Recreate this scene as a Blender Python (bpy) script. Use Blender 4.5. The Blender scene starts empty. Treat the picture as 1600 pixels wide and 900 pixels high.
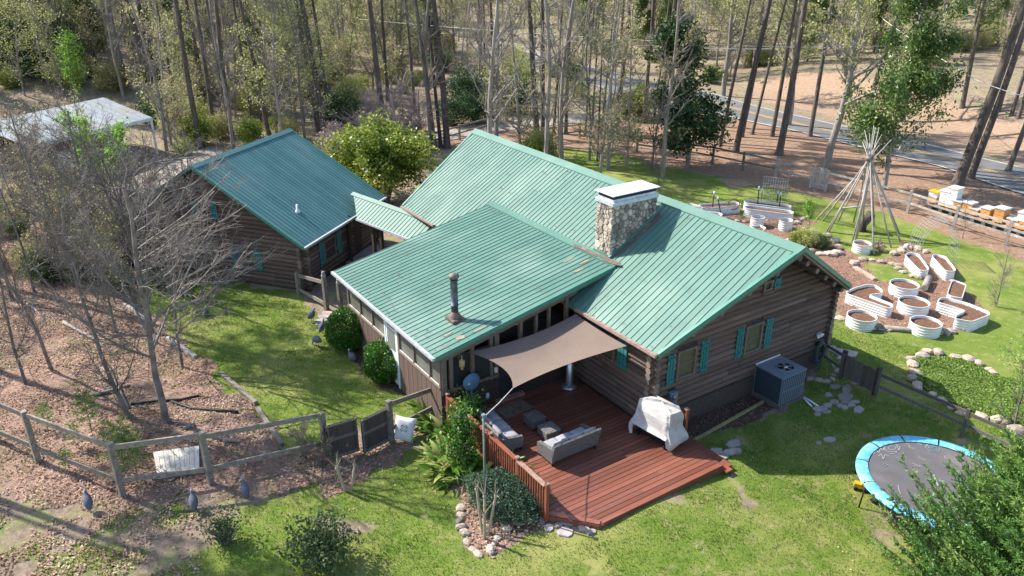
import bpy, math, random
import numpy as np
from mathutils import Vector, Matrix
R = math.radians
random.seed(7); rng = np.random.default_rng(7)
S = bpy.context.scene
COL = S.collection
# ------------------------------------------------------------------ camera, sky, sun, exposure
CAMH, FPX, PITCH, YAW = 14.0, 1228.0, 0.419, -0.987
cam = bpy.data.cameras.new('camera'); cam.sensor_width = 36.0; cam.lens = 36.0*FPX/1600.0
cam.clip_end = 2000.0; cam.clip_start = 0.2
camo = bpy.data.objects.new('camera', cam); COL.objects.link(camo)
camo.location = (0, 0, CAMH); camo.rotation_euler = (math.pi/2-PITCH, 0, -YAW)
S.camera = camo
SUNV = Vector((-0.92, -0.58, 1.0)).normalized()          # towards the sun
W = bpy.data.worlds.new('World'); S.world = W; W.use_nodes = True
wn = W.node_tree; sky = wn.nodes.new('ShaderNodeTexSky'); sky.sky_type = 'NISHITA'; sky.sun_disc = False
sky.sun_elevation = math.asin(SUNV.z); sky.sun_rotation = math.atan2(SUNV.x, SUNV.y)
sky.altitude = 200; sky.air_density = 1.0; sky.dust_density = 1.0
bg = wn.nodes['Background']; bg.inputs[1].default_value = 0.15
wn.links.new(sky.outputs[0], bg.inputs[0])
sl = bpy.data.lights.new('sun', 'SUN'); sl.energy = 4.6; sl.angle = R(0.5); sl.color = (1, .95, .86)
so = bpy.data.objects.new('sun', sl); COL.objects.link(so); so.rotation_euler = SUNV.to_track_quat('Z', 'Y').to_euler()
so.location = (-40, -25, 40)
S.view_settings.view_transform = 'Standard'; S.view_settings.look = 'None'
S.view_settings.exposure = 1.1; S.view_settings.gamma = 1.0
S.render.engine = 'CYCLES'
S.cycles.max_bounces = 6; S.cycles.transparent_max_bounces = 8

# ------------------------------------------------------------------ terrain height and pixel-to-ground helper
def sstep(a, b, x):
    t = np.clip((x-a)/(b-a), 0, 1); return t*t*(3-2*t)
def roadc(x):                                             # y of the road's centre line at x
    return np.interp(x, [-130, -100, -88, -75, -60, -45, -32, -18, 0], [72, 66, 61, 59.5, 58.2, 56.9, 55.7, 51.4, 44])
def hgt(x, y):
    x = np.asarray(x, float); y = np.asarray(y, float)
    h = 0.05*np.sin(x*.55+1)*np.cos(y*.43)*sstep(0, 6, np.hypot((x+22)/1.0, (y-16)/1.0)-16)
    h = h + 0.30*np.exp(-(((x+12)/3.6)**2+((y-12)/3.8)**2))
    d = y-roadc(x)
    h = h + sstep(6, 16, d)*1.6*sstep(-70, -45, x) + np.clip(d-8, 0, 400)*.045
    h = h + np.clip(-x-78, 0, 400)*.05*sstep(75, 40, y) + 1.6*sstep(70, 84, -x)*sstep(26, 10, y)
    return h
CD = np.array([math.sin(YAW)*math.cos(PITCH), math.cos(YAW)*math.cos(PITCH), -math.sin(PITCH)])
CR = np.array([math.cos(YAW), -math.sin(YAW), 0]); CU = np.cross(CR, CD)
def at(px, py, dz=0.0):
    q = CD+CR*(px-800)/FPX-CU*(py-450)/FPX
    z = 0.0
    for _ in range(25):
        t = (z+dz-CAMH)/q[2]; t = min(t, 260/np.hypot(q[0], q[1])); p = np.array([0, 0, CAMH])+q*t
        z = .5*z+.5*float(hgt(p[0], p[1]))
    return Vector((p[0], p[1], float(hgt(p[0], p[1]))))
def hz(x, y): return float(hgt(x, y))

# ------------------------------------------------------------------ mesh building helpers
class MB:
    def __init__(s): s.v = []; s.f = []; s.n = 0; s.sm = []
    def add(s, v, f, smooth=False):
        v = np.asarray(v, float).reshape(-1, 3); s.v.append(v)
        for q in f: s.f.append(tuple(i+s.n for i in q)); s.sm.append(smooth)
        s.n += len(v); return s
    def box(s, c, d, rot=None):
        c = np.array(c, float); d = np.array(d, float)/2
        v = np.array([[x, y, z] for x in (-1, 1) for y in (-1, 1) for z in (-1, 1)])*d
        if rot is not None:
            m = np.array(rot if not isinstance(rot, (int, float)) else Matrix.Rotation(rot, 3, 'Z')); v = v@m.T
        return s.add(v+c, [(0, 1, 3, 2), (4, 6, 7, 5), (0, 4, 5, 1), (2, 3, 7, 6), (0, 2, 6, 4), (1, 5, 7, 3)])
    def beam(s, a, b, w, h, up=(0, 0, 1)):
        a = Vector(a); b = Vector(b); d = (b-a); L = d.length; d.normalize(); u = Vector(up)
        r = d.cross(u).normalized(); u = r.cross(d)
        v = [a+r*(sx*w/2)+u*(sz*h/2)+d*(L*k) for k in (0, 1) for sx in (-1, 1) for sz in (-1, 1)]
        return s.add([list(q) for q in v], [(0, 1, 3, 2), (4, 6, 7, 5), (0, 4, 5, 1), (2, 3, 7, 6), (0, 2, 6, 4), (1, 5, 7, 3)])
    def tube(s, pts, rad, n=8, cap=True, smooth=True):
        pts = [Vector(p) for p in pts]; k = len(pts)
        if isinstance(rad, (int, float)): rad = [rad]*k
        ref = Vector((0.13, 0.31, 1)); vs = []
        for i, p in enumerate(pts):
            d = (pts[min(i+1, k-1)]-pts[max(i-1, 0)]).normalized()
            if abs(d.dot(ref.normalized())) > .93: ref = Vector((1, .2, .1))
            a = d.cross(ref).normalized(); b = d.cross(a)
            for j in range(n):
                t = 2*math.pi*j/n; vs.append(list(p+(a*math.cos(t)+b*math.sin(t))*rad[i]))
        f = [(i*n+j, i*n+(j+1) % n, (i+1)*n+(j+1) % n, (i+1)*n+j) for i in range(k-1) for j in range(n)]
        s.add(vs, f, smooth)
        if cap:
            s.f.append(tuple(s.n-n*k+j for j in range(n))[::-1]); s.f.append(tuple(s.n-n+j for j in range(n))); s.sm += [False, False]
        return s
    def lathe(s, c, prof, n=16, smooth=True, cap=True):
        c = np.array(c, float); vs = []
        for r, z in prof:
            for j in range(n):
                t = 2*math.pi*j/n; vs.append(c+[r*math.cos(t), r*math.sin(t), z])
        k = len(prof)
        s.add(vs, [(i*n+j, i*n+(j+1) % n, (i+1)*n+(j+1) % n, (i+1)*n+j) for i in range(k-1) for j in range(n)], smooth)
        if cap: s.f.append(tuple(s.n-n+j for j in range(n))); s.sm.append(False)
        return s
    def prism(s, poly, z0, z1):
        n = len(poly); v = [(p[0], p[1], z0) for p in poly]+[(p[0], p[1], z1) for p in poly]
        return s.add(v, [tuple(range(n))[::-1], tuple(range(n, 2*n))]+[(i, (i+1) % n, n+(i+1) % n, n+i) for i in range(n)])
    def slab(s, poly3, down):
        n = len(poly3); P = [Vector(p) for p in poly3]; d = Vector(down)
        v = [list(p) for p in P]+[list(p+d) for p in P]
        return s.add(v, [tuple(range(n)), tuple(range(n, 2*n))[::-1]]+[(i, n+i, n+(i+1) % n, (i+1) % n) for i in range(n)])
    def mesh(s, name, mat, off=(0, 0, 0)):
        v = np.concatenate(s.v)-np.array(off) if s.v else np.zeros((0, 3))
        me = bpy.data.meshes.new(name); me.from_pydata(v.tolist(), [], s.f)
        me.polygons.foreach_set('use_smooth', s.sm)
        if mat: me.materials.append(mat)
        me.update(); return me
def rootloc(p):
    o = Vector((0, 0, 0))
    while p is not None: o += p.location; p = p.parent
    return o
def link(name, me, parent=None, loc=None):
    o = bpy.data.objects.new(name, me); COL.objects.link(o)
    if parent is not None: o.parent = parent
    if loc is not None: o.location = loc
    return o
def obj(name, mb, mat, parent=None, local=False):          # geometry given in world coordinates unless local
    off = (0, 0, 0) if (local or parent is None) else tuple(rootloc(parent))
    return link(name, mb.mesh(name, mat, off), parent)
def piece(name, me, parent, loc=(0, 0, 0), rot=None, sc=None, local=False):
    o = bpy.data.objects.new(name, me); COL.objects.link(o); o.parent = parent
    l = Vector(loc)-(Vector((0, 0, 0)) if local or parent is None else rootloc(parent)); o.location = l
    if rot is not None: o.rotation_euler = rot
    if sc is not None: o.scale = sc
    return o
def tag(o, label=None, cat=None, group=None, kind=None):
    if label: o['label'] = label
    if cat: o['category'] = cat
    if group: o['group'] = group
    if kind: o['kind'] = kind
    return o
def thing(name, label, cat, loc=(0, 0, 0), rz=0.0, group=None):
    o = bpy.data.objects.new(name, None); COL.objects.link(o); o.empty_display_size = .2
    o.location = loc; o.rotation_euler = (0, 0, rz); return tag(o, label, cat, group)
def copy_tree(o, parent=None):
    c = o.copy(); COL.objects.link(c)
    if parent is not None: c.parent = parent
    for ch in list(o.children): copy_tree(ch, c)
    return c
def fast_mesh(name, V, Fq, mat, k=3, colors=None, smooth=False):
    V = np.ascontiguousarray(V, np.float32).reshape(-1, 3); Fq = np.ascontiguousarray(Fq, np.int32).reshape(-1, k)
    me = bpy.data.meshes.new(name); me.vertices.add(len(V)); me.vertices.foreach_set('co', V.ravel())
    me.loops.add(Fq.size); me.loops.foreach_set('vertex_index', Fq.ravel())
    me.polygons.add(len(Fq)); me.polygons.foreach_set('loop_start', np.arange(0, Fq.size, k, dtype=np.int32))
    if smooth: me.polygons.foreach_set('use_smooth', np.ones(len(Fq), bool))
    me.update(calc_edges=True)
    if colors is not None:
        for nm, c in colors.items():
            a = me.attributes.new(nm, 'FLOAT_COLOR', 'POINT'); a.data.foreach_set('color', np.ascontiguousarray(c, np.float32).ravel())
    me.materials.append(mat); return me

# ------------------------------------------------------------------ materials
def nodes(name):
    m = bpy.data.materials.new(name); m.use_nodes = True; nt = m.node_tree; b = nt.nodes['Principled BSDF']
    return m, nt, b
def NN(nt, t, **kw):
    n = nt.nodes.new(t)
    for k, v in kw.items(): setattr(n, k, v)
    return n
def mixc(nt, fac, a, b, bt='MIX'):
    n = nt.nodes.new('ShaderNodeMix'); n.data_type = 'RGBA'; n.blend_type = bt
    for i, v in ((0, fac), (6, a), (7, b)):
        if hasattr(v, 'is_output') or hasattr(v, 'links'): nt.links.new(v, n.inputs[i])
        elif isinstance(v, (int, float)): n.inputs[i].default_value = v
        else: n.inputs[i].default_value = (*v[:3], 1)
    return n.outputs[2]
def noise(nt, scale, detail=4, vec=None, rough=.6):
    n = NN(nt, 'ShaderNodeTexNoise'); n.inputs['Scale'].default_value = scale; n.inputs['Detail'].default_value = detail
    n.inputs['Roughness'].default_value = rough
    if vec is not None: nt.links.new(vec, n.inputs['Vector'])
    return n.outputs['Fac']
def ramp(nt, fac, stops):
    n = NN(nt, 'ShaderNodeValToRGB'); e = n.color_ramp.elements
    while len(e) < len(stops): e.new(.5)
    for i, (p, c) in enumerate(stops): e[i].position = p; e[i].color = (*c[:3], 1) if not isinstance(c, (int, float)) else (c, c, c, 1)
    nt.links.new(fac, n.inputs[0]); return n.outputs[0]
def M(name, c1, c2=None, rough=.8, scale=6, bump=.3, bdist=.01, metal=0, rnd=.0, stretch=None, c3=None, spec=.3, fine=None, lo=.35, hi=.65, trans=0, cont=False):
    m, nt, b = nodes(name); c2 = c2 or tuple(x*.7 for x in c1)
    tc = NN(nt, 'ShaderNodeTexCoord'); vec = tc.outputs['Object']
    if stretch:
        mp = NN(nt, 'ShaderNodeMapping'); mp.inputs['Scale'].default_value = stretch; nt.links.new(vec, mp.inputs[0]); vec = mp.outputs[0]
    oi = NN(nt, 'ShaderNodeObjectInfo')
    if rnd and not cont:
        va = NN(nt, 'ShaderNodeVectorMath', operation='ADD'); nt.links.new(vec, va.inputs[0])
        sc = NN(nt, 'ShaderNodeVectorMath', operation='SCALE'); nt.links.new(oi.outputs['Random'], sc.inputs[3]); sc.inputs[0].default_value = (37, 91, 53)
        nt.links.new(sc.outputs[0], va.inputs[1]); vec = va.outputs[0]
    f = noise(nt, scale, 5, vec)
    col = ramp(nt, f, [(lo, c1), (hi, c2)])
    if c3: col = mixc(nt, ramp(nt, noise(nt, scale*.31, 3, vec), [(.52, 0), (.68, 1)]), col, c3)
    if rnd:
        hs = NN(nt, 'ShaderNodeHueSaturation'); nt.links.new(col, hs.inputs['Color'])
        mr = NN(nt, 'ShaderNodeMapRange'); nt.links.new(oi.outputs['Random'], mr.inputs[0]); mr.inputs[3].default_value = 1-rnd; mr.inputs[4].default_value = 1+rnd
        nt.links.new(mr.outputs[0], hs.inputs['Value']); col = hs.outputs[0]
    nt.links.new(col, b.inputs['Base Color']); b.inputs['Roughness'].default_value = rough; b.inputs['Metallic'].default_value = metal
    b.inputs['Specular IOR Level'].default_value = spec
    if bump:
        bp = NN(nt, 'ShaderNodeBump'); bp.inputs['Strength'].default_value = bump; bp.inputs['Distance'].default_value = bdist
        nt.links.new(noise(nt, fine or scale*4, 4, vec), bp.inputs['Height']); nt.links.new(bp.outputs[0], b.inputs['Normal'])
    if trans:
        tr = NN(nt, 'ShaderNodeBsdfTranslucent'); nt.links.new(col, tr.inputs[0]); mx = NN(nt, 'ShaderNodeMixShader'); mx.inputs[0].default_value = trans
        out = nt.nodes['Material Output']; nt.links.new(b.outputs[0], mx.inputs[1]); nt.links.new(tr.outputs[0], mx.inputs[2]); nt.links.new(mx.outputs[0], out.inputs[0])
    return m
def leafmat(name, stops, rough=.55, trans=.3, val=.25):     # colour varies from leaf to leaf through the vertex colour 'tone'
    m, nt, b = nodes(name)
    a = NN(nt, 'ShaderNodeAttribute', attribute_name='tone'); oi = NN(nt, 'ShaderNodeObjectInfo')
    col = ramp(nt, a.outputs['Fac'], stops)
    hs = NN(nt, 'ShaderNodeHueSaturation'); nt.links.new(col, hs.inputs['Color'])
    mr = NN(nt, 'ShaderNodeMapRange'); nt.links.new(oi.outputs['Random'], mr.inputs[0]); mr.inputs[3].default_value = 1-val; mr.inputs[4].default_value = 1+val
    nt.links.new(mr.outputs[0], hs.inputs['Value']); col = hs.outputs[0]
    nt.links.new(col, b.inputs['Base Color']); b.inputs['Roughness'].default_value = rough; b.inputs['Specular IOR Level'].default_value = .3
    tr = NN(nt, 'ShaderNodeBsdfTranslucent'); nt.links.new(col, tr.inputs[0]); mx = NN(nt, 'ShaderNodeMixShader'); mx.inputs[0].default_value = trans
    out = nt.nodes['Material Output']; nt.links.new(b.outputs[0], mx.inputs[1]); nt.links.new(tr.outputs[0], mx.inputs[2]); nt.links.new(mx.outputs[0], out.inputs[0])
    return m
roofm = M('green_roof_metal', (.075, .165, .13), (.097, .19, .15), rough=.5, scale=.9, bump=.12, rnd=.09, spec=.3, c3=(.15, .245, .195), cont=True, fine=2.5)
roofm2 = M('teal_roof_metal', (.06, .155, .155), (.078, .18, .178), rough=.45, scale=.9, bump=.12, rnd=.1, spec=.4, c3=(.10, .19, .19), cont=True, fine=2.5)
trimm = M('green_trim', (.055, .19, .14), (.07, .215, .16), rough=.45, scale=3, bump=.05, spec=.5)
ribshade = M('roof_rib_shade', (.03, .10, .08), (.04, .12, .095), rough=.4, scale=2, bump=0, spec=.5)  # dark green put on one flank of each rib as its shade line
logm = M('log_stain', (.165, .105, .082), (.085, .056, .046), rough=.8, scale=3, stretch=(1, 6, 6), bump=.6, rnd=.28, c3=(.20, .155, .125))
logend = M('log_end_grain', (.22, .17, .13), (.12, .09, .07), rough=.85, scale=20, rnd=.3)
darkwood = M('dark_stained_wood', (.07, .048, .038), (.04, .03, .026), rough=.75, scale=8, rnd=.15)
found = M('foundation_boards', (.085, .065, .055), (.06, .047, .042), rough=.85, scale=9)
siding = M('brown_siding', (.15, .10, .08), (.105, .07, .058), rough=.8, scale=7, stretch=(4, 4, .6), rnd=.1)
teal = M('teal_paint', (.04, .20, .195), (.028, .145, .145), rough=.6, scale=10, rnd=.12)
framem = M('window_frame_paint', (.19, .145, .115), (.13, .10, .08), rough=.7, scale=9)
whitep = M('white_paint', (.72, .74, .76), (.6, .62, .65), rough=.6, scale=4, bump=.1)
gutter = M('brown_gutter', (.36, .26, .22), (.22, .15, .12), rough=.5, scale=6)
ggut = M('grey_gutter', (.42, .44, .46), (.3, .31, .33), rough=.5, scale=6)
deckm = M('red_deck_stain', (.225, .082, .050), (.155, .055, .037), rough=.36, scale=2.5, stretch=(5, .6, 5), bump=.25, rnd=.24, spec=.4, c3=(.19, .09, .07))
railm = M('red_rail_stain', (.26, .085, .045), (.2, .06, .035), rough=.6, scale=5, rnd=.1)
caprail = M('weathered_rail', (.34, .22, .17), (.22, .11, .08), rough=.75, scale=6, rnd=.1)
fence = M('weathered_fence_wood', (.27, .235, .195), (.15, .125, .10), rough=.9, scale=5, stretch=(1.5, 1.5, 1.5), bump=.6, rnd=.2, c3=(.2, .19, .14))
fence2 = M('pale_fence_wood', (.45, .41, .37), (.28, .25, .22), rough=.9, scale=5, bump=.5, rnd=.15)
gatem = M('dark_gate_boards', (.085, .068, .06), (.05, .04, .038), rough=.85, scale=6, stretch=(5, 5, .6), rnd=.15)
oldgrey = M('old_grey_boards', (.15, .13, .115), (.085, .075, .068), rough=.9, scale=6, stretch=(5, 5, .6), rnd=.25)
galv = M('galvanised_white_metal', (.74, .74, .72), (.64, .64, .62), rough=.45, scale=4, bump=.05, spec=.5)
mulch = M('bed_mulch', (.20, .10, .06), (.10, .055, .035), rough=.95, scale=28, bump=1, bdist=.03, c3=(.26, .15, .09))
metalm = M('galvanised_steel', (.55, .57, .6), (.42, .44, .47), rough=.35, scale=5, metal=.8, bump=.05)
blackm = M('black_plastic', (.018, .018, .02), (.012, .012, .014), rough=.5, scale=8)
stonem = M('fieldstone', (.46, .38, .31), (.30, .24, .19), rough=.9, scale=9, bump=.7, bdist=.02, rnd=.3, c3=(.42, .31, .22))
flagm = M('flagstone_grey', (.36, .31, .29), (.27, .235, .22), rough=.9, scale=5, bump=.4, rnd=.22, c3=(.42, .33, .26))
chimst = M('chimney_stone', (.46, .40, .33), (.29, .25, .21), rough=.9, scale=7, bump=.8, bdist=.02, rnd=.5, c3=(.30, .22, .15))
mortar = M('mortar', (.34, .31, .27), (.25, .225, .2), rough=.95, scale=30, bump=.6)
leadm = M('chimney_cap_metal', (.62, .66, .70), (.42, .46, .52), rough=.4, scale=7, metal=.3, bump=.1)
sailm = M('shade_sail_fabric', (.24, .18, .145), (.215, .16, .13), rough=.9, scale=2, bump=.15, trans=.25)
wick = M('grey_wicker', (.21, .20, .19), (.05, .048, .046), rough=.75, scale=22, stretch=(1, 1, 3), bump=1, bdist=.01, rnd=.08)
cush = M('pale_cushion', (.32, .315, .34), (.26, .26, .285), rough=.95, scale=5, bump=.2)
coverm = M('grill_cover_cloth', (.50, .47, .44), (.38, .355, .34), rough=.85, scale=4, bump=.5, bdist=.03, fine=9)
acm = M('ac_grey_enamel', (.19, .225, .27), (.16, .19, .235), rough=.5, scale=3, bump=.05, spec=.5)
acdark = M('ac_dark_panel', (.035, .055, .07), (.028, .045, .058), rough=.55, scale=3, bump=.05)
bluep = M('blue_vinyl_pad', (.07, .34, .56), (.20, .50, .66), rough=.5, scale=7, bump=.8, bdist=.03, c3=(.30, .55, .66), fine=12)
barkp = M('pine_bark', (.165, .135, .115), (.075, .06, .052), rough=.95, scale=3.5, stretch=(2, 2, .5), bump=1, bdist=.04, rnd=.25)
barkg = M('grey_bark', (.34, .30, .26), (.19, .165, .14), rough=.95, scale=4, stretch=(2, 2, .5), bump=.8, bdist=.03, rnd=.2)
twigm = M('twig_bark', (.235, .205, .18), (.12, .10, .085), rough=.95, scale=3, bump=0, rnd=.2)
asph = M('asphalt', (.16, .155, .15), (.125, .12, .118), rough=.9, scale=1.2, bump=.4, c3=(.19, .18, .17), fine=60)
gravel = M('gravel_drive', (.36, .32, .28), (.22, .185, .155), rough=.95, scale=3, bump=.6, c3=(.25, .17, .12), fine=50)
yellowp = M('yellow_road_paint', (.62, .38, .08), rough=.8)
whitel = M('white_road_paint', (.62, .6, .57), rough=.8)
# ------------------------------------------------------------------ ground zones
def poly(pts): return np.array([[*at(*p)[:2]] for p in pts])
def inpoly(P, x, y):
    c = np.zeros(x.shape, bool); n = len(P)
    for i in range(n):
        x1, y1 = P[i]; x2, y2 = P[(i+1) % n]
        if y1 == y2: continue
        k = ((y1 > y) != (y2 > y)) & (x < (x2-x1)*(y-y1)/(y2-y1)+x1); c ^= k
    return c
def vn(x, y, s, seed=0):                                  # cheap value noise, -1..1
    r = np.random.default_rng(seed).random((256, 256)); u = x*s; v = y*s
    i = np.floor(u).astype(int); j = np.floor(v).astype(int); a = u-i; b = v-j; a = a*a*(3-2*a); b = b*b*(3-2*b)
    g = lambda p, q: r[p % 256, q % 256]
    return ((g(i, j)*(1-a)+g(i+1, j)*a)*(1-b)+(g(i, j+1)*(1-a)+g(i+1, j+1)*a)*b)*2-1
PZ = dict(
 lawn1=[(205, 470), (250, 425), (350, 430), (470, 462), (520, 478), (560, 480), (640, 560), (700, 625), (650, 650), (560, 665), (500, 690), (440, 700), (415, 655), (330, 570), (262, 515)],
 lawn2=[(800, 232), (900, 233), (985, 243), (1035, 262), (1100, 273), (1200, 292), (1290, 310), (1420, 345), (1500, 370), (1600, 408), (1760, 470), (1900, 1100), (250, 1100), (330, 870), (390, 800), (470, 770), (560, 735), (590, 700), (660, 700), (690, 740), (715, 800), (722, 860), (760, 872), (830, 840), (930, 822), (1060, 780), (1125, 728), (1085, 690), (1175, 645), (1230, 640), (1290, 560), (1240, 420), (900, 330)],
 lawn3=[(430, 715), (520, 700), (600, 700), (640, 740), (560, 760), (480, 790)],
 leaf=[(-260, 330), (100, 330), (245, 400), (232, 440), (205, 470), (262, 515), (330, 570), (415, 655), (440, 700), (520, 720), (570, 720), (480, 765), (390, 775), (250, 790), (0, 770), (-300, 700)],
 patch=[(-300, 700), (0, 770), (250, 790), (390, 775), (480, 765), (390, 800), (330, 870), (250, 1100), (-400, 1100)],
 chips=[(1070, 335), (1130, 330), (1180, 342), (1260, 338), (1275, 352), (1230, 372), (1290, 372), (1345, 398), (1400, 400), (1405, 372), (1432, 382), (1480, 398), (1500, 440), (1522, 470), (1542, 492), (1512, 517), (1400, 516), (1330, 508), (1300, 480), (1290, 440), (1200, 420), (1080, 360)],
 inlawn=[(1335, 415), (1350, 407), (1400, 412), (1430, 432), (1452, 440), (1445, 455), (1420, 446), (1370, 440)],
 soil=[(1010, 690), (1070, 645), (1170, 605), (1205, 630), (1180, 640), (1085, 690)],
 soil2=[(558, 520), (600, 525), (640, 575), (700, 620), (690, 660), (640, 620), (585, 590), (545, 545)],
 soil3=[(430, 700), (520, 690), (600, 690), (690, 640), (690, 700), (725, 860), (760, 872), (800, 850), (850, 830), (845, 780), (700, 640), (640, 690), (610, 720), (560, 740), (545, 770), (520, 780), (500, 740)],
 path=[(470, 470), (520, 430), (575, 480), (560, 500), (520, 520), (495, 500)],
 clay1=[(1260, 108), (1400, 130), (1600, 190), (1700, 210), (1700, 268), (1600, 250), (1480, 225), (1330, 190), (1180, 155), (1170, 130)],
 clay2=[(1120, 282), (1165, 280), (1180, 290), (1150, 296)], clay3=[(1330, 790), (1370, 780), (1420, 820), (1380, 860), (1340, 830)],
 clay4=[(1490, 690), (1530, 690), (1540, 706), (1510, 704)], bare1=[(1145, 745), (1165, 740), (1175, 800), (1160, 800)], bare2=[(490, 820), (520, 808), (600, 820), (520, 830)],
 needl=[(620, 195), (900, 175), (1060, 165), (1180, 190), (1290, 212), (1450, 250), (1600, 296), (1900, 390), (1760, 470), (1600, 408), (1420, 345), (1200, 292), (985, 243), (800, 232), (700, 232)],
)
PW = {k: poly(v) for k, v in PZ.items()}
def zones(x, y):
    wx = x+.35*vn(x, y, .9, 1)+.22*vn(x, y, 2.3, 2); wy = y+.35*vn(x, y, .9, 3)+.22*vn(x, y, 2.3, 4)
    I = lambda k: inpoly(PW[k], wx, wy)
    Z = dict(lawn=I('lawn1') | I('lawn2') | I('lawn3'), leaf=I('leaf'), chips=I('chips'), soil=I('soil') | I('soil2'), clay=I('clay1') | I('clay2') | I('clay3') | I('clay4'), needl=I('needl'))
    n = vn(x, y, .8, 5)+.7*vn(x, y, 2.2, 6)
    pt = I('patch') & ~Z['leaf']; Z['lawn'] |= pt & (n > -.1); Z['bare'] = (pt & (n <= -.1)) | I('bare1') | I('bare2') | (Z['lawn'] & (n+.5*vn(x, y, 5, 8) < -1.25)) | I('path')
    s3 = I('soil3'); Z['leaf'] |= s3; Z['lawn'] &= ~s3
    for k in ('leaf', 'soil', 'clay', 'bare'): Z['lawn'] &= ~Z[k] if k != 'leaf' else ~(Z['leaf'] & ~I('lawn2'))
    Z['chips'] &= ~inpoly(PW['inlawn'], wx, wy); Z['lawn'] &= ~Z['chips']; Z['lawn'] |= inpoly(PW['inlawn'], wx, wy)
    Z['leaf'] &= ~Z['lawn']
    Z = {k: v.astype(float) for k, v in Z.items()}
    q = .5+.5*vn(x, y, 1.7, 13); Z['lawn'] = np.where(pt & (Z['lawn'] > 0), .35+.5*q, Z['lawn']); Z['leaf'] = np.where(pt & (Z['leaf'] < .5), .42*q, Z['leaf']); Z['bare'] *= .38+.25*vn(x, y, 3.1, 14); c3 = I('clay3'); Z['clay'] = np.where(c3, .12, Z['clay']); Z['lawn'] = np.where(c3, .5+.25*vn(x, y, 2.4, 15), Z['lawn']); return Z
xs = np.concatenate([-np.geomspace(420, 52, 110), np.arange(-51.8, -3.9, .17), np.linspace(-3.5, 60, 30)])
ys = np.concatenate([-np.geomspace(160, 9, 60), np.arange(-8.8, 48, .17), np.geomspace(48.3, 420, 130)])
X, Y = np.meshgrid(xs, ys, indexing='ij'); x = X.ravel(); y = Y.ravel()
Zn = zones(x, y); nx, ny = len(xs), len(ys)
zz = hgt(x, y)+Zn['lawn']*.02*vn(x, y, 1.2, 9)+Zn['leaf']*.03*vn(x, y, 2, 10)+Zn['chips']*.03*vn(x, y, 6, 12)+sstep(70, 200, np.hypot(x, y))*vn(x, y, .05, 11)*1.0
idx = np.arange(nx*ny).reshape(nx, ny)
F4 = np.stack([idx[:-1, :-1], idx[1:, :-1], idx[1:, 1:], idx[:-1, 1:]], -1).reshape(-1, 4)
def blur(a):
    a = a.reshape(nx, ny); b = a.copy(); b[1:-1, 1:-1] = (a[1:-1, 1:-1]*2+a[:-2, 1:-1]+a[2:, 1:-1]+a[1:-1, :-2]+a[1:-1, 2:])/6; return b.ravel()
Zb = {k: blur(v) for k, v in Zn.items()}
c1 = np.stack([Zb['lawn'], Zb['leaf'], Zb['needl'], np.ones(len(x))], 1); c2 = np.stack([Zb['chips'], Zb['soil'], Zb['clay'], Zb['bare']], 1)
gm, nt, b = nodes('ground_cover')
tc = NN(nt, 'ShaderNodeTexCoord').outputs['Object']
A1 = NN(nt, 'ShaderNodeAttribute', attribute_name='zone_a'); A2 = NN(nt, 'ShaderNodeAttribute', attribute_name='zone_b')
s1 = NN(nt, 'ShaderNodeSeparateColor'); s2 = NN(nt, 'ShaderNodeSeparateColor'); nt.links.new(A1.outputs['Color'], s1.inputs[0]); nt.links.new(A2.outputs['Color'], s2.inputs[0])
nf = noise(nt, 9, 6, tc, .7); nm = noise(nt, 1.1, 4, tc); nl = noise(nt, .35, 3, tc); nff = noise(nt, 38, 5, tc, .75); nmid = noise(nt, 3.2, 6, tc, .75)
base = mixc(nt, ramp(nt, nf, [(.35, 0), (.65, 1)]), (.38, .285, .215), (.21, .16, .12))
base = mixc(nt, ramp(nt, nmid, [(.45, 0), (.62, .85)]), base, (.15, .115, .085)); base = mixc(nt, ramp(nt, nm, [(.5, 0), (.62, 1)]), base, (.27, .26, .12))
lawn = mixc(nt, ramp(nt, nm, [(.3, 0), (.7, 1)]), (.13, .205, .030), (.22, .27, .055))
lawn = mixc(nt, ramp(nt, nff, [(.42, 0), (.68, 1)]), lawn, (.075, .13, .02))
lawn = mixc(nt, ramp(nt, noise(nt, 2.6, 5, tc, .7), [(.52, 0), (.70, .8)]), lawn, (.33, .29, .13))
lawn = mixc(nt, ramp(nt, nl, [(.47, 0), (.62, .6)]), lawn, (.33, .31, .105))
leaf = mixc(nt, ramp(nt, nf, [(.38, 0), (.62, 1)]), (.42, .27, .20), (.21, .13, .10))
leaf = mixc(nt, ramp(nt, nff, [(.5, 0), (.66, .8)]), leaf, (.50, .37, .29))
leaf = mixc(nt, ramp(nt, nm, [(.5, 0), (.64, .6)]), leaf, (.15, .15, .055)); leaf = mixc(nt, ramp(nt, nl, [(.5, 0), (.6, .55)]), leaf, (.12, .085, .065))
need = mixc(nt, ramp(nt, nf, [(.35, 0), (.65, 1)]), (.34, .205, .135), (.22, .14, .095))
need = mixc(nt, ramp(nt, nmid, [(.5, 0), (.66, .8)]), need, (.40, .31, .22))
chips = mixc(nt, ramp(nt, nff, [(.38, 0), (.62, 1)]), (.36, .22, .16), (.15, .085, .06))
soil = mixc(nt, ramp(nt, nff, [(.4, 0), (.66, 1)]), (.085, .058, .045), (.15, .105, .08))
clay = mixc(nt, ramp(nt, nf, [(.4, 0), (.66, 1)]), (.42, .27, .175), (.36, .27, .20)); clay = mixc(nt, ramp(nt, nmid, [(.42, 0), (.6, .85)]), clay, (.27, .19, .13))
bare = mixc(nt, ramp(nt, nf, [(.4, 0), (.66, 1)]), (.34, .25, .17), (.22, .18, .09))
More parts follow.
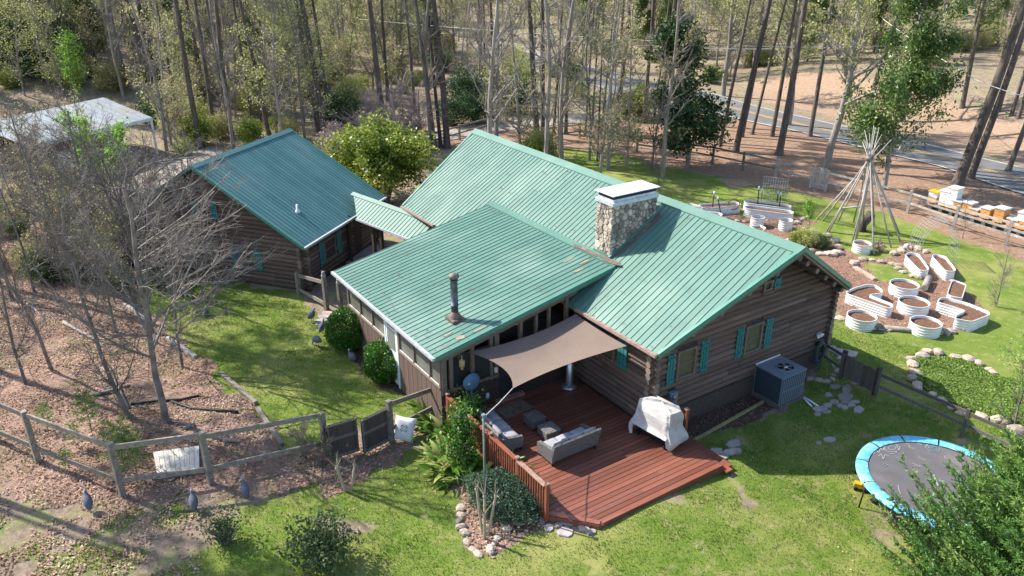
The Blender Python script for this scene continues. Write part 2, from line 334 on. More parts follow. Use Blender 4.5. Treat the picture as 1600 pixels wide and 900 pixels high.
def th(s, lo=.35, hi=.65):
    ad = NN(nt, 'ShaderNodeMath', operation='MULTIPLY_ADD'); nt.links.new(nf, ad.inputs[0]); ad.inputs[1].default_value = .9; ad.inputs[2].default_value = -.45
    a2 = NN(nt, 'ShaderNodeMath', operation='ADD'); nt.links.new(ad.outputs[0], a2.inputs[0]); nt.links.new(s, a2.inputs[1]); return ramp(nt, a2.outputs[0], [(lo, 0), (hi, 1)])
col = base
for s, cc in ((s1.outputs[2], need), (s2.outputs[2], clay), (s1.outputs[0], lawn), (s1.outputs[1], leaf), (A2.outputs['Alpha'], bare), (s2.outputs[0], chips), (s2.outputs[1], soil)): col = mixc(nt, th(s), col, cc)
nt.links.new(col, b.inputs['Base Color']); b.inputs['Roughness'].default_value = .95; b.inputs['Specular IOR Level'].default_value = .1
bp = NN(nt, 'ShaderNodeBump'); bp.inputs['Strength'].default_value = .9; bp.inputs['Distance'].default_value = .05
nt.links.new(nff, bp.inputs['Height']); nt.links.new(bp.outputs[0], b.inputs['Normal'])
tag(link('ground', fast_mesh('ground', np.stack([x, y, zz], 1), F4, gm, 4, {'zone_a': c1, 'zone_b': c2}, True)), kind='structure')

# ------------------------------------------------------------------ road and driveway: sheets laid over the ground
def ribbon(name, L, Rr, mat, dz, sub=8):
    V = []; n = len(L)
    for i in range((n-1)*sub+1):
        t = i/sub; k = min(int(t), n-2); f = t-k
        a = L[k].lerp(L[k+1], f); c = Rr[k].lerp(Rr[k+1], f)
        for u in np.linspace(0, 1, 5): p = a.lerp(c, u); V.append((p.x, p.y, hz(p.x, p.y)+dz))
    m = (n-1)*sub+1; Fq = [(i*5+j, (i+1)*5+j, (i+1)*5+j+1, i*5+j+1) for i in range(m-1) for j in range(4)]
    return tag(link(name, fast_mesh(name, V, Fq, mat, 4)), kind='structure')
far = [at(*p) for p in ((1900, 345), (1600, 262), (1480, 233), (1335, 200), (1210, 173), (1130, 150), (1060, 135), (1000, 125), (930, 106), (860, 92), (800, 80), (755, 70))]
near = [at(*p) for p in ((1900, 400), (1600, 305), (1470, 262), (1320, 225), (1190, 195), (1110, 176), (1040, 165), (985, 152), (920, 133), (850, 116), (790, 100), (745, 86))]
ribbon('road', far, near, asph, .05)
mid = [a.lerp(c, .47) for a, c in zip(far, near)]
def stripe(name, k, w, mat, dz):
    L = [a.lerp(c, k) for a, c in zip(far, near)]; Rr = [a.lerp(c, k+w/(a-c).length) for a, c in zip(far, near)]
    return ribbon(name, L, Rr, mat, dz)
stripe('road_centre_line', .47, .14, yellowp, .056); stripe('road_centre_line', .52, .14, yellowp, .056)
stripe('road_edge_line', .03, .16, whitel, .056); stripe('road_edge_line', .95, .16, whitel, .056)
dl = [at(*p) for p in ((1075, 160), (1000, 172), (900, 176), (800, 183), (700, 200), (600, 208), (500, 200))]
dr = [at(*p) for p in ((1065, 176), (1000, 188), (900, 193), (810, 202), (700, 220), (600, 228), (500, 215))]
ribbon('gravel_driveway', dl, dr, gravel, .04)
ribbon('side_road', [at(740, 64), at(790, 66), at(850, 78)], [at(740, 74), at(790, 76), at(850, 90)], gravel, .06)
ribbon('service_path', [at(150, 310), at(250, 255), at(330, 228)], [at(210, 330), at(290, 275), at(350, 238)], gravel, .04)

# ------------------------------------------------------------------ scattered ground cover (nobody could count it)
def quads(P, U, Vv): return np.stack([P-U-Vv, P+U-Vv, P+U+Vv, P-U+Vv], 1).reshape(-1, 3)
def rdir(n, up=0.0):
    d = rng.normal(size=(n, 3)); d[:, 2] += up; return d/np.linalg.norm(d, axis=1, keepdims=True)
def leaf_quads(P, size, flat=0.0, asp=.6, tone=None):       # four-cornered kite leaves facing random directions
    n = len(P); N_ = rdir(n, flat*4); a = np.cross(N_, rdir(n)); a /= np.linalg.norm(a, axis=1, keepdims=True)+1e-9; c = np.cross(N_, a)
    s = (size*rng.uniform(.6, 1.3, n))[:, None]; V = np.stack([P-a*s, P+c*s*asp+N_*s*.12, P+a*s, P-c*s*asp+N_*s*.12], 1).reshape(-1, 3)
    t = rng.random(n) if tone is None else tone
    return V, np.arange(4*n).reshape(-1, 4), np.repeat(np.stack([t, t, t, np.ones(n)], 1), 4, 0)
def samp(box, n, key, lim=.5):
    px_ = rng.uniform(box[0], box[1], n); py_ = rng.uniform(box[2], box[3], n); z = zones(px_, py_)[key] > lim
    return px_[z], py_[z]
bx = lambda q: (q[:, 0].min(), q[:, 0].max(), q[:, 1].min(), q[:, 1].max())
HOUSE = [(-30.6, -14.5, 14.6, 23), (-25.4, -18.3, 9.5, 16)]
def free(px_, py_):
    k = np.ones(len(px_), bool)
    for a, b_, c, d in HOUSE: k &= ~((px_ > a) & (px_ < b_) & (py_ > c) & (py_ < d))
    k &= ~((px_ > -18.4) & (px_ < -11.9) & (py_ > 9.6) & (py_ < 14.7)); return k
grassm = leafmat('grass_blades', [(0, (.045, .10, .012)), (.4, (.10, .19, .022)), (.75, (.17, .26, .04)), (1, (.40, .37, .16))], trans=.35, val=0)
gx, gy = samp((-34, -5, -3, 27), 430000, 'lawn'); k = free(gx, gy) & (np.hypot(gx, gy) < 38) & (vn(gx, gy, 2.1, 25)+.6*vn(gx, gy, 5.5, 26) > -.85); gx, gy = gx[k], gy[k]; n = len(gx)
h = rng.uniform(.025, .065, n)*(1+.9*np.clip(vn(gx, gy, 1.4, 21), 0, 1)); th_ = rng.uniform(0, 6.28, n); w = rng.uniform(.006, .013, n)
P = np.stack([gx, gy, hgt(gx, gy)-.005+.02*vn(gx, gy, 1.2, 9)], 1); sd = np.stack([np.cos(th_), np.sin(th_), 0*th_], 1)*w[:, None]
tip = P+np.stack([rng.normal(0, .5, n)*h, rng.normal(0, .5, n)*h, h], 1); tn = np.clip(.45+.12*sstep(-17, -12, gx)+.26*vn(gx, gy, 1.1, 22)+.22*vn(gx, gy, 3.3, 23)+.25*vn(gx, gy, .22, 24)+rng.normal(0, .17, n), 0, 1)
tag(link('grass', fast_mesh('grass', np.stack([P-sd, P+sd, tip], 1), np.arange(3*n), grassm, 3, {'tone': np.repeat(np.stack([tn, tn, tn, tn], 1), 3, 0)})), kind='stuff')
litm = leafmat('dead_leaves', [(0, (.13, .075, .05)), (.5, (.31, .185, .13)), (.8, (.43, .29, .21)), (1, (.52, .41, .31))], rough=.85, trans=.1, val=0)
lx, ly = samp((-46, -12, -8, 16), 240000, 'leaf', .12); k = free(lx, ly) & (vn(lx, ly, .8, 27)+.5*vn(lx, ly, 2.6, 28)+rng.normal(0, .35, len(lx)) > -.35); lx, ly = lx[k], ly[k]
lt_ = np.clip(.5+.3*vn(lx, ly, 1.1, 29)+rng.normal(0, .25, len(lx)), 0, 1); V, F, C = leaf_quads(np.stack([lx, ly, hgt(lx, ly)+.035], 1), .04, .7, .6, lt_); tag(link('leaf_litter', fast_mesh('leaf_litter', V, F, litm, 4, {'tone': C})), kind='stuff')
lx, ly = samp((-34, -7, -3, 27), 9000, 'lawn'); k = free(lx, ly) & (vn(lx, ly, .3, 31) > .1); lx, ly = lx[k], ly[k]
V, F, C = leaf_quads(np.stack([lx, ly, hgt(lx, ly)+.04], 1), .03, .8); tag(link('fallen_leaves_on_grass', fast_mesh('fallen_leaves', V, F, litm, 4, {'tone': C})), kind='stuff')
cx, cy = samp((-48, -10, 22, 46), 90000, 'chips')
V, F, C = leaf_quads(np.stack([cx, cy, hgt(cx, cy)+.03], 1), .045, .5, .35); tag(link('wood_chips', fast_mesh('wood_chips', V, F, litm, 4, {'tone': C})), kind='stuff')
sx, sy = samp((-19, -12, 13, 21), 9000, 'soil'); V, F, C = leaf_quads(np.stack([sx, sy, hgt(sx, sy)+.02], 1), .03, .3, .8, rng.random(len(sx))*.5)
tag(link('soil_crumbs', fast_mesh('soil_crumbs', V, F, litm, 4, {'tone': C})), kind='stuff')

# sticks and weeds in the dead leaves
sx, sy = samp((-44, -17, -7, 15), 1500, 'leaf'); mbs = MB(); rs0 = random.Random(31)
for a_, b_ in list(zip(sx, sy))[:420]:
    L_ = rs0.uniform(.2, 1.1); t_ = rs0.uniform(0, 6.28); z_ = hz(a_, b_); e_ = (a_+L_*math.cos(t_), b_+L_*math.sin(t_)); mbs.tube([(a_, b_, z_+.05), ((a_+e_[0])/2+rs0.uniform(-.06, .06), (b_+e_[1])/2+rs0.uniform(-.06, .06), z_+.08), (*e_, hz(*e_)+.05)], [.014, .01, .004], 4, cap=False)
tag(obj('fallen_sticks', mbs, twigm), kind='stuff')
weedm = leafmat('weeds', [(0, (.08, .13, .03)), (1, (.22, .28, .08))], val=0)
wx0, wy0 = samp((-44, -17, -7, 15), 60000, 'leaf'); k = vn(wx0, wy0, .55, 33) > .38; wx0, wy0 = wx0[k], wy0[k]
V, F, C = leaf_quads(np.stack([wx0, wy0, hgt(wx0, wy0)+rng.random(len(wx0))*.12+.03], 1), .035, .2, .4); tag(link('weeds', fast_mesh('weeds', V, F, weedm, 4, {'tone': C})), kind='stuff')
# ------------------------------------------------------------------ roofs and log walls
XE, Y0, WD, ZE, ZR, XR, XL, XLP = -14.065, 14.272, 8.905, 3.164, 5.828, -12.998, -30.459, -31.461
YM, Y1 = Y0+WD/2, Y0+WD; SL = (ZR-ZE)/(WD/2)
XW, YN, YF = -14.56, 14.59, 22.86; XWL = -29.95
FRAME = dict()
def panel_mesh(name, mat, w=.2286):
    return None
def roof_slope(parent, org, along, up, x0, x1, slen, s0=lambda x: 0.0, s1=None, mat=None, w=.2286, name='roof_panel', rib=.019):
    """standing-seam panels, each a sub-part with its raised rib; org = eave point at x=0, along = eave direction, up = direction up the slope"""
    org = Vector(org); along = Vector(along).normalized(); up = Vector(up).normalized(); nrm = along.cross(up); nrm = nrm if nrm.z > 0 else -nrm
    s1 = s1 or (lambda x: slen); x = x0; off = Vector(rootloc(parent)); n = int(round((x1-x0)/w)); w = (x1-x0)/n
    for i in range(n):
        a, b = x0+i*w, x0+(i+1)*w; mb = MB(); r = .009
        Pt = lambda xx, ss, h=0.0: list(org+along*xx+up*ss+nrm*h)
        A0, A1, B0, B1 = s0(a), s1(a), s0(b), s1(b)
        if max(A1-A0, B1-B0) < .02: continue
        A1 = max(A1, A0+.002); B1 = max(B1, B0+.002)
        mb.add([Pt(a, A0, .012), Pt(b, B0, .012), Pt(b, B1, .012), Pt(a, A1, .012), Pt(a, A0, -.004), Pt(b, B0, -.004), Pt(b, B1, -.004), Pt(a, A1, -.004)], [(0, 1, 2, 3), (0, 4, 5, 1), (1, 5, 6, 2), (2, 6, 7, 3), (3, 7, 4, 0)])
        q = a+r*2
        c0, c1 = s0(q), s1(q)
        v = [Pt(a-r*.0, A0+.002, .013), Pt(a, A0+.002, .013+rib), Pt(q, c0+.002, .013+rib), Pt(q+.006, c0+.002, .013), Pt(a, A1-.002, .013), Pt(a, A1-.002, .013+rib), Pt(q, c1-.002, .013+rib), Pt(q+.006, c1-.002, .013)]
        me_i = len(mb.f); mb.add(v, [(0, 1, 5, 4), (1, 2, 6, 5), (2, 3, 7, 6), (0, 3, 2, 1), (4, 5, 6, 7)])
        me = mb.mesh(name, mat, tuple(off)); me.materials.append(ribshade if mat is roofm else ribshade2)
        for k in range(me_i, len(me.polygons)):
            me.polygons[k].material_index = 1 if k == me_i+2 else 0  # only one rib flank takes the dark colour: a painted shade line
        link(name, me, parent)
ribshade2 = M('teal_rib_shade', (.02, .075, .09), (.025, .085, .10), rough=.4, scale=2, bump=0, spec=.5)  # same painted rib shade for the cabin roof
LOGR = .108; LOGP = .195
lb = MB(); lb.tube([(0, 0, 0), (1, 0, 0)], 1, 10); LOGME = lb.mesh('log', logm)
for i_, p_ in enumerate(LOGME.polygons):
    if i_ >= 10: p_.material_index = 1
LOGME.materials.append(logend)
def log_wall(parent, A, B, out, z0, ztop, opens=(), e0=0.0, e1=0.0, zoff=0.0, seed=0, alt=True):
    """logs from plan point A to B; ztop(u)= height limit at distance u; opens = (u0,u1,z0,z1) gaps; e0,e1 = overhang of log ends past the corners"""
    A = Vector((*A, 0)); B = Vector((*B, 0)); L = (B-A).length; d = (B-A).normalized(); out = Vector((*out, 0)); ang = math.atan2(d.y, d.x); r_ = random.Random(seed)
    z = z0+LOGR+zoff; row = 0; us = np.linspace(0, L, 200); zt = np.array([ztop(u) for u in us])
    while z < zt.max()-.05:
        ok = us[zt > z+.04]; a, b = ok.min(), ok.max()
        full = a < .02, b > L-.02
        a = a-(e0 if full[0] else -.02); b = b+(e1 if full[1] else -.02)
        iv = [(a, b)]
        for (u0, u1, q0, q1) in opens:
            if q0-.06 < z < q1+.06: iv = [s for (p, q) in iv for s in ((p, min(q, u0)), (max(p, u1), q)) if s[1]-s[0] > .05]
        for (p, q) in iv:
            cuts = [p]
            while q-cuts[-1] > 3.4: cuts.append(cuts[-1]+r_.uniform(1.3, 3.0))
            cuts.append(q)
            for c0, c1 in zip(cuts[:-1], cuts[1:]):
                if c1-c0 < .03: continue
                g0 = .006 if c0 != p else 0
                rr = LOGR*r_.uniform(.87, 1.07); pos = A+d*(c0+g0)+out*r_.uniform(-.006, .012)
                piece('log', LOGME, parent, (pos.x, pos.y, z), (0, 0, ang), (c1-c0-g0, rr, rr))
        z += LOGP; row += 1
def boxwall(name, A, B, th, z0, ztopA, parent, mat, ztopM=None, um=.5):
    A = Vector((*A, 0)); B = Vector((*B, 0)); d = (B-A).normalized(); nrm = Vector((-d.y, d.x, 0))*th/2; mb = MB()
    prof = [(0, z0), (1, z0), (1, ztopA)]+([(um, ztopM)] if ztopM else [])+[(0, ztopA)]
    f = [A+(B-A)*u+nrm+Vector((0, 0, z)) for u, z in prof]; mb.slab([list(p) for p in f], tuple(-nrm*2)); return obj(name, mb, mat, parent)
glassm, gnt, gb = nodes('window_glass'); gb.inputs['Base Color'].default_value = (.035, .04, .04, 1); gb.inputs['Roughness'].default_value = .08; gb.inputs['Specular IOR Level'].default_value = .6
blindm = M('window_blind', (.13, .12, .07), (.10, .09, .05), rough=.3, scale=4, bump=0, spec=.6)
def window(parent, P, d, out, w, h, mat=framem, pane=glassm, mull=True):
    """P = lower left corner of the opening on the wall plane, d = direction along the wall, out = outward"""
    P = Vector(P); d = Vector(d); o = Vector(out); u = Vector((0, 0, 1)); t = .075
    mb = MB(); dep = .17
    def bar(a, b, wd): mb.beam(a+o*.03, b+o*.03, wd, dep, up=o)
    bar(P+u*(t/2)-d*.02, P+d*(w+.02)+u*(t/2), t); bar(P+u*(h-t/2)-d*.02, P+d*(w+.02)+u*(h-t/2), t)
    bar(P+d*(t/2)+u*t, P+d*(t/2)+u*(h-t), t*.98); bar(P+d*(w-t/2)+u*t, P+d*(w-t/2)+u*(h-t), t*.98)
    f = obj('window', mb, mat, parent)
    g = MB(); g.beam(P+d*t+u*(h/2)+o*.045, P+d*(w-t)+u*(h/2)+o*.045, h-2*t+.01, .02, up=o); obj('pane', g, pane, f)
    if mull: s_ = MB(); s_.beam(P+d*t+u*(h/2)+o*.065, P+d*(w-t)+u*(h/2)+o*.065, .045, .03, up=o); obj('sash_bar', s_, mat, f)
    s2_ = MB(); s2_.beam(P-d*.05-u*.025+o*.08, P+d*(w+.05)-u*.025+o*.08, .05, .16, up=o); obj('sill', s2_, mat, f)
    return f
def shutter(parent, P, d, out, w, h):
    P = Vector(P); d = Vector(d); o = Vector(out); u = Vector((0, 0, 1)); mb = MB(); bw = (w-.05)/3
    for i in range(3):
        a = P+d*(bw/2+i*(bw+.025))+o*.125; dz = (.03, 0, .02)[i]
        mb.beam(a+u*(dz*.5), a+u*(h+dz), bw, .022, up=o)
    f = obj('shutter', mb, teal, parent); m2 = MB()
    for k in (.13, .87): m2.beam(P+u*(h*k)+o*.15+d*.01, P+u*(h*k)+o*.15+d*(w-.01), .075, .022, up=o)
    obj('batten', m2, teal, f); return f

# ---- the main log house
H = thing('log_house', 'long brown log house with pale green metal roof, stone chimney and teal shutters', 'house', (-22, 18.5, 0))
SLEN = math.hypot(WD/2, ZR-ZE); upN = Vector((0, WD/2, ZR-ZE)).normalized(); upF = Vector((0, -WD/2, ZR-ZE)).normalized()
nN = Vector((0, -(ZR-ZE), WD/2)).normalized()
mb = MB()
mb.slab([(XL, Y0, ZE), (XE, Y0, ZE), (XR, YM, ZR), (XLP, YM, ZR)], (0, 0, -.11)); mb.slab([(XLP, YM, ZR), (XR, YM, ZR), (XE, Y1, ZE), (XL, Y1, ZE)], (0, 0, -.11))
roof = obj('roof', mb, trimm, H)
sof = MB()
sof.slab([(XL+.03, Y0+.04, ZE-.09), (XE-.03, Y0+.04, ZE-.09), (XR-.03, YM, ZR-.112), (XLP+.03, YM, ZR-.112)], (0, 0, -.1))
sof.slab([(XLP+.03, YM, ZR-.112), (XR-.03, YM, ZR-.112), (XE-.03, Y1-.04, ZE-.09), (XL+.03, Y1-.04, ZE-.09)], (0, 0, -.1)); obj('soffit_boards', sof, framem, roof)
def s0r(x):
    if x > XE: return (x-XE)/(XR-XE)*SLEN
    if x < XL: return (XL-x)/(XL-XLP)*SLEN
    return 0.0
# the shed roof of the sunroom covers part of the near slope
XS0, XS1, YSL, YSH, ZS = -25.782, -17.97, 9.197, 15.971, 2.822; ZT = ZE+SL*(YSH-Y0)
roof_slope(roof, (0, Y0, ZE), (1, 0, 0), upN, XLP, XR, SLEN, s0r, mat=roofm)
roof_slope(roof, (0, Y1, ZE), (1, 0, 0), upF, XLP, XR, SLEN, s0r, mat=roofm)
rc = MB()
for sgn in (-1, 1): rc.slab([(XLP-.02, YM, ZR+.055), (XR+.02, YM, ZR+.055), (XR-.03, YM+sgn*.27, ZR+.055-.27*SL), (XLP+.03, YM+sgn*.27, ZR+.055-.27*SL)][::sgn], (0, 0, -.03))
obj('ridge_cap', rc, roofm, roof)
fl = MB(); fl.slab([(XLP+.0, YM, ZR+.05), (XLP+.1, YM, ZR+.05), (XL+.1, Y0, ZE+.05), (XL, Y0, ZE+.05)][::-1], (0, 0, -.1)); obj('rake_trim', fl, trimm, roof); fl = MB(); fl.slab([(XR-.1, YM, ZR+.052), (XR+.015, YM, ZR+.052), (XE+.015, Y0, ZE+.052), (XE-.085, Y0, ZE+.052)], (0, 0, -.16)); obj('rake_trim', fl, trimm, roof)
fl = MB(); fl.slab([(XR-.1, YM, ZR+.05), (XR+.015, YM, ZR+.05), (XE+.015, Y1, ZE+.05), (XE-.085, Y1, ZE+.05)][::-1], (0, 0, -.16)); obj('rake_trim', fl, trimm, roof)
gt = MB(); gt.beam((XS1+.15, Y0-.06, ZE-.02), (XE-.02, Y0-.06, ZE-.02), .1, .09); obj('gutter', gt, gutter, roof)
gt = MB(); gt.beam((XL+.02, Y0-.055, ZE-.03), (-27.4, Y0-.055, ZE-.03), .09, .08); obj('gutter', gt, gutter, roof)
for u in (.16, .36, .56, .76, .95):                       # purlin log ends under both rakes
    for sg in (1, -1):
        yy = YM+sg*u*(WD/2-.2); zz_ = ZR-SL*abs(yy-YM)-.32
        pm = MB(); pm.tube([(XW-.3, yy, zz_), (XE+(XR-XE)*(1-u)-.12, yy, zz_)], .1, 10); me = pm.mesh('purlin', darkwood, tuple(rootloc(H))); me.materials.append(logend); me.polygons[10].material_index = 1; me.polygons[11].material_index = 1; link('purlin', me, H)
pm = MB(); pm.tube([(XW-.3, YM, ZR-.34), (XR-.1, YM, ZR-.34)], .1, 10); obj('purlin', pm, logm, H)
ztg = lambda y: ZR-SL*abs(y-YM)-.2
# gable wall facing the AC unit
core = boxwall('gable_wall', (XW-.03, YN+.02), (XW-.03, YF-.02), .12, 0, ztg(YN), H, darkwood, ztg(YM), (YM-YN)/(YF-YN))
og = [(15.46-YN, 16.30-YN, 1.74, 2.76), (18.44-YN, 19.28-YN, 1.71, 2.77), (19.0-YN, 19.48-YN, 3.78, 4.2), (15.2-YN, 15.55-YN, .9, 1.45)]
log_wall(core, (XW, YN), (XW, YF), (1, 0), .72, lambda u: ztg(YN+u), og, .2, .22, 0, 3)
fm = MB(); fm.box((XW+.02, (YN+YF)/2, .33), (.16, YF-YN+.06, .8)); obj('foundation', fm, found, H)
for y_, z_, h_ in ((15.48, 1.76, .98), (18.46, 1.73, 1.02)): window(H, (XW+.02, y_, z_), (0, 1, 0), (1, 0, 0), .8, h_, pane=blindm)
window(H, (XW+.02, 19.02, 3.8), (0, 1, 0), (1, 0, 0), .42, .36, mull=False)
for y_, z_, w_, h_ in ((15.07, 1.70, .3, 1.02), (16.46, 1.67, .32, 1.13), (18.04, 1.69, .31, 1.09), (19.40, 1.68, .32, 1.07), (19.5, 3.82, .3, .34)): shutter(H, (XW, y_, z_), (0, 1, 0), (1, 0, 0), w_, h_)
# eave wall under the shade sail, log end crossings at the near corner
ew = boxwall('eave_wall', (XS1+.02, YN+.03), (XW, YN+.03), .12, 0, ztg(YN)-.02, H, darkwood)
log_wall(ew, (-18.25, YN), (XW, YN), (0, -1), .42, lambda u: ztg(YN)-.05, [(1.3, 2.1, 1.85, 2.75)], 0, .24, .0, 5)
window(H, (-16.93, YN-.02, 1.87), (1, 0, 0), (0, -1, 0), .78, .88, pane=blindm)
shutter(H, (-16.0, YN, 1.86), (1, 0, 0), (0, -1, 0), .42, .95); shutter(H, (-17.3, YN, 1.86), (1, 0, 0), (0, -1, 0), .32, .95)
cb = MB(); cb.box((XW+.02, YN-.14, 1.6), (.09, .05, 2.6)); obj('corner_board', cb, siding, H)
# far eave wall and left gable
fw = boxwall('far_wall', (XWL, YF), (XW, YF), .12, 0, ztg(YF)-.02, H, darkwood); log_wall(fw, (XWL, YF), (XW, YF), (0, 1), .42, lambda u: ztg(YF)-.05, [], .2, .24, .1, 6)
lg = boxwall('gable_wall', (XWL, YN+.02), (XWL, YF-.02), .12, 0, ztg(YN), H, darkwood, ztg(YM)); log_wall(lg, (XWL, YN), (XWL, YF), (-1, 0), .5, lambda u: ztg(YN+u), [], .2, .2, 0, 7)
nw = boxwall('eave_wall', (XWL, YN+.03), (-25.0, YN+.03), .12, 0, ztg(YN)-.02, H, darkwood); log_wall(nw, (XWL, YN), (-25.3, YN), (0, -1), .42, lambda u: ztg(YN)-.05, [], .2, 0, .1, 8)

# ---- sunroom: the shed-roofed wing of the same house
upS = Vector((0, YSH-YSL, ZT-ZS)).normalized(); SS = math.hypot(YSH-YSL, ZT-ZS); sls = (ZT-ZS)/(YSH-YSL)
mb = MB(); mb.slab([(XS0, YSL, ZS), (XS1, YSL, ZS), (XS1, YSH, ZT), (XS0, YSH, ZT)], (0, 0, -.1)); sroof = obj('sunroom_roof', mb, trimm, H)
roof_slope(sroof, (0, YSL, ZS+.004), (1, 0, 0), upS, XS0, XS1, SS, mat=roofm)
so_ = MB(); so_.slab([(XS0+.03, YSL+.03, ZS-.1), (XS1-.03, YSL+.03, ZS-.1), (XS1-.03, YSH-.2, ZT-.14), (XS0+.03, YSH-.2, ZT-.14)], (0, 0, -.09)); obj('soffit_boards', so_, framem, sroof)
sc_ = MB(); sc_.slab([(XS0-.05, YSH+.12, ZT+.12), (XS0-.05, YSH-.14, ZT+.05), (XS1+.05, YSH-.14, ZT+.05), (XS1+.05, YSH+.12, ZT+.12)], (0, 0, -.06)); obj('ridge_flashing', sc_, roofm, sroof)
gt = MB(); gt.beam((XS0-.02, YSL-.06, ZS-.03), (XS1+.02, YSL-.06, ZS-.03), .1, .09); obj('gutter', gt, ggut, sroof)
rk = MB(); rk.slab([(XS1-.02, YSL, ZS+.045), (XS1+.03, YSL, ZS+.045), (XS1+.03, YSH, ZT+.045), (XS1-.02, YSH, ZT+.045)], (0, 0, -.15)); obj('rake_trim', rk, trimm, sroof)
# rust and tar patches where the two roofs meet and round the flue
def roofpatch(x, y, w, l, mat, seed, plane='s', ang=0.0, up=.03):
    r_ = random.Random(seed); pts = []
    for k in range(11):
        t = 2*math.pi*k/11; rr = r_.uniform(.6, 1.15); u, v = math.cos(t)*w*rr, math.sin(t)*l*rr; u, v = u*math.cos(ang)-v*math.sin(ang), u*math.sin(ang)+v*math.cos(ang)
        X_, Y_ = x+u, y+v; Z_ = (ZS+sls*(Y_-YSL)) if plane == 's' else (ZE+SL*(Y_-Y0)); pts.append((X_, Y_, Z_+up+.015))
    m_ = MB(); m_.slab(pts, (0, 0, -.018)); return m_
tar = M('roof_sealant', (.17, .12, .10), (.10, .075, .07), rough=.7, scale=9, bump=.6, c3=(.24, .16, .12)); rust = M('rust_patch', (.33, .23, .17), (.24, .15, .10), rough=.8, scale=12, bump=.3, c3=(.22, .30, .25))
for (x_, y_, w_, l_, s_, a_) in ((-19.5, 15.9, .75, .10, 1, .02), (-18.35, 15.95, .55, .13, 2, -.05)): obj('sealant_patch', roofpatch(x_, y_, w_, l_, tar, s_, up=.1), tar, sroof)
for (x_, y_, w_, l_, s_) in ((-19.55, 15.2, .07, .3, 3), (-18.7, 15.0, .07, .22, 4), (-19.0, 15.45, .06, .2, 5), (-18.32, 10.25, .13, .16, 6), (-18.75, 10.05, .06, .2, 7), (-18.25, 10.9, .04, .3, 8)): obj('rust_patch', roofpatch(x_, y_, w_, l_, rust, s_, up=.018), rust, sroof)
# flue pipe
flz = ZS+sls*(10.64-YSL)
fb = MB(); fb.box((-19.33, 10.66, flz+.05), (.5, .46, .09)); fb.lathe((-19.33, 10.64, flz), [(.2, .05), (.19, .16), (.125, .24), (.125, .3)], 16); flu = obj('flue_pipe', fb, tar, H)
fp = MB(); fp.lathe((-19.33, 10.64, flz), [(.115, .2), (.115, .5), (.122, .5), (.122, .53), (.115, .53), (.115, 1.32), (.13, 1.33), (.13, 1.38)], 20); flm = M('flue_steel', (.10, .115, .13), (.055, .06, .07), rough=.5, scale=9, metal=.4, bump=.2, c3=(.2, .21, .22)); obj('pipe_shaft', fp, flm, flu)
fc = MB(); fc.lathe((-19.33, 10.64, flz), [(.15, 1.44), (.17, 1.45), (.165, 1.53), (.03, 1.60)], 20); fc.tube([(-19.33, 10.64, flz+1.3), (-19.33, 10.64, flz+1.5)], .06, 8); obj('rain_cap', fc, M('cap_steel', (.2, .17, .15), (.12, .11, .1), rough=.6, scale=8), flu)
# sunroom walls
SY = 9.55; SXR = -18.3; SXL = -25.45; zst = lambda y: ZS+sls*(y-YSL)-.19
screenm = M('screen_mesh_window', (.15, .145, .12), (.10, .10, .085), rough=.35, scale=1.2, bump=0, spec=.6, c3=(.20, .2, .18)); thint = MB()
def wallboards(parent, A, B, z0, z1, out, bw=.16, mat=siding):
    A = Vector((*A, 0)); B = Vector((*B, 0)); n = max(1, int((B-A).length/bw)); d = (B-A)/n; o = Vector((*out, 0)); m0 = MB(); m0.box((0, 0, 0), (1, 1, 1)); me = m0.mesh('siding_board', mat); ang = math.atan2(d.y, d.x)
    for i in range(n):
        c = A+d*(i+.5)+o*(.02+.004*(i % 2)); piece('siding_board', me, parent, (c.x, c.y, (z0+z1(c)if callable(z1) else z0+z1)/2), (0, 0, ang), (d.length-.012, .03, (z1(c) if callable(z1) else z1)-z0))
swl = boxwall('sunroom_wall', (SXL, SY+.03), (SXR, SY+.03), .06, 0, 1.5, H, darkwood); wallboards(swl, (SXL, SY), (-22.3, SY), 0.0, 1.52, (0, -1)); wallboards(swl, (-21.2, SY), (SXR, SY), 0.0, 1.52, (0, -1))
tb = MB(); tb.beam((SXL, SY, 2.52), (SXR, SY, 2.52), .12, .2)
for x_ in (-25.4, -24.32, -23.27, -22.26, -21.17, -20.1, -19.02, -18.36): tb.box((x_, SY, 1.98), (.09, .1, 1.0))
tb.beam((SXL, SY-.02, 1.53), (-22.3, SY-.02, 1.53), .14, .05); tb.beam((-21.2, SY-.02, 1.53), (SXR, SY-.02, 1.53), .14, .05); obj('window_frame', tb, framem, swl)
for a_, b_ in ((-25.36, -24.36), (-24.28, -23.31), (-23.23, -22.3), (-21.13, -20.14), (-20.06, -19.06), (-18.98, -18.4)):
    g_ = MB(); g_.box(((a_+b_)/2, SY+.01, 1.99), (b_-a_, .015, .87)); obj('screen_pane', g_, screenm, swl)
    g_ = MB(); g_.box(((a_+b_)/2, SY-.035, 1.585), (b_-a_-.02, .02, .04)); obj('sill', g_, whitel, swl)
dr_ = MB(); dr_.box((-21.73, SY-.02, 1.25), (.80, .05, 2.3)); door = obj('screen_door', dr_, whitep, H)
for q in (((-21.73, SY-.05, 1.72), (.56, .02, .72)), ((-21.73, SY-.05, 2.24), (.56, .02, .12))): g_ = MB(); g_.box(*q); obj('door_pane', g_, screenm, door)
g_ = MB(); g_.box((-21.62, SY-.055, .5), (.22, .03, .3)); obj('pet_flap', g_, blackm, door)
g_ = MB(); g_.box((-22.08, SY-.07, 1.25), (.03, .05, .12)); obj('handle', g_, blackm, door)
g_ = MB()
for x_ in (-22.19, -21.27): g_.box((x_, SY-.02, 1.25), (.09, .08, 2.45))
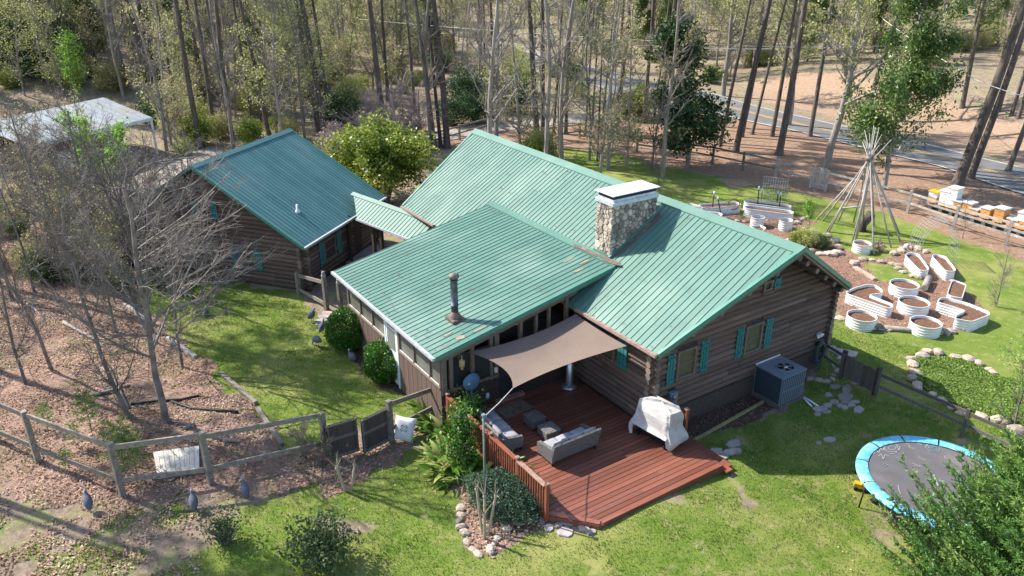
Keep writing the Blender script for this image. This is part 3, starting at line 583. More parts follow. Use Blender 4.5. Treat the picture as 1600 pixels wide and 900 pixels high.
g_.box((-21.73, SY-.02, 2.44), (1.0, .08, .07)); obj('door_frame', g_, whitep, door)
# right wall of the sunroom, seen under the sail
swr = boxwall('porch_wall', (SXR, SY), (SXR, YN), .08, 0, 1.45, H, darkwood)
wallboards(swr, (SXR, SY+.1), (SXR, 11.45), .42, lambda c: 1.36, (1, 0), .15, darkwood); wallboards(swr, (SXR, 12.35), (SXR, YN), .42, lambda c: 1.5, (1, 0), .15, darkwood)
inn = MB(); inn.box((SXR-.35, (SY+YN)/2, 1.9), (.05, YN-SY-.1, 1.6)); obj('interior_shade_sheet', inn, blackm, swr)  # black sheet behind the openings, painted stand-in for the unlit porch inside
pf = MB()
for y_, w_, zt_ in ((9.62, .16, 0), (9.86, .12, 0), (10.62, .12, 0), (11.3, .1, 0), (11.5, .16, 0), (12.4, .12, 0), (13.0, .08, 0), (13.5, .08, 0), (14.2, .12, 0)): pf.box((SXR, y_, (1.3+zst(y_))/2+.0), (.11, w_, zst(y_)-1.3+.02))
for zz0 in (1.4,): pf.beam((SXR+.03, 9.6, zz0), (SXR+.03, 11.45, zz0), .14, .08)
pf.slab([(SXR-.07, SY, zst(SY)-.02), (SXR+.07, SY, zst(SY)-.02), (SXR+.07, YN, zst(YN)-.02), (SXR-.07, YN, zst(YN)-.02)], (0, 0, -.24)); obj('porch_frame', pf, framem, swr)
for a_, b_ in ((9.92, 10.56), (10.68, 11.25)):
    g_ = MB(); g_.box((SXR-.02, (a_+b_)/2, 1.96), (.015, b_-a_, 1.1)); obj('pane', g_, glassm, swr)
dd = MB(); dd.box((SXR+.03, 11.95, 1.42), (.05, .78, 1.98)); pdoor = obj('porch_door', dd, M('dark_door_paint', (.03, .032, .036), (.02, .022, .025), rough=.5, scale=5), H)
g_ = MB(); g_.box((SXR+.12, 11.92, .46), (.2, 1.05, .09)); obj('threshold', g_, caprail, pdoor)
for y_, z_ in ((11.42, 1.62), (11.1, .78)): g_ = MB(); g_.box((SXR+.09, y_, z_), (.07, .09, .17)); obj('outlet_cover', g_, whitep, swr)
# chimney: each stone is a piece
CX0, CX1, CY0, CY1, CZ = -19.26, -18.45, 16.10, 18.0, 6.1
mb = MB(); mb.box(((CX0+CX1)/2, (CY0+CY1)/2, 5.0), (CX1-CX0-.05, CY1-CY0-.05, 2.2)); chim = obj('chimney', mb, mortar, H)
def voronoi(w, h, n, seed, gap=.012, relax=2):
    r_ = np.random.default_rng(seed); P_ = r_.random((n, 2))*[w, h]; cells = []
    def cell(i, P_):
        poly_ = [(0, 0), (w, 0), (w, h), (0, h)]
        for j in range(len(P_)):
            if j == i: continue
            m_ = (P_[i]+P_[j])/2; nn = P_[j]-P_[i]; dd_ = np.hypot(*nn)
            if dd_ > 1.2*max(w, h)*3/math.sqrt(n)+.2: continue
            nn = nn/dd_; m_ = m_-nn*gap; out = []
            for a, b_ in zip(poly_, poly_[1:]+poly_[:1]):
                da = (a[0]-m_[0])*nn[0]+(a[1]-m_[1])*nn[1]; db = (b_[0]-m_[0])*nn[0]+(b_[1]-m_[1])*nn[1]
                if da <= 0: out.append(a)
                if da*db < 0: t = da/(da-db); out.append((a[0]+(b_[0]-a[0])*t, a[1]+(b_[1]-a[1])*t))
            poly_ = out
            if len(poly_) < 3: return None
        return poly_
    for _ in range(relax):
        for i in range(n):
            c = cell(i, P_)
            if c: P_[i] = .5*P_[i]+.5*np.mean(c, 0)
    return [c for c in (cell(i, P_) for i in range(n)) if c]
def stone_face(org, u, v, out, w, h, n, seed, clip=None):
    org = Vector(org); u = Vector(u); v = Vector(v); o = Vector(out); r_ = random.Random(seed)
    for c in voronoi(w, h, n, seed):
        cc = np.mean(c, 0)
        if clip and not clip(cc[0], max(q[1] for q in c)): continue
        d_ = r_.uniform(.025, .06); m_ = MB(); k = len(c)
        bot = [org+u*q[0]+v*q[1] for q in c]; top = [org+u*(cc[0]+(q[0]-cc[0])*.86)+v*(cc[1]+(q[1]-cc[1])*.86)+o*(d_*r_.uniform(.8, 1.15)) for q in c]
        m_.add([list(p) for p in bot+top], [tuple(range(k, 2*k))]+[(i, (i+1) % k, k+(i+1) % k, k+i) for i in range(k)]); obj('stone', m_, chimst, chim)
stone_face((CX0, CY0+.02, 4.1), (1, 0, 0), (0, 0, 1), (0, -1, 0), CX1-CX0, 2.0, 62, 1)
stone_face((CX1-.02, CY0, 4.15), (0, 1, 0), (0, 0, 1), (1, 0, 0), CY1-CY0, 1.95, 135, 2, lambda a, t: 4.15+t > ZE+SL*(CY0+a-Y0))
stone_face((CX1, CY1-.02, 5.3), (-1, 0, 0), (0, 0, 1), (0, 1, 0), CX1-CX0, .8, 20, 3); stone_face((CX0+.02, CY1, 4.8), (0, -1, 0), (0, 0, 1), (-1, 0, 0), CY1-CY0, 1.3, 60, 4, lambda a, t: 4.8+t > ZE+SL*(CY1-a-Y0))
cm = ((CX0+CX1)/2, (CY0+CY1)/2); lx_, ly_ = CX1-CX0, CY1-CY0
g_ = MB(); g_.box((*cm, CZ+.03), (lx_+.1, ly_+.1, .12)); g_.box((*cm, CZ+.13), (lx_-.02, ly_-.02, .1)); obj('chimney_band', g_, leadm, chim)
g_ = MB(); g_.box((*cm, CZ+.24), (lx_-.06, ly_-.06, .14)); obj('chimney_mesh', g_, blackm, chim)
g_ = MB(); g_.prism([(CX0-.07, CY0-.07), (CX1+.07, CY0-.07), (CX1+.07, CY1+.07), (CX0-.07, CY1+.07)], CZ+.31, CZ+.335); g_.add([(CX0, CY0, CZ+.336), (CX1, CY0, CZ+.336), (CX1, CY1, CZ+.336), (CX0, CY1, CZ+.336), (cm[0], CY0+.4, CZ+.40), (cm[0], CY1-.4, CZ+.40)], [(0, 1, 4), (1, 2, 5, 4), (2, 3, 5), (3, 0, 4, 5)]); obj('chimney_cap', g_, M('pale_cap_metal', (.66, .69, .70), (.56, .58, .59), rough=.45, scale=6, metal=.0, bump=.1, c3=(.5, .48, .44)), chim)
g_ = MB()
for a_, b_ in (((CX1+.02, CY0-.05), (CX1+.02, CY1+.1)), ((CX0-.05, CY0-.03), (CX1+.05, CY0-.03))):
    zA = ZE+SL*(a_[1]-Y0)+.05; zB = ZE+SL*(b_[1]-Y0)+.05; g_.beam((*a_, zA), (*b_, zB), .03 if a_[0] != b_[0] else .07, .16)
obj('chimney_flashing', g_, trimm, chim)
g_ = MB(); g_.slab([(CX1+.05, CY0+.0, ZE+SL*(CY0-Y0)+.04), (CX1+.22, CY0+.1, ZE+SL*(CY0+.1-Y0)+.04), (CX1+.28, CY1+.1, ZE+SL*(CY1+.1-Y0)+.04), (CX1+.05, CY1+.1, ZE+SL*(CY1+.1-Y0)+.04)], (0, 0, -.02)); obj('chimney_flashing', g_, tar, chim)

# pine needles and leaves lying on the roofs
dn = []; rs1 = random.Random(8)
for k in range(420):
    x_ = rs1.uniform(XL+.3, XE-.3); q = rs1.random()**1.4
    if rs1.random() < .45: x_ = rs1.uniform(XS0+.2, XS1-.1); y_ = YSL+(YSH-YSL)*q; z_ = ZS+sls*(y_-YSL)+.03
    else:
        y_ = Y0+(YM-Y0)*q; z_ = ZE+SL*(y_-Y0)+.03
        if XS0-.2 < x_ < XS1+.2 and y_ < YSH+.3: continue
    for j in range(rs1.choice((1, 1, 2, 6))): dn.append((x_+rs1.gauss(0, .09), y_, z_+rs1.gauss(0, .004)))
V, F, C = leaf_quads(np.array(dn), .035, 2.0, .4, rng.random(len(dn))*.6); tag(link('roof_debris', fast_mesh('roof_debris', V, F, litm, 4, {'tone': C}), roof.parent), kind='stuff').location = -Vector(H.location)
# ------------------------------------------------------------------ the left log building, set at an angle
PH = .663; ax = Vector((-math.sin(PH), math.cos(PH), 0)); bx_ = Vector((-math.cos(PH), -math.sin(PH), 0)); C0 = Vector((-30.317, 9.598, 2.205)); LL, LW, LH = 7.443, 5.053, 3.036
G2 = thing('log_cabin', 'dark brown log cabin under a steep blue-green metal roof, left of the long house', 'house', (C0.x, C0.y, 0))
up2 = (bx_*LW+Vector((0, 0, LH))).normalized(); SL2 = math.hypot(LW, LH); up3 = (-bx_*LW+Vector((0, 0, LH))).normalized(); C1 = C0+bx_*(2*LW)
mb = MB(); mb.slab([C0, C0+ax*LL, C0+ax*LL+up2*SL2, C0+up2*SL2], (0, 0, -.1)); mb.slab([C0+up2*SL2, C0+ax*LL+up2*SL2, C1+ax*LL, C1], (0, 0, -.1)); r2 = obj('roof', mb, trimm, G2)
roof_slope(r2, C0, ax, up2, 0, LL, SL2, mat=roofm2, w=.2286); roof_slope(r2, C1, ax, up3, 0, LL, SL2, mat=roofm2, w=.2286)
g_ = MB(); rp_ = C0+up2*SL2+Vector((0, 0, .06)); 
for q in (-up2, -up3): g_.slab([rp_, rp_+ax*LL, rp_+ax*LL+q*.24, rp_+q*.24] if q == -up2 else [rp_+q*.24, rp_+q*.24+ax*LL, rp_+ax*LL, rp_], (0, 0, -.03))
obj('ridge_cap', g_, roofm2, r2)
g_ = MB(); g_.slab([C0-ax*.02+Vector((0, 0, .045)), C0+ax*.06+Vector((0, 0, .045)), C0+ax*.06+up2*SL2+Vector((0, 0, .045)), C0-ax*.02+up2*SL2+Vector((0, 0, .045))], (0, 0, -.15)); obj('rake_trim', g_, trimm, r2); g_ = MB()
g_.slab([C0+ax*(LL-.06)+Vector((0, 0, .045)), C0+ax*(LL+.02)+Vector((0, 0, .045)), C0+ax*(LL+.02)+up2*SL2+Vector((0, 0, .045)), C0+ax*(LL-.06)+up2*SL2+Vector((0, 0, .045))], (0, 0, -.13)); obj('rake_trim', g_, trimm, r2)
g_ = MB(); g_.slab([C0+ax*.04+up2*.05-Vector((0, 0, .1)), C0+ax*(LL-.04)+up2*.05-Vector((0, 0, .1)), C0+ax*(LL-.04)+up2*SL2-Vector((0, 0, .1)), C0+ax*.04+up2*SL2-Vector((0, 0, .1))], (0, 0, -.1)); obj('soffit_boards', g_, darkwood, r2)
g_ = MB(); o2 = -bx_; g_.beam(C0+o2*.06-Vector((0, 0, .03)), C0+ax*LL+o2*.06-Vector((0, 0, .03)), .1, .09); obj('gutter', g_, ggut, r2)
# vent pipe on that roof
vb = C0+ax*1.9+up2*1.6; g_ = MB(); g_.lathe(vb, [(.13, -.02), (.12, .05), (.05, .09), (.045, .34)], 12); vp = obj('vent_pipe', g_, whitep, r2); 
K0 = C0+ax*.45+bx_*.4; K1 = C0+ax*(LL-.4)+bx_*.4; K2 = C0+ax*.45+bx_*(2*LW-.4); K3 = C0+ax*(LL-.4)+bx_*(2*LW-.4); WL = (K2-K0).length
zt2 = lambda u: C0.z+LH-abs(u+.4-LW)/LW*LH-.2
fw2 = boxwall('gable_wall', K0.xy, K2.xy, .12, 0, zt2(0), G2, darkwood, zt2(LW-.4), (LW-.4)/WL)
opg = [(2.35, 3.15, .75, 1.6), (6.4, 7.1, .75, 1.6), (4.3, 4.9, 2.9, 3.6)]
log_wall(fw2, K0.xy, K2.xy, tuple((-ax).xy), .05, zt2, opg, .3, .3, 0, 11)
for (u0, u1, a_, b_) in opg:
    p_ = K0+bx_*u0; p_.z = a_; window(G2, p_, bx_, -ax, u1-u0, b_-a_)
    for q_ in (u0-.36, u1+.04): p_ = K0+bx_*q_; p_.z = a_-.05; shutter(G2, p_, bx_, -ax, .32, b_-a_+.1)
L2 = (K1-K0).length
ew2 = boxwall('eave_wall', K0.xy, K1.xy, .12, 0, zt2(0)-.02, G2, darkwood); log_wall(ew2, K0.xy, K1.xy, tuple(o2.xy), .15, lambda u: zt2(0)-.05, [(1.55, 2.6, .72, 1.75), (4.25, 4.95, 0, 1.85)], .3, .2, 0, 12)
p_ = K0+ax*1.57; p_.z = .75; window(G2, p_, ax, o2, 1.0, .98)
for q_ in (1.15, 2.66): p_ = K0+ax*q_; p_.z = .68; shutter(G2, p_, ax, o2, .38, 1.1)
p_ = K0+ax*4.6+o2*.04; g_ = MB(); g_.box((p_.x, p_.y, .95), (.06, .72, 1.8), rot=math.atan2(ax.y, ax.x)-math.pi/2); obj('door', g_, darkwood, G2)
bw2 = boxwall('back_wall', K2.xy, K3.xy, .12, 0, zt2(0)-.02, G2, darkwood); fw3 = boxwall('gable_wall', K1.xy, K3.xy, .12, 0, zt2(0), G2, darkwood, zt2(LW-.4), (LW-.4)/WL); log_wall(fw3, K1.xy, K3.xy, tuple(ax.xy), .05, zt2, [], .25, .25, 0, 14)
# ------------------------------------------------------------------ breezeway between the two
def atz(px, py, z):
    q = CD+CR*(px-800)/FPX-CU*(py-450)/FPX; t = (z-CAMH)/q[2]; return Vector(np.array([0, 0, CAMH])+q*t)
BA, BB = atz(552, 301, 3.05), atz(680, 346, 3.05); BD = (BB-BA); BD.z = 0; BLn = BD.length; BD.normalize(); BN = Vector((BD.y, -BD.x, 0)); 
if (BN.dot(Vector((0, -1, 0)))) < 0: BN = -BN
e1_ = atz(637, 373, 2.4); hw = (e1_-BA).dot(BN); hw = max(1.0, min(1.7, hw))
BW = thing('breezeway', 'small covered walkway roofed in pale green metal joining the cabin and the long house', 'covered walkway', (BA.x, BA.y, 0))
drop = .62; upb = (-BN*hw+Vector((0, 0, drop))).normalized(); sb = math.hypot(hw, drop); upc = (BN*hw+Vector((0, 0, drop))).normalized()
EA = BA+BN*hw-Vector((0, 0, drop)); EF = BA-BN*hw-Vector((0, 0, drop))
xe0 = max(.05, (atz(560, 341, 2.43)-EA).dot(BD)); mb = MB(); mb.slab([EA+BD*xe0, EA+BD*BLn, BB, BA], (0, 0, -.09)); mb.slab([BA, BB, EF+BD*BLn, EF], (0, 0, -.09)); rb = obj('roof', mb, trimm, BW)
roof_slope(rb, EA, BD, upb, 0, BLn, sb, lambda x: max(0, 1-x/xe0)*sb, mat=roofm); roof_slope(rb, EF, BD, upc, 0, BLn, sb, mat=roofm)
g_ = MB(); t_ = Vector((0, 0, .05)); g_.slab([BA+t_, BB+t_, BB+t_-upb*.2, BA+t_-upb*.2][::-1], (0, 0, -.02)); g_.slab([BA+t_, BB+t_, BB+t_-upc*.2, BA+t_-upc*.2], (0, 0, -.02)); obj('ridge_cap', g_, roofm, rb)
g_ = MB(); g_.beam(EA+BD*xe0+BN*.05-t_*.5, EA+BD*BLn+BN*.05-t_*.5, .08, .08); obj('gutter', g_, ggut, rb)
for k in (.12, .45, .55, .95):
    for e_ in (EA-BN*.15, EF+BN*.15): p_ = e_+BD*(BLn*k); g_ = MB(); g_.box((p_.x, p_.y, (p_.z-.1)/2), (.14, .14, p_.z-.1), rot=math.atan2(BD.y, BD.x)); obj('post', g_, darkwood, BW)
g_ = MB(); c_ = (EA+EF)/2+BD*(BLn/2); g_.box((c_.x, c_.y, .03), (BLn+.6, hw*2+.3, .06), rot=math.atan2(BD.y, BD.x)); obj('paving_slab', g_, flagm, BW)
# ------------------------------------------------------------------ deck
ZD = .40; DX0, DX1, DY0 = -18.26, -12.03, 9.64
D = thing('deck', 'low red-brown timber deck in the corner between the long house and its sunroom', 'deck', (-15, 12, 0))
m0 = MB(); m0.box((0, 0, 0), (1, 1, 1)); BRD = m0.mesh('deck_board', deckm)
x_ = DX0; bwid = .158; r_ = random.Random(3)
while x_ < DX1-.02:
    y0_ = DY0 if x_ < -13.0 else DY0+(x_+.16+12.96)*.86; y0_ = max(DY0, y0_)
    y1_ = 14.50 if x_ < -14.5 else 15.0
    cuts = [y0_] + ([r_.uniform(11, 13.6)] if r_.random() < .55 else []) + [y1_]
    for a_, b_ in zip(cuts[:-1], cuts[1:]):
        piece('deck_board', BRD, D, (x_+bwid/2, (a_+b_)/2, ZD-.02+r_.uniform(-.002, .002)), (0, 0, 0), (bwid-.014, b_-a_-.006, .038))
    x_ += bwid+.004
EDG = x_+.01
g_ = MB()
for a_, b_ in (((EDG, 10.55), (EDG, 15.03)), ((-13.02, DY0-.03), (EDG, 10.55)), ((DX0, DY0-.02), (-13.02, DY0-.02)), ((EDG, 15.03), (-14.3, 15.03))): g_.beam((*a_, .20), (*b_, .20), .04, .36)
obj('fascia_board', g_, deckm, D)
g_ = MB(); g_.box((-15.7, 12.1, .16), (5.0, 4.6, .26)); g_.box((-12.7, 12.8, .16), (1.1, 4.0, .26)); obj('joist_frame', g_, blackm, D)
g_ = MB(); g_.beam((-13.06, DY0+.045, ZD+.003), (EDG-.05, 10.60, ZD+.003), .15, .036); obj('edge_board', g_, deckm, D)
g_ = MB(); g_.beam((EDG-.035, 10.66, ZD+.002), (EDG-.035, 15.0, ZD+.002), .10, .036); obj('edge_board', g_, deckm, D)
g_ = MB(); g_.box((-12.95, 15.22, .27), (2.1, .34, .05)); g_.box((-12.95, 15.22, .12), (2.05, .3, .2)); obj('step', g_, deckm, D)
g_ = MB(); g_.box((-11.82, 13.1, .17), (.28, 1.5, .05)); obj('step', g_, deckm, D)
g_ = MB(); g_.box((-11.85, 15.1, .28), (.24, .24, .05)); obj('step_block', g_, railm, D)
POST = MB().box((0, 0, 0), (1, 1, 1)).mesh('railing_post', railm); BAL = MB().box((0, 0, 0), (1, 1, 1)).mesh('baluster', railm)
px_ = [-12.96, -14.3, -15.64, -16.98, -18.1]
for p_ in px_: piece('railing_post', POST, D, (p_, DY0-.02, .70), None, (.09, .09, 1.36)); q_ = MB(); q_.box((p_, DY0-.02, 1.4), (.11, .11, .05)); obj('post_cap', q_, caprail, D)
for a_, b_ in zip(px_[:-1], px_[1:]):
    g_ = MB(); g_.box(((a_+b_)/2, DY0-.03, 1.325), (a_-b_-.09, .13, .035)); obj('cap_rail', g_, caprail if a_ > -13 else railm, D)
    g_ = MB(); g_.box(((a_+b_)/2, DY0-.02, 1.27), (a_-b_-.09, .04, .075)); g_.box(((a_+b_)/2, DY0-.02, .52), (a_-b_-.09, .04, .075)); obj('railing_rail', g_, railm, D)
    n_ = 11
    for k in range(n_): piece('baluster', BAL, D, (a_+(b_-a_)*(k+1)/(n_+1), DY0-.06, .89), None, (.035, .035, .84))
piece('railing_post', POST, D, (-13.5, 15.05, .85), None, (.1, .1, 1.1)); q_ = MB(); q_.box((-13.5, 15.05, 1.41), (.13, .13, .05)); obj('post_cap', q_, caprail, D)
q_ = MB(); q_.beam((-13.5, 15.05, 1.3), (-14.5, 15.05, 1.3), .1, .04); q_.beam((-13.5, 15.05, .9), (-14.5, 15.05, .9), .04, .08); obj('railing_rail', q_, railm, D)

# ------------------------------------------------------------------ wicker furniture (local frame: length along x, front towards +y)
def sofa(label, loc, rz, L=1.72, dp=.72):
    t = thing('wicker_sofa', label, 'sofa', (loc[0], loc[1], ZD), rz, 'grey wicker sofas on the deck')
    def loc_obj(n, mb, m, p=t): return obj(n, mb, m, p, local=True)
    b_ = MB(); b_.box((0, .02, .23), (L-.02, dp-.06, .20)); fr = loc_obj('seat_frame', b_, wick)
    b_ = MB(); nseg = 10; prof = [(-dp/2+.03, .13), (-dp/2-.05, .45), (-dp/2-.12, .74), (-dp/2-.07, .77), (-dp/2+.06, .45), (-dp/2+.10, .2)]
    v = [(sx*L/2, y, z) for sx in (-1, 1) for y, z in prof]; k = len(prof)
    b_.add(v, [tuple(range(k)), tuple(range(k, 2*k))[::-1]]+[(i, k+i, k+(i+1) % k, (i+1) % k) for i in range(k)]); loc_obj('backrest', b_, wick)
    for s_ in (-1, 1):
        a_ = MB(); x0 = s_*(L/2-.05); pr = [(-dp/2, .13), (-dp/2-.03, .58), (-dp/2+.1, .57), (dp/2-.15, .50), (dp/2, .47), (dp/2+.02, .40), (dp/2-.02, .13)]; k = len(pr)
        v = [(x0+w_, y, z) for w_ in (-.055, .055) for y, z in pr]; a_.add(v, [tuple(range(k)), tuple(range(k, 2*k))[::-1]]+[(i, k+i, k+(i+1) % k, (i+1) % k) for i in range(k)]); loc_obj('armrest', a_, wick)
        for yy in (-dp/2+.06, dp/2-.05): l_ = MB(); l_.box((s_*(L/2-.06), yy, .07), (.05, .05, .14)); loc_obj('leg', l_, blackm)
    def pillow(w, d, h, c, rot, name):
        P_ = MB(); N_ = 8; vs = []; 
        for i in range(N_+1):
            for j in range(N_+1):
                u, v_ = i/N_*2-1, j/N_*2-1; e = (1-u**6)*(1-v_**6); vs.append((u, v_, e))
        top = [(u*w/2*(1-.02*v_*v_), v_*d/2*(1-.02*u*u), h/2*e**.5) for u, v_, e in vs]; bot = [(a, b, -c_) for a, b, c_ in top]
        f = [(i*(N_+1)+j, (i+1)*(N_+1)+j, (i+1)*(N_+1)+j+1, i*(N_+1)+j+1) for i in range(N_) for j in range(N_)]; M0 = len(top)
        m_ = Matrix.Rotation(rot, 3, 'X'); pts = [list(m_ @ Vector(p)+Vector(c)) for p in top+bot]; P_.add(pts, f+[tuple(M0+i for i in q[::-1]) for q in f], True); loc_obj(name, P_, cush)
    w = (L-.14)/3
    for i in (-1, 0, 1):
        pillow(w-.01, dp-.16, .15, (i*w, .05, .40), 0, 'seat_cushion'); pillow(w-.02, .34, .13, (i*w, -dp/2+.09, .62), R(-68), 'back_cushion')
    return t
sofa('grey wicker sofa with its back against the deck railing', (-16.55, 10.42), R(-3), 1.75)
s2 = sofa('grey wicker sofa standing free mid-deck, its back towards the camera', (-14.86, 11.75), R(90), 1.66)
def ottoman(label, x, y, rz):
    t = thing('wicker_footstool', label, 'footstool', (x, y, ZD), rz, 'small square wicker footstools on the deck')
    b_ = MB(); pr = [(.25, .08), (.25, .30), (.27, .31), (.27, .345), (.20, .35)]
    vs = [(sx*r, sy*r*.96, z) for r, z in pr for sx, sy in ((-1, -1), (1, -1), (1, 1), (-1, 1))]; b_.add(vs, [(i*4+j, i*4+(j+1) % 4, (i+1)*4+(j+1) % 4, (i+1)*4+j) for i in range(4) for j in range(4)]); b_.add([(-.21, -.2, .352), (.21, -.2, .352), (.21, .2, .352), (-.21, .2, .352), (0, 0, .33)], [(0, 1, 4), (1, 2, 4), (2, 3, 4), (3, 0, 4)]); obj('seat', b_, wick, t, True)
    for sx in (-1, 1):
        for sy in (-1, 1): l_ = MB(); l_.box((sx*.225, sy*.215, .06), (.04, .04, .12)); obj('leg', l_, blackm, t, True)
ottoman('wicker footstool nearer the sunroom wall', -16.5, 11.72, R(2)); ottoman('wicker footstool with sun-bleached top beside the free-standing sofa', -15.75, 11.72, R(-3))
# grill under its cloth cover
GX, GY = -13.95, 14.42
gt_ = thing('covered_grill', 'barbecue grill hidden under a crumpled pale cloth cover', 'grill', (GX, GY, ZD), R(8))
V_ = []; nr, na = 12, 44; r_ = np.random.default_rng(5); fold = r_.random(na); fold = (fold+np.roll(fold, 1)+np.roll(fold, -1))/3
for i in range(nr):
    t = i/(nr-1)
    for j in range(na):
        a = 2*math.pi*j/na; ca, sa = math.cos(a), math.sin(a); p = .22; cx_ = math.copysign(abs(ca)**p, ca); sy_ = math.copysign(abs(sa)**p, sa)
        if t < .55: k = t/.55; hw_, hd_, zz_ = .76-.10*k+.06*math.sin(k*6), .50-.12*k, .10+.75*k
        else: k = (t-.55)/.45; hw_, hd_, zz_ = .66-.14*k if k < .7 else .56*(1-(k-.7)/.3*.96), .40-.17*k if k < .7 else .28*(1-(k-.7)/.3*.95), .85+.36*min(1, k/.7)+.05*max(0, k-.7)/.3+.03*math.sin(5*a+i)*(k > .3)
        sag = .07*(fold[j]-.5)*(1-t)*2+.022*math.sin(a*3+i*.9); low = (.32 if -1.9 < a-2*math.pi*(a > math.pi) < -1.1 else .07*math.sin(a*2.5+1))*(1-t*3) if t < .3 else 0
        V_.append((cx_*(hw_+sag), sy_*(hd_+sag), zz_+low+.03*math.sin(3*a+4*t)*(1 if t > .4 else .3)))
mb = MB(); mb.add(V_, [(i*na+j, i*na+(j+1) % na, (i+1)*na+(j+1) % na, (i+1)*na+j) for i in range(nr-1) for j in range(na)]); mb.f.append(tuple((nr-1)*na+j for j in range(na))); mb.sm.append(False); obj('cover', mb, coverm, gt_, True)
g_ = MB(); g_.box((0, 0, .32), (1.0, .5, .5)); g_.box((0, -.02, .72), (.9, .48, .3)); obj('grill_body', g_, blackm, gt_, True)
for sx in (-.5, .5): g_ = MB(); g_.tube([(sx-.03, -.3, .08), (sx+.03, -.3, .08)], .075, 12); obj('wheel', g_, blackm, gt_, True)
# shade sail, its rope and its pole
A_ = atz(731, 550, 2.62); B_ = Vector((-17.75, 14.16, 3.02)); C_ = Vector((-15.25, 14.14, 2.99)); D_ = atz(801, 607, 2.55)
def edge(P_, Q_, inn, sag):
    mid_ = (A_+B_+C_+D_)/4
    def f(t):
        p = P_.lerp(Q_, t); m_ = (P_+Q_)/2; d_ = (mid_-m_); d_.z = 0; d_.normalize(); return p+d_*(inn*4*t*(1-t))-Vector((0, 0, sag*4*t*(1-t)))
    return f
eAB, eDC, eAD, eBC = edge(A_, B_, .16, .08), edge(D_, C_, .30, .10), edge(A_, D_, .42, .05), edge(B_, C_, .03, .02)
N_ = 24; vs = []
for i in range(N_+1):
    u = i/N_
    for j in range(N_+1):
        v = j/N_; p = eAB(v)*(1-u)+eDC(v)*u+eAD(u)*(1-v)+eBC(u)*v-(A_*(1-u)*(1-v)+D_*u*(1-v)+B_*(1-u)*v+C_*u*v)
        p.z -= .10*math.sin(u*math.pi)*math.sin(v*math.pi); vs.append(list(p))
mb = MB(); mb.add(vs, [(i*(N_+1)+j, (i+1)*(N_+1)+j, (i+1)*(N_+1)+j+1, i*(N_+1)+j+1) for i in range(N_) for j in range(N_)], True)
vs2 = [[a, b, c-.006] for a, b, c in vs]; mb.add(vs2, [(i*(N_+1)+j, i*(N_+1)+j+1, (i+1)*(N_+1)+j+1, (i+1)*(N_+1)+j) for i in range(N_) for j in range(N_)], True)
SA = thing('shade_sail', 'taupe shade sail stretched over the deck from the eaves to a pole', 'shade sail', (-16.8, 12.3, 2.7)); obj('fabric', mb, sailm, SA)
PB = at(758, 797); PT = Vector((PB.x, PB.y, 3.0)); 
g_ = MB(); g_.tube([D_-Vector((0, 0, .0)), D_.lerp(PT, .5)-Vector((0, 0, .03)), PT], .014, 6); obj('rope', g_, whitel, SA)
polem = M('green_grey_pole', (.17, .22, .19), (.13, .17, .15), rough=.5, scale=6); g_ = MB(); g_.tube([PB, PT+Vector((0, 0, .05))], .027, 10); g_.box((PT.x, PT.y, PT.z+.07), (.09, .09, .05)); tag(obj('sail_pole', g_, polem), 'tall grey-green steel pole rising from the juniper bed', 'pole')
# things on the deck
t = thing('patio_heater', 'silver cylindrical column with a flared foot under the far end of the sail', 'heater', (-17.75, 14.0, ZD)); g_ = MB(); g_.lathe((0, 0, 0), [(.27, 0), (.27, .03), (.15, .07), (.12, .12)], 20); obj('foot', g_, metalm, t, True)
g_ = MB(); g_.lathe((0, 0, 0), [(.12, .1), (.12, 1.5)], 20); obj('column', g_, metalm, t, True)
g_ = MB(); g_.box((-17.6, 11.72, ZD+.012), (.62, 1.05, .02), rot=R(3)); tag(obj('doormat', g_, M('doormat', (.24, .19, .12), (.12, .10, .07), rough=.95, scale=14, c3=(.10, .09, .08))), 'patterned brown mat on the deck below the porch door', 'doormat')
t = thing('covered_fan', 'standing fan wrapped in a dull blue cover beside the porch window', 'fan', (-18.02, 10.42, ZD), 0); bl = M('blue_cover', (.10, .20, .32), (.07, .14, .23), rough=.8, scale=7)
g_ = MB(); g_.lathe((0, 0, 0), [(.02, 0), (.025, 1.0)], 10); g_.lathe((0, 0, 0), [(.19, 0), (.19, .03), (.03, .06)], 16); obj('stand', g_, bl, t, True)
g_ = MB()
nn_ = 14; vs = [(.11*math.sqrt(max(0, 1-(r/.3)**2))*s*(1 if s > 0 else .7), r*math.cos(a)*(1+.06*math.sin(3*a)), 1.2+r*math.sin(a)) for s in (1, -1) for r in (.0, .1, .2, .27, .3) for a in [2*math.pi*k/nn_ for k in range(nn_)]]
fs = []
for s in range(2):
    for i in range(4):
        for j in range(nn_): q = [s*5*nn_+i*nn_+j, s*5*nn_+i*nn_+(j+1) % nn_, s*5*nn_+(i+1)*nn_+(j+1) % nn_, s*5*nn_+(i+1)*nn_+j]; fs.append(tuple(q if s else q[::-1]))
g_.add(vs, fs, True); obj('head', g_, bl, t, True)
t = thing('bird_feeder', 'small yellowish hanging feeder at the sunroom roof corner', 'bird feeder', (-18.1, 10.15, 2.28)); g_ = MB(); g_.lathe((0, 0, 0), [(.01, -.2), (.05, -.18), (.05, -.1), (.09, -.08), (.09, .02), (.10, .1), (.02, .16), (.005, .3)], 12); ym = M('yellow_plastic', (.45, .33, .14), (.35, .25, .1), rough=.5); obj('feeder_body', g_, ym, t, True)
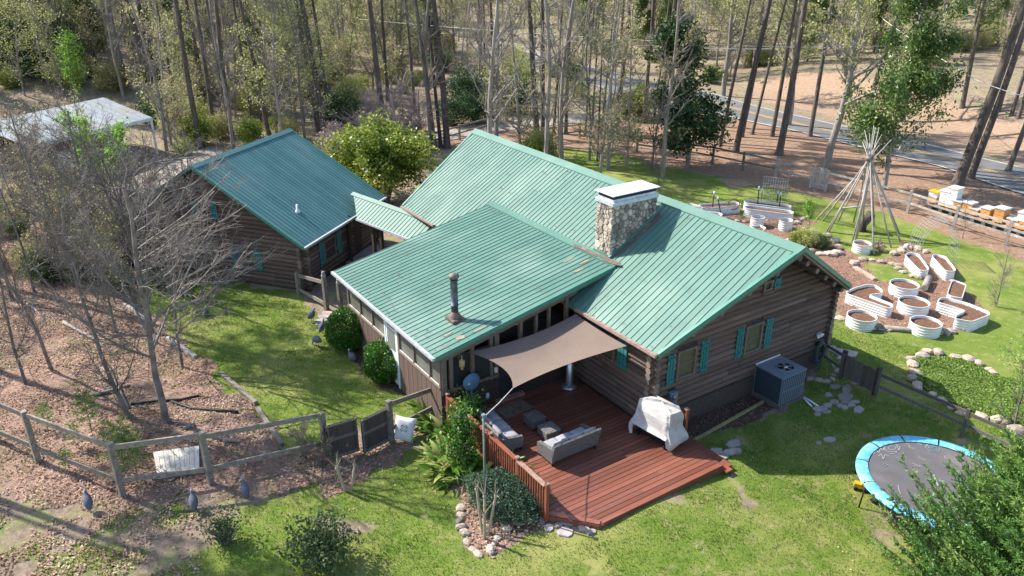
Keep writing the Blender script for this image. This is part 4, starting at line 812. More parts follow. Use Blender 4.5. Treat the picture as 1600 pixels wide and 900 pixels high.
# ------------------------------------------------------------------ things fixed to or standing by the gable wall
AC = thing('air_conditioning_unit', 'dark grey box-shaped air conditioner with louvred side standing against the gable wall', 'air conditioner', (-13.93, 19.78, 0)); hx, hy, hh = .57, .58, .98
g_ = MB(); g_.box((0, 0, .07), (2*hx+.1, 2*hy+.06, .14)); obj('base_pad', g_, oldgrey, AC, True)
g_ = MB(); g_.box((0, 0, .14+hh/2), (2*hx-.02, 2*hy-.02, hh)); obj('casing', g_, acm, AC, True)
g_ = MB(); g_.box((0, 0, .14+hh+.015), (2*hx+.03, 2*hy+.03, .04)); obj('top_panel', g_, acm, AC, True)
g_ = MB(); g_.box((.02, -hy, .14+hh/2), (2*hx-.12, .02, hh-.06)); obj('access_panel', g_, acdark, AC, True)
SLT = MB().box((0, 0, 0), (1, 1, 1)).mesh('louvre', acm)
for k in range(12): piece('louvre', SLT, AC, (hx+.01, -hy+.07+k*(2*hy-.14)/11, .14+hh/2), None, (.03, .035, hh-.1), True)
g_ = MB(); g_.box((hx+.0, 0, .14+hh/2), (.012, 2*hy-.08, hh-.08)); obj('coil_guard', g_, acdark, AC, True)
g_ = MB(); g_.box((hx+.03, 0, .14+hh/2), (.02, 2*hy-.1, .03)); obj('louvre_bar', g_, acm, AC, True)
g_ = MB(); g_.lathe((.12, .08, .14+hh), [(.30, .036), (.30, .05), (.27, .055), (.27, .04)], 28, cap=False); obj('fan_ring', g_, acm, AC, True)
g_ = MB(); g_.lathe((.12, .08, .14+hh), [(.27, .038), (.001, .039)], 28, cap=False); obj('fan_well', g_, blackm, AC, True)
for k in range(5): g_ = MB(); a = k*2*math.pi/5; c, s = math.cos(a), math.sin(a); g_.add([(.12+c*.06-s*.03, .08+s*.06+c*.03, .14+hh+.045), (.12+c*.25-s*.07, .08+s*.25+c*.07, .14+hh+.05), (.12+c*.25+s*.05, .08+s*.25-c*.05, .14+hh+.042), (.12+c*.06+s*.03, .08+s*.06-c*.03, .14+hh+.042)], [(0, 1, 2, 3)]); obj('fan_blade', g_, metalm, AC, True)
g_ = MB(); g_.lathe((.12, .08, .14+hh), [(.07, .04), (.07, .075), (.02, .08)], 14); obj('fan_hub', g_, metalm, AC, True)
g_ = MB(); g_.box((-hx+.0, 0, .14+hh+.055), (.12, 2*hy+.04, .05)); obj('flashing', g_, whitep, AC, True)
t = thing('electric_meter', 'electric meter box with a round glass dial on the gable wall', 'electric meter', (XW+.12, 15.36, 1.2)); g_ = MB(); g_.box((.04, 0, 0), (.14, .3, .46)); obj('box', g_, acm, t, True)
g_ = MB(); g_.tube([(.11, 0, .08), (.20, 0, .08)], [.095, .08], 18); obj('dial', g_, metalm, t, True); g_ = MB(); g_.tube([(.05, .0, -.2), (.05, 0, -.9)], .03, 8); obj('conduit', g_, acm, t, True)
t = thing('garden_hose', 'dark garden hose coiled on a hook at the far corner of the gable wall', 'hose', (XW+.2, 22.35, .72)); hosem = M('hose_rubber', (.07, .09, .10), (.045, .06, .07), rough=.5, scale=8); r_ = random.Random(4)
pts = []
for k in range(260): a = k*2*math.pi/26; rr = .30+.045*math.sin(k*.37)+.03*math.sin(a*.5); pts.append((.03+.10*abs(math.sin(k*.11)), rr*.72*math.cos(a), rr*1.28*math.sin(a)))
g_ = MB(); g_.tube(pts, .022, 6); obj('coil', g_, hosem, t, True); g_ = MB(); g_.box((-.03, 0, .3), (.1, .2, .14)); obj('hanger', g_, blackm, t, True)
t = thing('wall_light', 'pale twin floodlight fixed above the hose on the gable wall', 'light', (XW+.14, 22.3, 1.42)); g_ = MB(); g_.tube([(0, -.07, 0), (.12, -.1, -.04)], [.04, .075], 10); g_.tube([(0, .07, 0), (.12, .1, -.04)], [.04, .075], 10); obj('lamp_head', g_, whitep, t, True); g_ = MB(); g_.box((0, 0, .02), (.06, .2, .1)); obj('mount', g_, acm, t, True)
g_ = MB(); g_.beam(at(1083, 691)+Vector((0, 0, .05)), at(1193, 629)+Vector((0, 0, .05)), .07, .09); tag(obj('garden_edging', g_, M('mossy_timber', (.30, .28, .13), (.20, .19, .09), rough=.9, scale=7)), 'yellow-green timber edging along the bare soil below the gable wall', 'edging')
g_ = MB(); a_, b_ = at(1252, 620), at(1278, 636); g_.tube([a_+Vector((0, 0, .06)), b_+Vector((0, 0, .04))], .03, 8); g_.tube([a_+Vector((.08, -.06, .06)), b_+Vector((-.1, -.2, .04))], .03, 8); tag(obj('drain_pipe', g_, whitep), 'two white plastic drain pipes lying beside the air conditioner', 'pipe')
# ------------------------------------------------------------------ trampoline
TC = Vector((-7.96, 18.86, 0)); TC.z = hz(TC.x, TC.y); TZ = .80-TC.z; TR_ = 2.04
# the mat with chalk drawings: flat marks laid on it
T = thing('trampoline', 'round trampoline with a bright blue safety pad and chalk drawings on its dark mat', 'trampoline', TC)
g_ = MB(); g_.lathe((0, 0, TZ), [(0.001, 0), (.6, -.012), (1.3, -.008), (TR_-.32, 0)], 48, cap=False)
matm = M('trampoline_mat', (.115, .105, .11), (.09, .083, .088), rough=.8, scale=2.2, bump=.1, c3=(.15, .13, .125)); mat_o = obj('mat', g_, matm, T, True)
NS = 12
for k in range(NS):
    a0, a1 = 2*math.pi*k/NS+.012, 2*math.pi*(k+1)/NS-.012; n_ = 9; vs = []; rr_ = random.Random(k)
    for i in range(n_+1):
        a = a0+(a1-a0)*i/n_; w_ = .008*math.sin(i*2.3+k)
        for r, z in ((TR_-.31, .028), (TR_-.22, .052+w_), (TR_-.1, .056-w_), (TR_-.015, .035), (TR_, -.04)): vs.append((r*math.cos(a), r*math.sin(a), TZ+z))
    g_ = MB(); g_.add(vs, [(i*5+j, i*5+j+1, (i+1)*5+j+1, (i+1)*5+j) for i in range(n_) for j in range(4)], True); obj('safety_pad', g_, bluep, T, True)
g_ = MB(); g_.tube([((TR_-.06)*math.cos(a), (TR_-.06)*math.sin(a), TZ-.02) for a in np.linspace(0, 2*math.pi, 49)], .025, 8, cap=False); obj('frame_ring', g_, blackm, T, True)
for k in range(8):
    a = 2*math.pi*(k+.35)/8; c, s = math.cos(a), math.sin(a); g_ = MB(); g_.tube([((TR_-.06)*c, (TR_-.06)*s, TZ-.02), ((TR_-.0)*c, (TR_)*s, .03)], .022, 8); obj('leg', g_, blackm, T, True)
chalk = M('chalk', (.36, .37, .39), (.22, .22, .24), rough=.95, scale=30, bump=0); chalkb = M('chalk_blue', (.20, .32, .36), rough=.95, bump=0)
def chalkline(pts, w=.022, mat=chalk):
    m_ = MB(); P_ = [Vector((atz(px, py, TC.z+TZ).x-TC.x, atz(px, py, TC.z+TZ).y-TC.y, TZ+.006)) for px, py in pts]
    for a_, b_ in zip(P_[:-1], P_[1:]):
        d_ = (b_-a_); 
        if d_.length < 1e-4: continue
        d_.normalize(); n_ = Vector((-d_.y, d_.x, 0))*w/2; m_.add([list(a_-n_-d_*w*.3), list(a_+n_-d_*w*.3), list(b_+n_+d_*w*.3), list(b_-n_+d_*w*.3)], [(0, 1, 2, 3)])
    return m_
def chalkz(name, strokes, mat=chalk, w=.018):             # strokes in zoomed photo coordinates (x5, origin 1300,670)
    m_ = MB()
    for st in strokes:
        q = chalkline([(1300+a/5, 670+b/5) for a, b in st], w)
        for v, in [(q,)]:
            if q.v: m_.add(np.concatenate(q.v), q.f)
    obj(name, m_, mat, mat_o, True)
chalkz('chalk_cross', [[(735, 392), (880, 412)], [(795, 360), (825, 445)]], w=.035)
chalkz('chalk_flower', [[(400+62*math.cos(t)+70, 150+32*math.sin(t)) for t in np.linspace(0, 6.3, 14)], [(470+30*math.cos(t), 150+16*math.sin(t)) for t in np.linspace(0, 6.3, 9)], [(325, 200), (345, 165), (365, 190), (380, 150), (400, 170), (410, 130)], [(470, 115), (500, 125), (520, 160), (500, 190), (455, 195)]])
chalkz('chalk_writing', [[(360, 215), (385, 195), (400, 240), (415, 200), (440, 215)], [(580, 115), (610, 130), (600, 145), (640, 155)], [(660, 105), (700, 130)], [(730, 150), (740, 120), (760, 150)], [(675, 220), (730, 248)], [(515, 440), (525, 490), (545, 530)], [(630, 270), (700, 295)], [(640, 285), (690, 300)], [(1000, 285), (1080, 320)], [(1010, 300), (1060, 325)], [(880, 215), (885, 230), (905, 232)]])
chalkz('chalk_swirl', [[(800+(20+6*t)*math.cos(t*1.5)*.9, 160+(10+3*t)*math.sin(t*1.5)) for t in np.linspace(0, 8, 26)], [(415+18*math.cos(t), 280+9*math.sin(t)) for t in np.linspace(0, 5, 8)], [(515+14*math.cos(t), 232+8*math.sin(t)) for t in np.linspace(0, 5, 7)]], chalkb)
p_ = at(1343, 765); t = thing('toy_truck', 'small yellow and black toy truck lying under the trampoline edge', 'toy', p_, .6); yt = M('toy_yellow', (.6, .36, .03), rough=.4)
g_ = MB(); g_.box((0, 0, .12), (.34, .16, .08)); g_.box((.1, 0, .2), (.1, .14, .1)); g_.prism([(-.16, -.08), (.03, -.08), (.03, .08), (-.16, .08)], .16, .22); obj('body', g_, yt, t, True)
for sx in (-.11, .11):
    for sy in (-.09, .09): g_ = MB(); g_.tube([(sx, sy-.02, .06), (sx, sy+.02, .06)], .055, 12); obj('wheel', g_, blackm, t, True)
p_ = at(1366, 787); g_ = MB(); g_.tube([p_+Vector((-.12, 0, .05)), p_+Vector((.02, .03, .1)), p_+Vector((.12, .06, .05))], [.04, .09, .05], 8); tag(obj('black_bag', g_, blackm), 'crumpled black bag on the bare soil under the trampoline', 'bag')

# ------------------------------------------------------------------ fences
def rail_fence(name, label, posts, tops, mat, rails=(.9, .35), pw=.13, rw=.14, rt=.05, gaps=(), cat='fence', lean=None):
    t = thing(name, label, cat, posts[0])
    for p, h in zip(posts, tops):
        g_ = MB(); l_ = (lean or Vector((0, 0, 0))); g_.beam(p-Vector((0, 0, .1)), p+Vector((0, 0, h))+l_*h, pw, pw*.95, up=(1, .3, 0)); obj('post', g_, mat, t)
    for i, (a, b) in enumerate(zip(posts[:-1], posts[1:])):
        if i in gaps: continue
        for k in rails:
            w_ = random.uniform(-.03, .03); g_ = MB(); g_.beam(a+Vector((0, 0, tops[i]*k+w_)), b+Vector((0, 0, tops[i+1]*k-w_)), rt, rw); obj('rail', g_, mat, t)
    return t
LP = [(-130, 680), (-20, 655), (60, 722), (192, 775), (330, 757), (510, 712)]
P_ = [at(*p) for p in LP]; P_[0] = at(-150, 640); P_[1] = at(-45, 675)
rail_fence('rail_fence', 'weathered grey two-rail fence bending round the leafy ground at lower left', P_, [1.75]*5+[1.5], fence, (.93, .30), .15, .15, .05)
P_ = [at(612, 692), at(700, 642)]; rail_fence('rail_fence', 'short weathered two-rail fence from the gate post to the sunroom wall', P_, [1.5, 1.05], fence, (.93, .36), .15, .15, .05)
def zpt(z0x, z0y, s, l): return [at(z0x+a/s, z0y+b/s) for a, b in l]
F1 = [at(468, 460), at(511, 485)]; rail_fence('rail_fence', 'short two-rail wooden fence section against the corner of the log cabin', F1, [1.05, 1.45], fence, (.86, .2), .16, .14, .06)
F2 = [at(533, 485), at(562, 490)]; rail_fence('rail_fence', 'short single-rail fence section between the round bush and the path', F2, [1.15, .7], fence, (.75,), .16, .12, .05)
orn = M('grey_ornament', (.34, .33, .32), (.22, .21, .2), rough=.8, scale=12)
for (p_, h_), lb_ in zip(((F1[1], 1.45), (F2[0], 1.15)), ('small grey owl-like ornament topping the post by the cabin', 'small grey owl-like ornament topping the post by the round bush')):
    t = thing('post_ornament', lb_, 'ornament', p_+Vector((0, 0, h_))); g_ = MB(); g_.lathe((0, 0, 0), [(.07, 0), (.1, .06), (.09, .14), (.06, .18), (.075, .23), (.05, .29), (.01, .3)], 10); g_.tube([(.03, .04, .27), (.04, .06, .33)], [.02, .005], 5); g_.tube([(-.03, -.04, .27), (-.04, -.06, .33)], [.02, .005], 5); obj('figure', g_, orn, t, True)
F3 = [at(1278, 567), at(1312, 590)]; rail_fence('rail_fence', 'short dark two-rail fence between the house corner and the plank gate', F3, [1.0, 1.0], oldgrey, (.85, .4), .12, .1, .05)
g_ = MB(); g_.tube([at(1284, 548)+Vector((0, 0, .3)), at(1303, 577)+Vector((0, 0, .05))], .025, 7); tag(obj('leaning_pole', g_, fence2), 'thin pale pole leaning in the short dark fence by the house corner', 'pole')
ga, gb_ = at(1316, 591), at(1363, 616); t = thing('plank_gate', 'grey weathered gate of upright boards right of the air conditioner', 'gate', ga); d_ = (gb_-ga); L_ = d_.length; d_.normalize(); PLK = MB().box((0, 0, 0), (1, 1, 1)).mesh('plank', oldgrey)
for k in range(7): c_ = ga+d_*(L_*(k+.5)/7); piece('plank', PLK, t, (c_.x, c_.y, .50+random.uniform(-.02, .02)), (0, 0, math.atan2(d_.y, d_.x)), (L_/7-.02, .03, .82))
g_ = MB(); 
for z_ in (.25, .75): g_.beam(ga+Vector((0, 0, z_))+Vector((-d_.y, d_.x, 0))*.03, gb_+Vector((0, 0, z_))+Vector((-d_.y, d_.x, 0))*.03, .04, .08)
obj('brace', g_, oldgrey, t); 
for q_ in (ga-d_*.07, gb_+d_*.07): g_ = MB(); g_.beam(q_-Vector((0, 0, .1)), q_+Vector((0, 0, 1.05)), .14, .13, up=(1, 0, 0)); obj('post', g_, darkwood, t)
F4 = [at(1368, 619), at(1502, 682), at(1640, 745)]; rail_fence('rail_fence', 'grey two-rail fence running from the plank gate behind the trampoline', F4, [1.0, 1.0, 1.0], oldgrey, (.85, .42), .1, .1, .05)
# double gate of dark boards
def board_gate(label, bl, br, h):
    a, b = at(*bl), at(*br); d = (b-a); L = d.length; d.normalize(); n = Vector((-d.y, d.x, 0)); t = thing('board_gate', label, 'gate', a); me = MB().box((0, 0, 0), (1, 1, 1)).mesh('board', gatem); ang = math.atan2(d.y, d.x)
    for k in range(6): c = a+d*(L*(k+.5)/6); piece('board', me, t, (c.x, c.y, a.z+.1+h/2), (0, 0, ang), (L/6-.008, .03, h))
    g = MB()
    for z in (.14, h*.66, h+.06): g.beam(a-n*.03+Vector((0, 0, z)), b-n*.03+Vector((0, 0, z)), .04, .1 if z < h else .05)
    for q in (a+d*.04, b-d*.04): g.beam(q-n*.03+Vector((0, 0, .1)), q-n*.03+Vector((0, 0, h+.1)), .04, .08, up=(1, 0, 0))
    obj('frame', g, oldgrey, t)
    g = MB()
    for z in (.35, h-.1): g.box((b.x+.03 if bl[0] > 550 else a.x-.03, b.y if bl[0] > 550 else a.y, a.z+z), (.16, .06, .1))
    obj('hinge', g, blackm, t); return t
board_gate('left leaf of the low dark board gate by the vine-covered post', (515, 722), (562, 707), 1.15); board_gate('right leaf of the low dark board gate beside the pillow', (568, 712), (611, 690), 1.15)
# pillow leaning on the fence
p_ = at(633, 688); t = thing('pillow', 'white pillow with a printed flower wreath leaning against the fence by the gate', 'pillow', p_, R(52)); pm_ = M('white_pillow_cloth', (.66, .64, .62), (.55, .54, .53), rough=.9, scale=7, bump=.4)
N_ = 10; vs = []
for i in range(N_+1):
    for j in range(N_+1): u, v = i/N_*2-1, j/N_*2-1; e = max(0, (1-u**4)*(1-v**4)); vs.append((u*.33*(1-.08*(1-v*v)), .10*e**.6, v*.38*(1-.08*(1-u*u))))
K_ = len(vs); f = [(i*(N_+1)+j, (i+1)*(N_+1)+j, (i+1)*(N_+1)+j+1, i*(N_+1)+j+1) for i in range(N_) for j in range(N_)]; mrot = Matrix.Rotation(R(-24), 3, 'X')@Matrix.Rotation(R(8), 3, 'Y')
g_ = MB(); g_.add([list(mrot@Vector((a, -b, c))+Vector((0, 0, .42))) for a, b, c in vs]+[list(mrot@Vector((a, b, c))+Vector((0, 0, .42))) for a, b, c in vs], f+[tuple(K_+i for i in q[::-1]) for q in f], True); po = obj('pillow_body', g_, pm_, t, True)
for k in range(12):
    a = 2*math.pi*k/12; rr = .10 if k % 3 else .05; c = mrot@Vector((rr*math.cos(a), -.112, .03+rr*math.sin(a)))+Vector((0, 0, .42)); g_ = MB(); g_.lathe((0, 0, 0), [(.028, 0), (.001, .006)], 7, cap=False); o_ = obj('printed_flower', g_, (chalkb, M('print_red', (.4, .14, .12)), M('print_blue', (.12, .25, .42)))[k % 3], po, True); o_.location = c; o_.rotation_euler = (R(66), 0, 0)
# concrete board, timbers, drain hoses, branches on the leafy ground
q = [at(240, 711), at(312, 701), at(313, 741), at(248, 752)]; t = thing('grooved_platform', 'pale grooved board panel lying flat behind the lower-left fence', 'board', q[0])
for k in range(9):
    a, b = q[0].lerp(q[1], k/9), q[0].lerp(q[1], (k+.93)/9); c, d = q[3].lerp(q[2], (k+.93)/9), q[3].lerp(q[2], k/9); g_ = MB(); u_ = Vector((0, 0, .11)); g_.slab([d+u_, c+u_, b+u_, a+u_], (0, 0, -.03)); obj('board', g_, M('panel_board', (.62, .57, .49), (.5, .45, .38), rough=.85, scale=12, c3=(.38, .33, .27), rnd=.06) if k == 0 else bpy.data.materials['panel_board'], t)
g_ = MB(); g_.slab([q[3]+Vector((0, 0, .075)), q[2]+Vector((0, 0, .075)), q[1]+Vector((0, 0, .075)), q[0]+Vector((0, 0, .075))], (0, 0, -.06)); obj('backing', g_, oldgrey, t)
for k, (a, b, lab) in enumerate((((193, 475), (227, 502), 'pale timber edging the lawn below the big bare tree, farthest piece'), ((262, 530), (306, 560), 'pale timber edging the lawn beside the big bare trunk'), ((345, 585), (400, 632), 'pale timber edging the lawn, third piece towards the gate'), ((402, 640), (441, 697), 'pale timber edging the lawn, nearest piece by the grey fence'))):
    g_ = MB(); g_.beam(at(*a)+Vector((0, 0, .06)), at(*b)+Vector((0, 0, .06)), .13, .12); tag(obj('lawn_timber', g_, fence2 if k < 2 else fence), lab, 'timber', 'timbers edging the lawn')
for a, lab in (([(205, 633), (245, 628), (285, 626), (313, 620)], 'black drain hose lying straight across the dead leaves by the bare trunk'), ([(268, 629), (300, 640), (340, 643), (372, 646)], 'black drain hose with a kink, right of the bare trunk')):
    g_ = MB(); g_.tube([at(*p)+Vector((0, 0, .05)) for p in a], .045, 8); tag(obj('drain_hose', g_, blackm), lab, 'hose')
rb_ = random.Random(9)
for k, (a, lab) in enumerate(((((288, 672), (302, 660)), 'short dark log lying by the fence post in the dead leaves'), (((100, 505), (185, 560)), 'long fallen branch in the dead leaves at left'), (((145, 620), (205, 603)), 'fallen grey branch left of the leaning trunk'), (((200, 640), (160, 575)), 'dark fallen limb under the leaning bare tree'), (((350, 690), (372, 693)), 'small dark root piece near the fence'), (((30, 470), (70, 500)), 'mossy fallen limb at the far left edge'))):
    A0, B0 = at(*a[0]), at(*a[1]); m_ = A0.lerp(B0, .5)+Vector((.1, .1, .1)); g_ = MB(); g_.tube([A0+Vector((0, 0, .06)), m_, B0+Vector((0, 0, .04))], [.07, .05, .025], 7)
    for j in range(3): s_ = A0.lerp(B0, rb_.uniform(.2, .9)); g_.tube([s_+Vector((0, 0, .06)), s_+Vector((rb_.uniform(-.6, .6), rb_.uniform(-.6, .6), rb_.uniform(.05, .3)))], [.025, .008], 5)
    tag(obj('fallen_branch', g_, barkg), lab, 'branch', 'branches on the leafy ground')

# ------------------------------------------------------------------ stones
def stone_mesh(seed, mat, flat=.55):
    r_ = random.Random(seed); m_ = MB(); vs = []; n = 7; rings = [(.55, 0), (1, .25), (.95, .7), (.5, 1)]; e = [r_.uniform(.72, 1.15) for _ in range(n)]
    for r, z in rings:
        for j in range(n): a = 2*math.pi*j/n+.2*r_.random(); vs.append((r*e[j]*math.cos(a)*.5, r*e[j]*math.sin(a)*.5*r_.uniform(.8, 1), z*flat-.08))
    m_.add(vs, [(i*n+j, i*n+(j+1) % n, (i+1)*n+(j+1) % n, (i+1)*n+j) for i in range(3) for j in range(n)]+[tuple(3*n+j for j in range(n))]); return m_.mesh('stone', mat)
STN = [stone_mesh(k, stonem) for k in range(6)]; palest = M('pale_stone', (.46, .37, .29), (.30, .24, .19), rough=.9, scale=9, bump=.7, bdist=.02, rnd=.2, c3=(.55, .42, .32)); PST = [stone_mesh(10+k, palest) for k in range(5)]
def stone_border(label, pts, size, meshes=STN, close=False, jit=.25, cat='stone border'):
    P = [at(*p) for p in pts]; P += [P[0]] if close else []; t = thing('stone_border', label, cat, P[0]); r_ = random.Random(len(label))
    for a, b in zip(P[:-1], P[1:]):
        L = (b-a).length; n = max(1, int(L/(size*.95)))
        for k in range(n):
            c = a.lerp(b, (k+.5)/n); s = size*r_.uniform(.75, 1.3); piece('stone', r_.choice(meshes), t, (c.x+r_.uniform(-1, 1)*size*jit, c.y+r_.uniform(-1, 1)*size*jit, hz(c.x, c.y)), (r_.uniform(-.15, .15), r_.uniform(-.15, .15), r_.uniform(0, 6.3)), (s*1.25, s, s*r_.uniform(.6, .95)))
    return t
stone_border('fieldstones edging the juniper bed by the deck railing', [(722, 790), (722, 830), (730, 855), (742, 868), (760, 868), (770, 855), (775, 842), (785, 833), (800, 822), (822, 815), (840, 806), (852, 803)], .24)
stone_border('pale stones along the near edge of the raised-bed garden', [(1290, 483), (1300, 492), (1318, 503), (1340, 511), (1370, 515), (1400, 517), (1450, 519), (1480, 521), (1498, 518), (1512, 514)], .34, PST)
stone_border('stones round the small grass patch among the raised beds', [(1333, 416), (1343, 409), (1355, 406), (1370, 409), (1385, 412), (1402, 414), (1407, 423), (1418, 430), (1435, 434), (1448, 438)], .36, PST)
stone_border('stones at the far side of the bed under the wire arch', [(1389, 400), (1402, 396), (1405, 390), (1416, 388), (1425, 387), (1440, 393), (1455, 399)], .42, PST)
stone_border('stones between the long raised beds at right', [(1478, 433), (1484, 437), (1490, 441)], .35, PST)
stone_border('ring of rocks round the planted mound behind the gable peak', [(1228, 377), (1240, 372), (1252, 364), (1264, 360), (1282, 367), (1296, 373), (1309, 383), (1311, 392), (1303, 398), (1288, 400), (1272, 398), (1256, 390)], .5, PST+STN[:2])
stone_border('low stones edging the upper raised beds', [(1132, 347), (1145, 345), (1158, 346), (1172, 348)], .3, PST); stone_border('low stones at the right end of the upper beds', [(1236, 352), (1248, 347), (1262, 342), (1262, 337)], .3, PST)
stone_border('stone path winding along the left of the herb bed at right', [(1420, 566), (1422, 578), (1423, 590), (1427, 598), (1433, 605), (1445, 612), (1463, 622), (1480, 634), (1495, 642), (1515, 650), (1540, 655), (1560, 660), (1580, 668), (1600, 680)], .42, PST)
stone_border('stones along the top of the herb bed at right', [(1423, 566), (1432, 560), (1445, 554), (1462, 551), (1480, 556), (1500, 561), (1525, 565), (1538, 575), (1550, 582), (1556, 588)], .38, PST)
stone_border('round rocks in an arc near the air conditioner', [(1261, 593), (1275, 597), (1287, 596), (1295, 595), (1302, 590), (1304, 583), (1311, 578)], .26, STN)
stone_border('small pale rocks at the foot of the gable wall', [(1085, 640), (1110, 629), (1135, 621), (1165, 612)], .13, PST, jit=.8)
def flags(label, L, z=.03):
    t = thing('flagstone_path', label, 'flagstones', at(*L[0][:2])); r_ = random.Random(L[0][0])
    for (px, py, rx, ry) in L:
        n = r_.choice((5, 6, 7)); a0 = r_.random()*3; P = []
        for k in range(n): a = a0+2*math.pi*k/n+r_.uniform(-.2, .2); q = r_.uniform(.85, 1.1); w = at(px+rx*q*math.cos(a), py+ry*q*math.sin(a)); P.append((w.x, w.y))
        if sum(P[i][0]*P[(i+1) % n][1]-P[(i+1) % n][0]*P[i][1] for i in range(n)) < 0: P = P[::-1]
        zc = hz(*P[0]); g_ = MB(); c = np.mean(P, 0); g_.prism(P, zc-.02, zc+z); k2 = [(c[0]+(p[0]-c[0])*.94, c[1]+(p[1]-c[1])*.94) for p in P]; g_.prism(k2, zc+z, zc+z+.012); obj('flagstone', g_, flagm, t)
flags('irregular grey flagstones in the grass between air conditioner and trampoline', [(1305, 605, 10, 4), (1323, 609, 9, 8), (1320, 621, 14, 7), (1294, 618, 7, 4), (1280, 640, 13, 5), (1293, 634, 9, 4), (1291, 644, 9, 3), (1303, 629, 8, 4), (1313, 635, 6, 4), (1320, 638, 6, 4), (1322, 629, 8, 3), (1335, 629, 9, 3), (1330, 634, 7, 3), (1342, 641, 9, 6), (1277, 648, 6, 3), (1335, 600, 7, 3)])
flags('two flat stones alone in the shaded grass left of the trampoline', [(1296, 688, 11, 5), (1279, 693, 5, 3)])
flags('flagstones in the grass by the right end of the deck', [(1145, 694, 13, 7), (1140, 707, 10, 6), (1118, 706, 13, 6), (1130, 714, 10, 5), (1150, 706, 9, 5)])
flags('flagstones at the chamfered near corner of the deck', [(884, 832, 15, 9), (868, 811, 9, 5), (889, 817, 15, 5), (857, 826, 8, 6), (912, 826, 10, 6), (923, 832, 9, 5), (873, 821, 8, 5), (848, 812, 6, 4), (847, 818, 6, 3), (918, 818, 8, 4)])
flags('stepping stones behind the short dark fence at the house corner', [(1296, 545, 12, 5), (1309, 549, 11, 5), (1325, 553, 20, 7), (1288, 537, 6, 4), (1316, 560, 10, 4)])
for p_, r0, lb_ in (((510, 493), .33, 'round concrete stepping stone at the end of the short fence'), ((503, 504), .3, 'round stepping stone half hidden in the grass by the guinea fowl')):
    c_ = at(*p_); g_ = MB(); g_.lathe(c_, [(r0, -.02), (r0, .05), (r0-.02, .06)], 24); tag(obj('stepping_stone', g_, flagm), lb_, 'stepping stone', 'round stepping stones')
bord = [at(1335, 419), at(1367, 438)]; g_ = MB(); g_.beam(bord[0]+Vector((0, 0, .05)), bord[1]+Vector((0, 0, .05)), .2, .1); tag(obj('plank_edging', g_, palest), 'pale straight edging on the left of the small grass patch', 'edging')
g_ = MB(); g_.tube([at(1365, 514)+Vector((0, 0, .1)), at(1415, 519)+Vector((0, 0, .1)), at(1472, 523)+Vector((0, 0, .08))], .11, 8); tag(obj('edging_log', g_, barkg), 'long thin log along the near edge of the raised-bed garden', 'log')
g_ = MB(); g_.tube([at(1443, 456)+Vector((0, 0, .18)), at(1450, 440)+Vector((0, 0, .18))], .14, 10); lgm_ = obj('garden_log', g_, barkg); tag(lgm_, 'short thick log at the corner of the small grass patch', 'log')

# ------------------------------------------------------------------ raised beds
def resample(P, n):
    P = np.array(P+[P[0]], float); d = np.r_[0, np.cumsum(np.hypot(*np.diff(P, axis=0).T))]; t = np.linspace(0, d[-1], n, endpoint=False); return np.stack([np.interp(t, d, P[:, 0]), np.interp(t, d, P[:, 1])], 1)
def raised_bed(label, outline, h=.43, n=64, smooth=3, soilz=.33):
    P = resample([tuple(p) for p in outline], n)
    for _ in range(smooth): P = (P*2+np.roll(P, 1, 0)+np.roll(P, -1, 0))/4
    if np.sum(P[:, 0]*np.roll(P[:, 1], -1)-np.roll(P[:, 0], -1)*P[:, 1]) < 0: P = P[::-1]
    c = P.mean(0); z0 = hz(*c); P = P-c; tg = np.roll(P, -1, 0)-np.roll(P, 1, 0); nr_ = np.stack([tg[:, 1], -tg[:, 0]], 1); nr_ /= np.linalg.norm(nr_, axis=1, keepdims=True)+1e-9
    t = thing('raised_bed', label, 'raised bed', (c[0], c[1], z0), 0, 'white corrugated raised beds'); rings = []; K = 18
    for k in range(K+1): z = -.05+(h+.05)*k/K; rings.append((.014*math.sin(k*math.pi/2), z))
    rings += [(.012, h), (.012, h+.022), (-.014, h+.022), (-.014, h), (-.010, soilz-.03)]
    vs = []
    for o_, z in rings: vs += [(p[0]+q[0]*o_, p[1]+q[1]*o_, z) for p, q in zip(P, nr_)]
    g_ = MB(); g_.add(vs, [(i*n+j, i*n+(j+1) % n, (i+1)*n+(j+1) % n, (i+1)*n+j) for i in range(len(rings)-1) for j in range(n)], True); obj('wall', g_, galv, t, True)
    r_ = random.Random(int(abs(c[0])*100)); g_ = MB(); g_.add([(p[0]-q[0]*.012, p[1]-q[1]*.012, soilz+r_.uniform(-.015, .015)) for p, q in zip(P, nr_)], [tuple(range(n))]); obj('soil', g_, mulch, t, True); return t
def zo(z0x, z0y, s, L, z=.43): return [tuple(atz(z0x+a/s, z0y+b/s, z)[:2]) for a, b in L]
def circ(px, py, w, z=.43):
    c = atz(px, py, z); r = w/2/(FPX/((Vector((0, 0, CAMH))-c).dot(Vector(-CD)))); return [(c.x+r*math.cos(a), c.y+r*math.sin(a)) for a in np.linspace(0, 2*math.pi, 40, endpoint=False)]
def stad(pa, pb, w, z=.43):
    a, b = atz(*pa, z), atz(*pb, z); d = (b-a).normalized(); n_ = Vector((-d.y, d.x, 0)); th0 = math.atan2(d.y, d.x); out = [tuple((b+(d*math.cos(t)+n_*math.sin(t))*w/2)[:2]) for t in np.linspace(-math.pi/2, math.pi/2, 9)]; return out+[tuple((a+(-d*math.cos(t)-n_*math.sin(t))*w/2)[:2]) for t in np.linspace(-math.pi/2, math.pi/2, 9)]
Z6 = (1300, 360, 6.154)
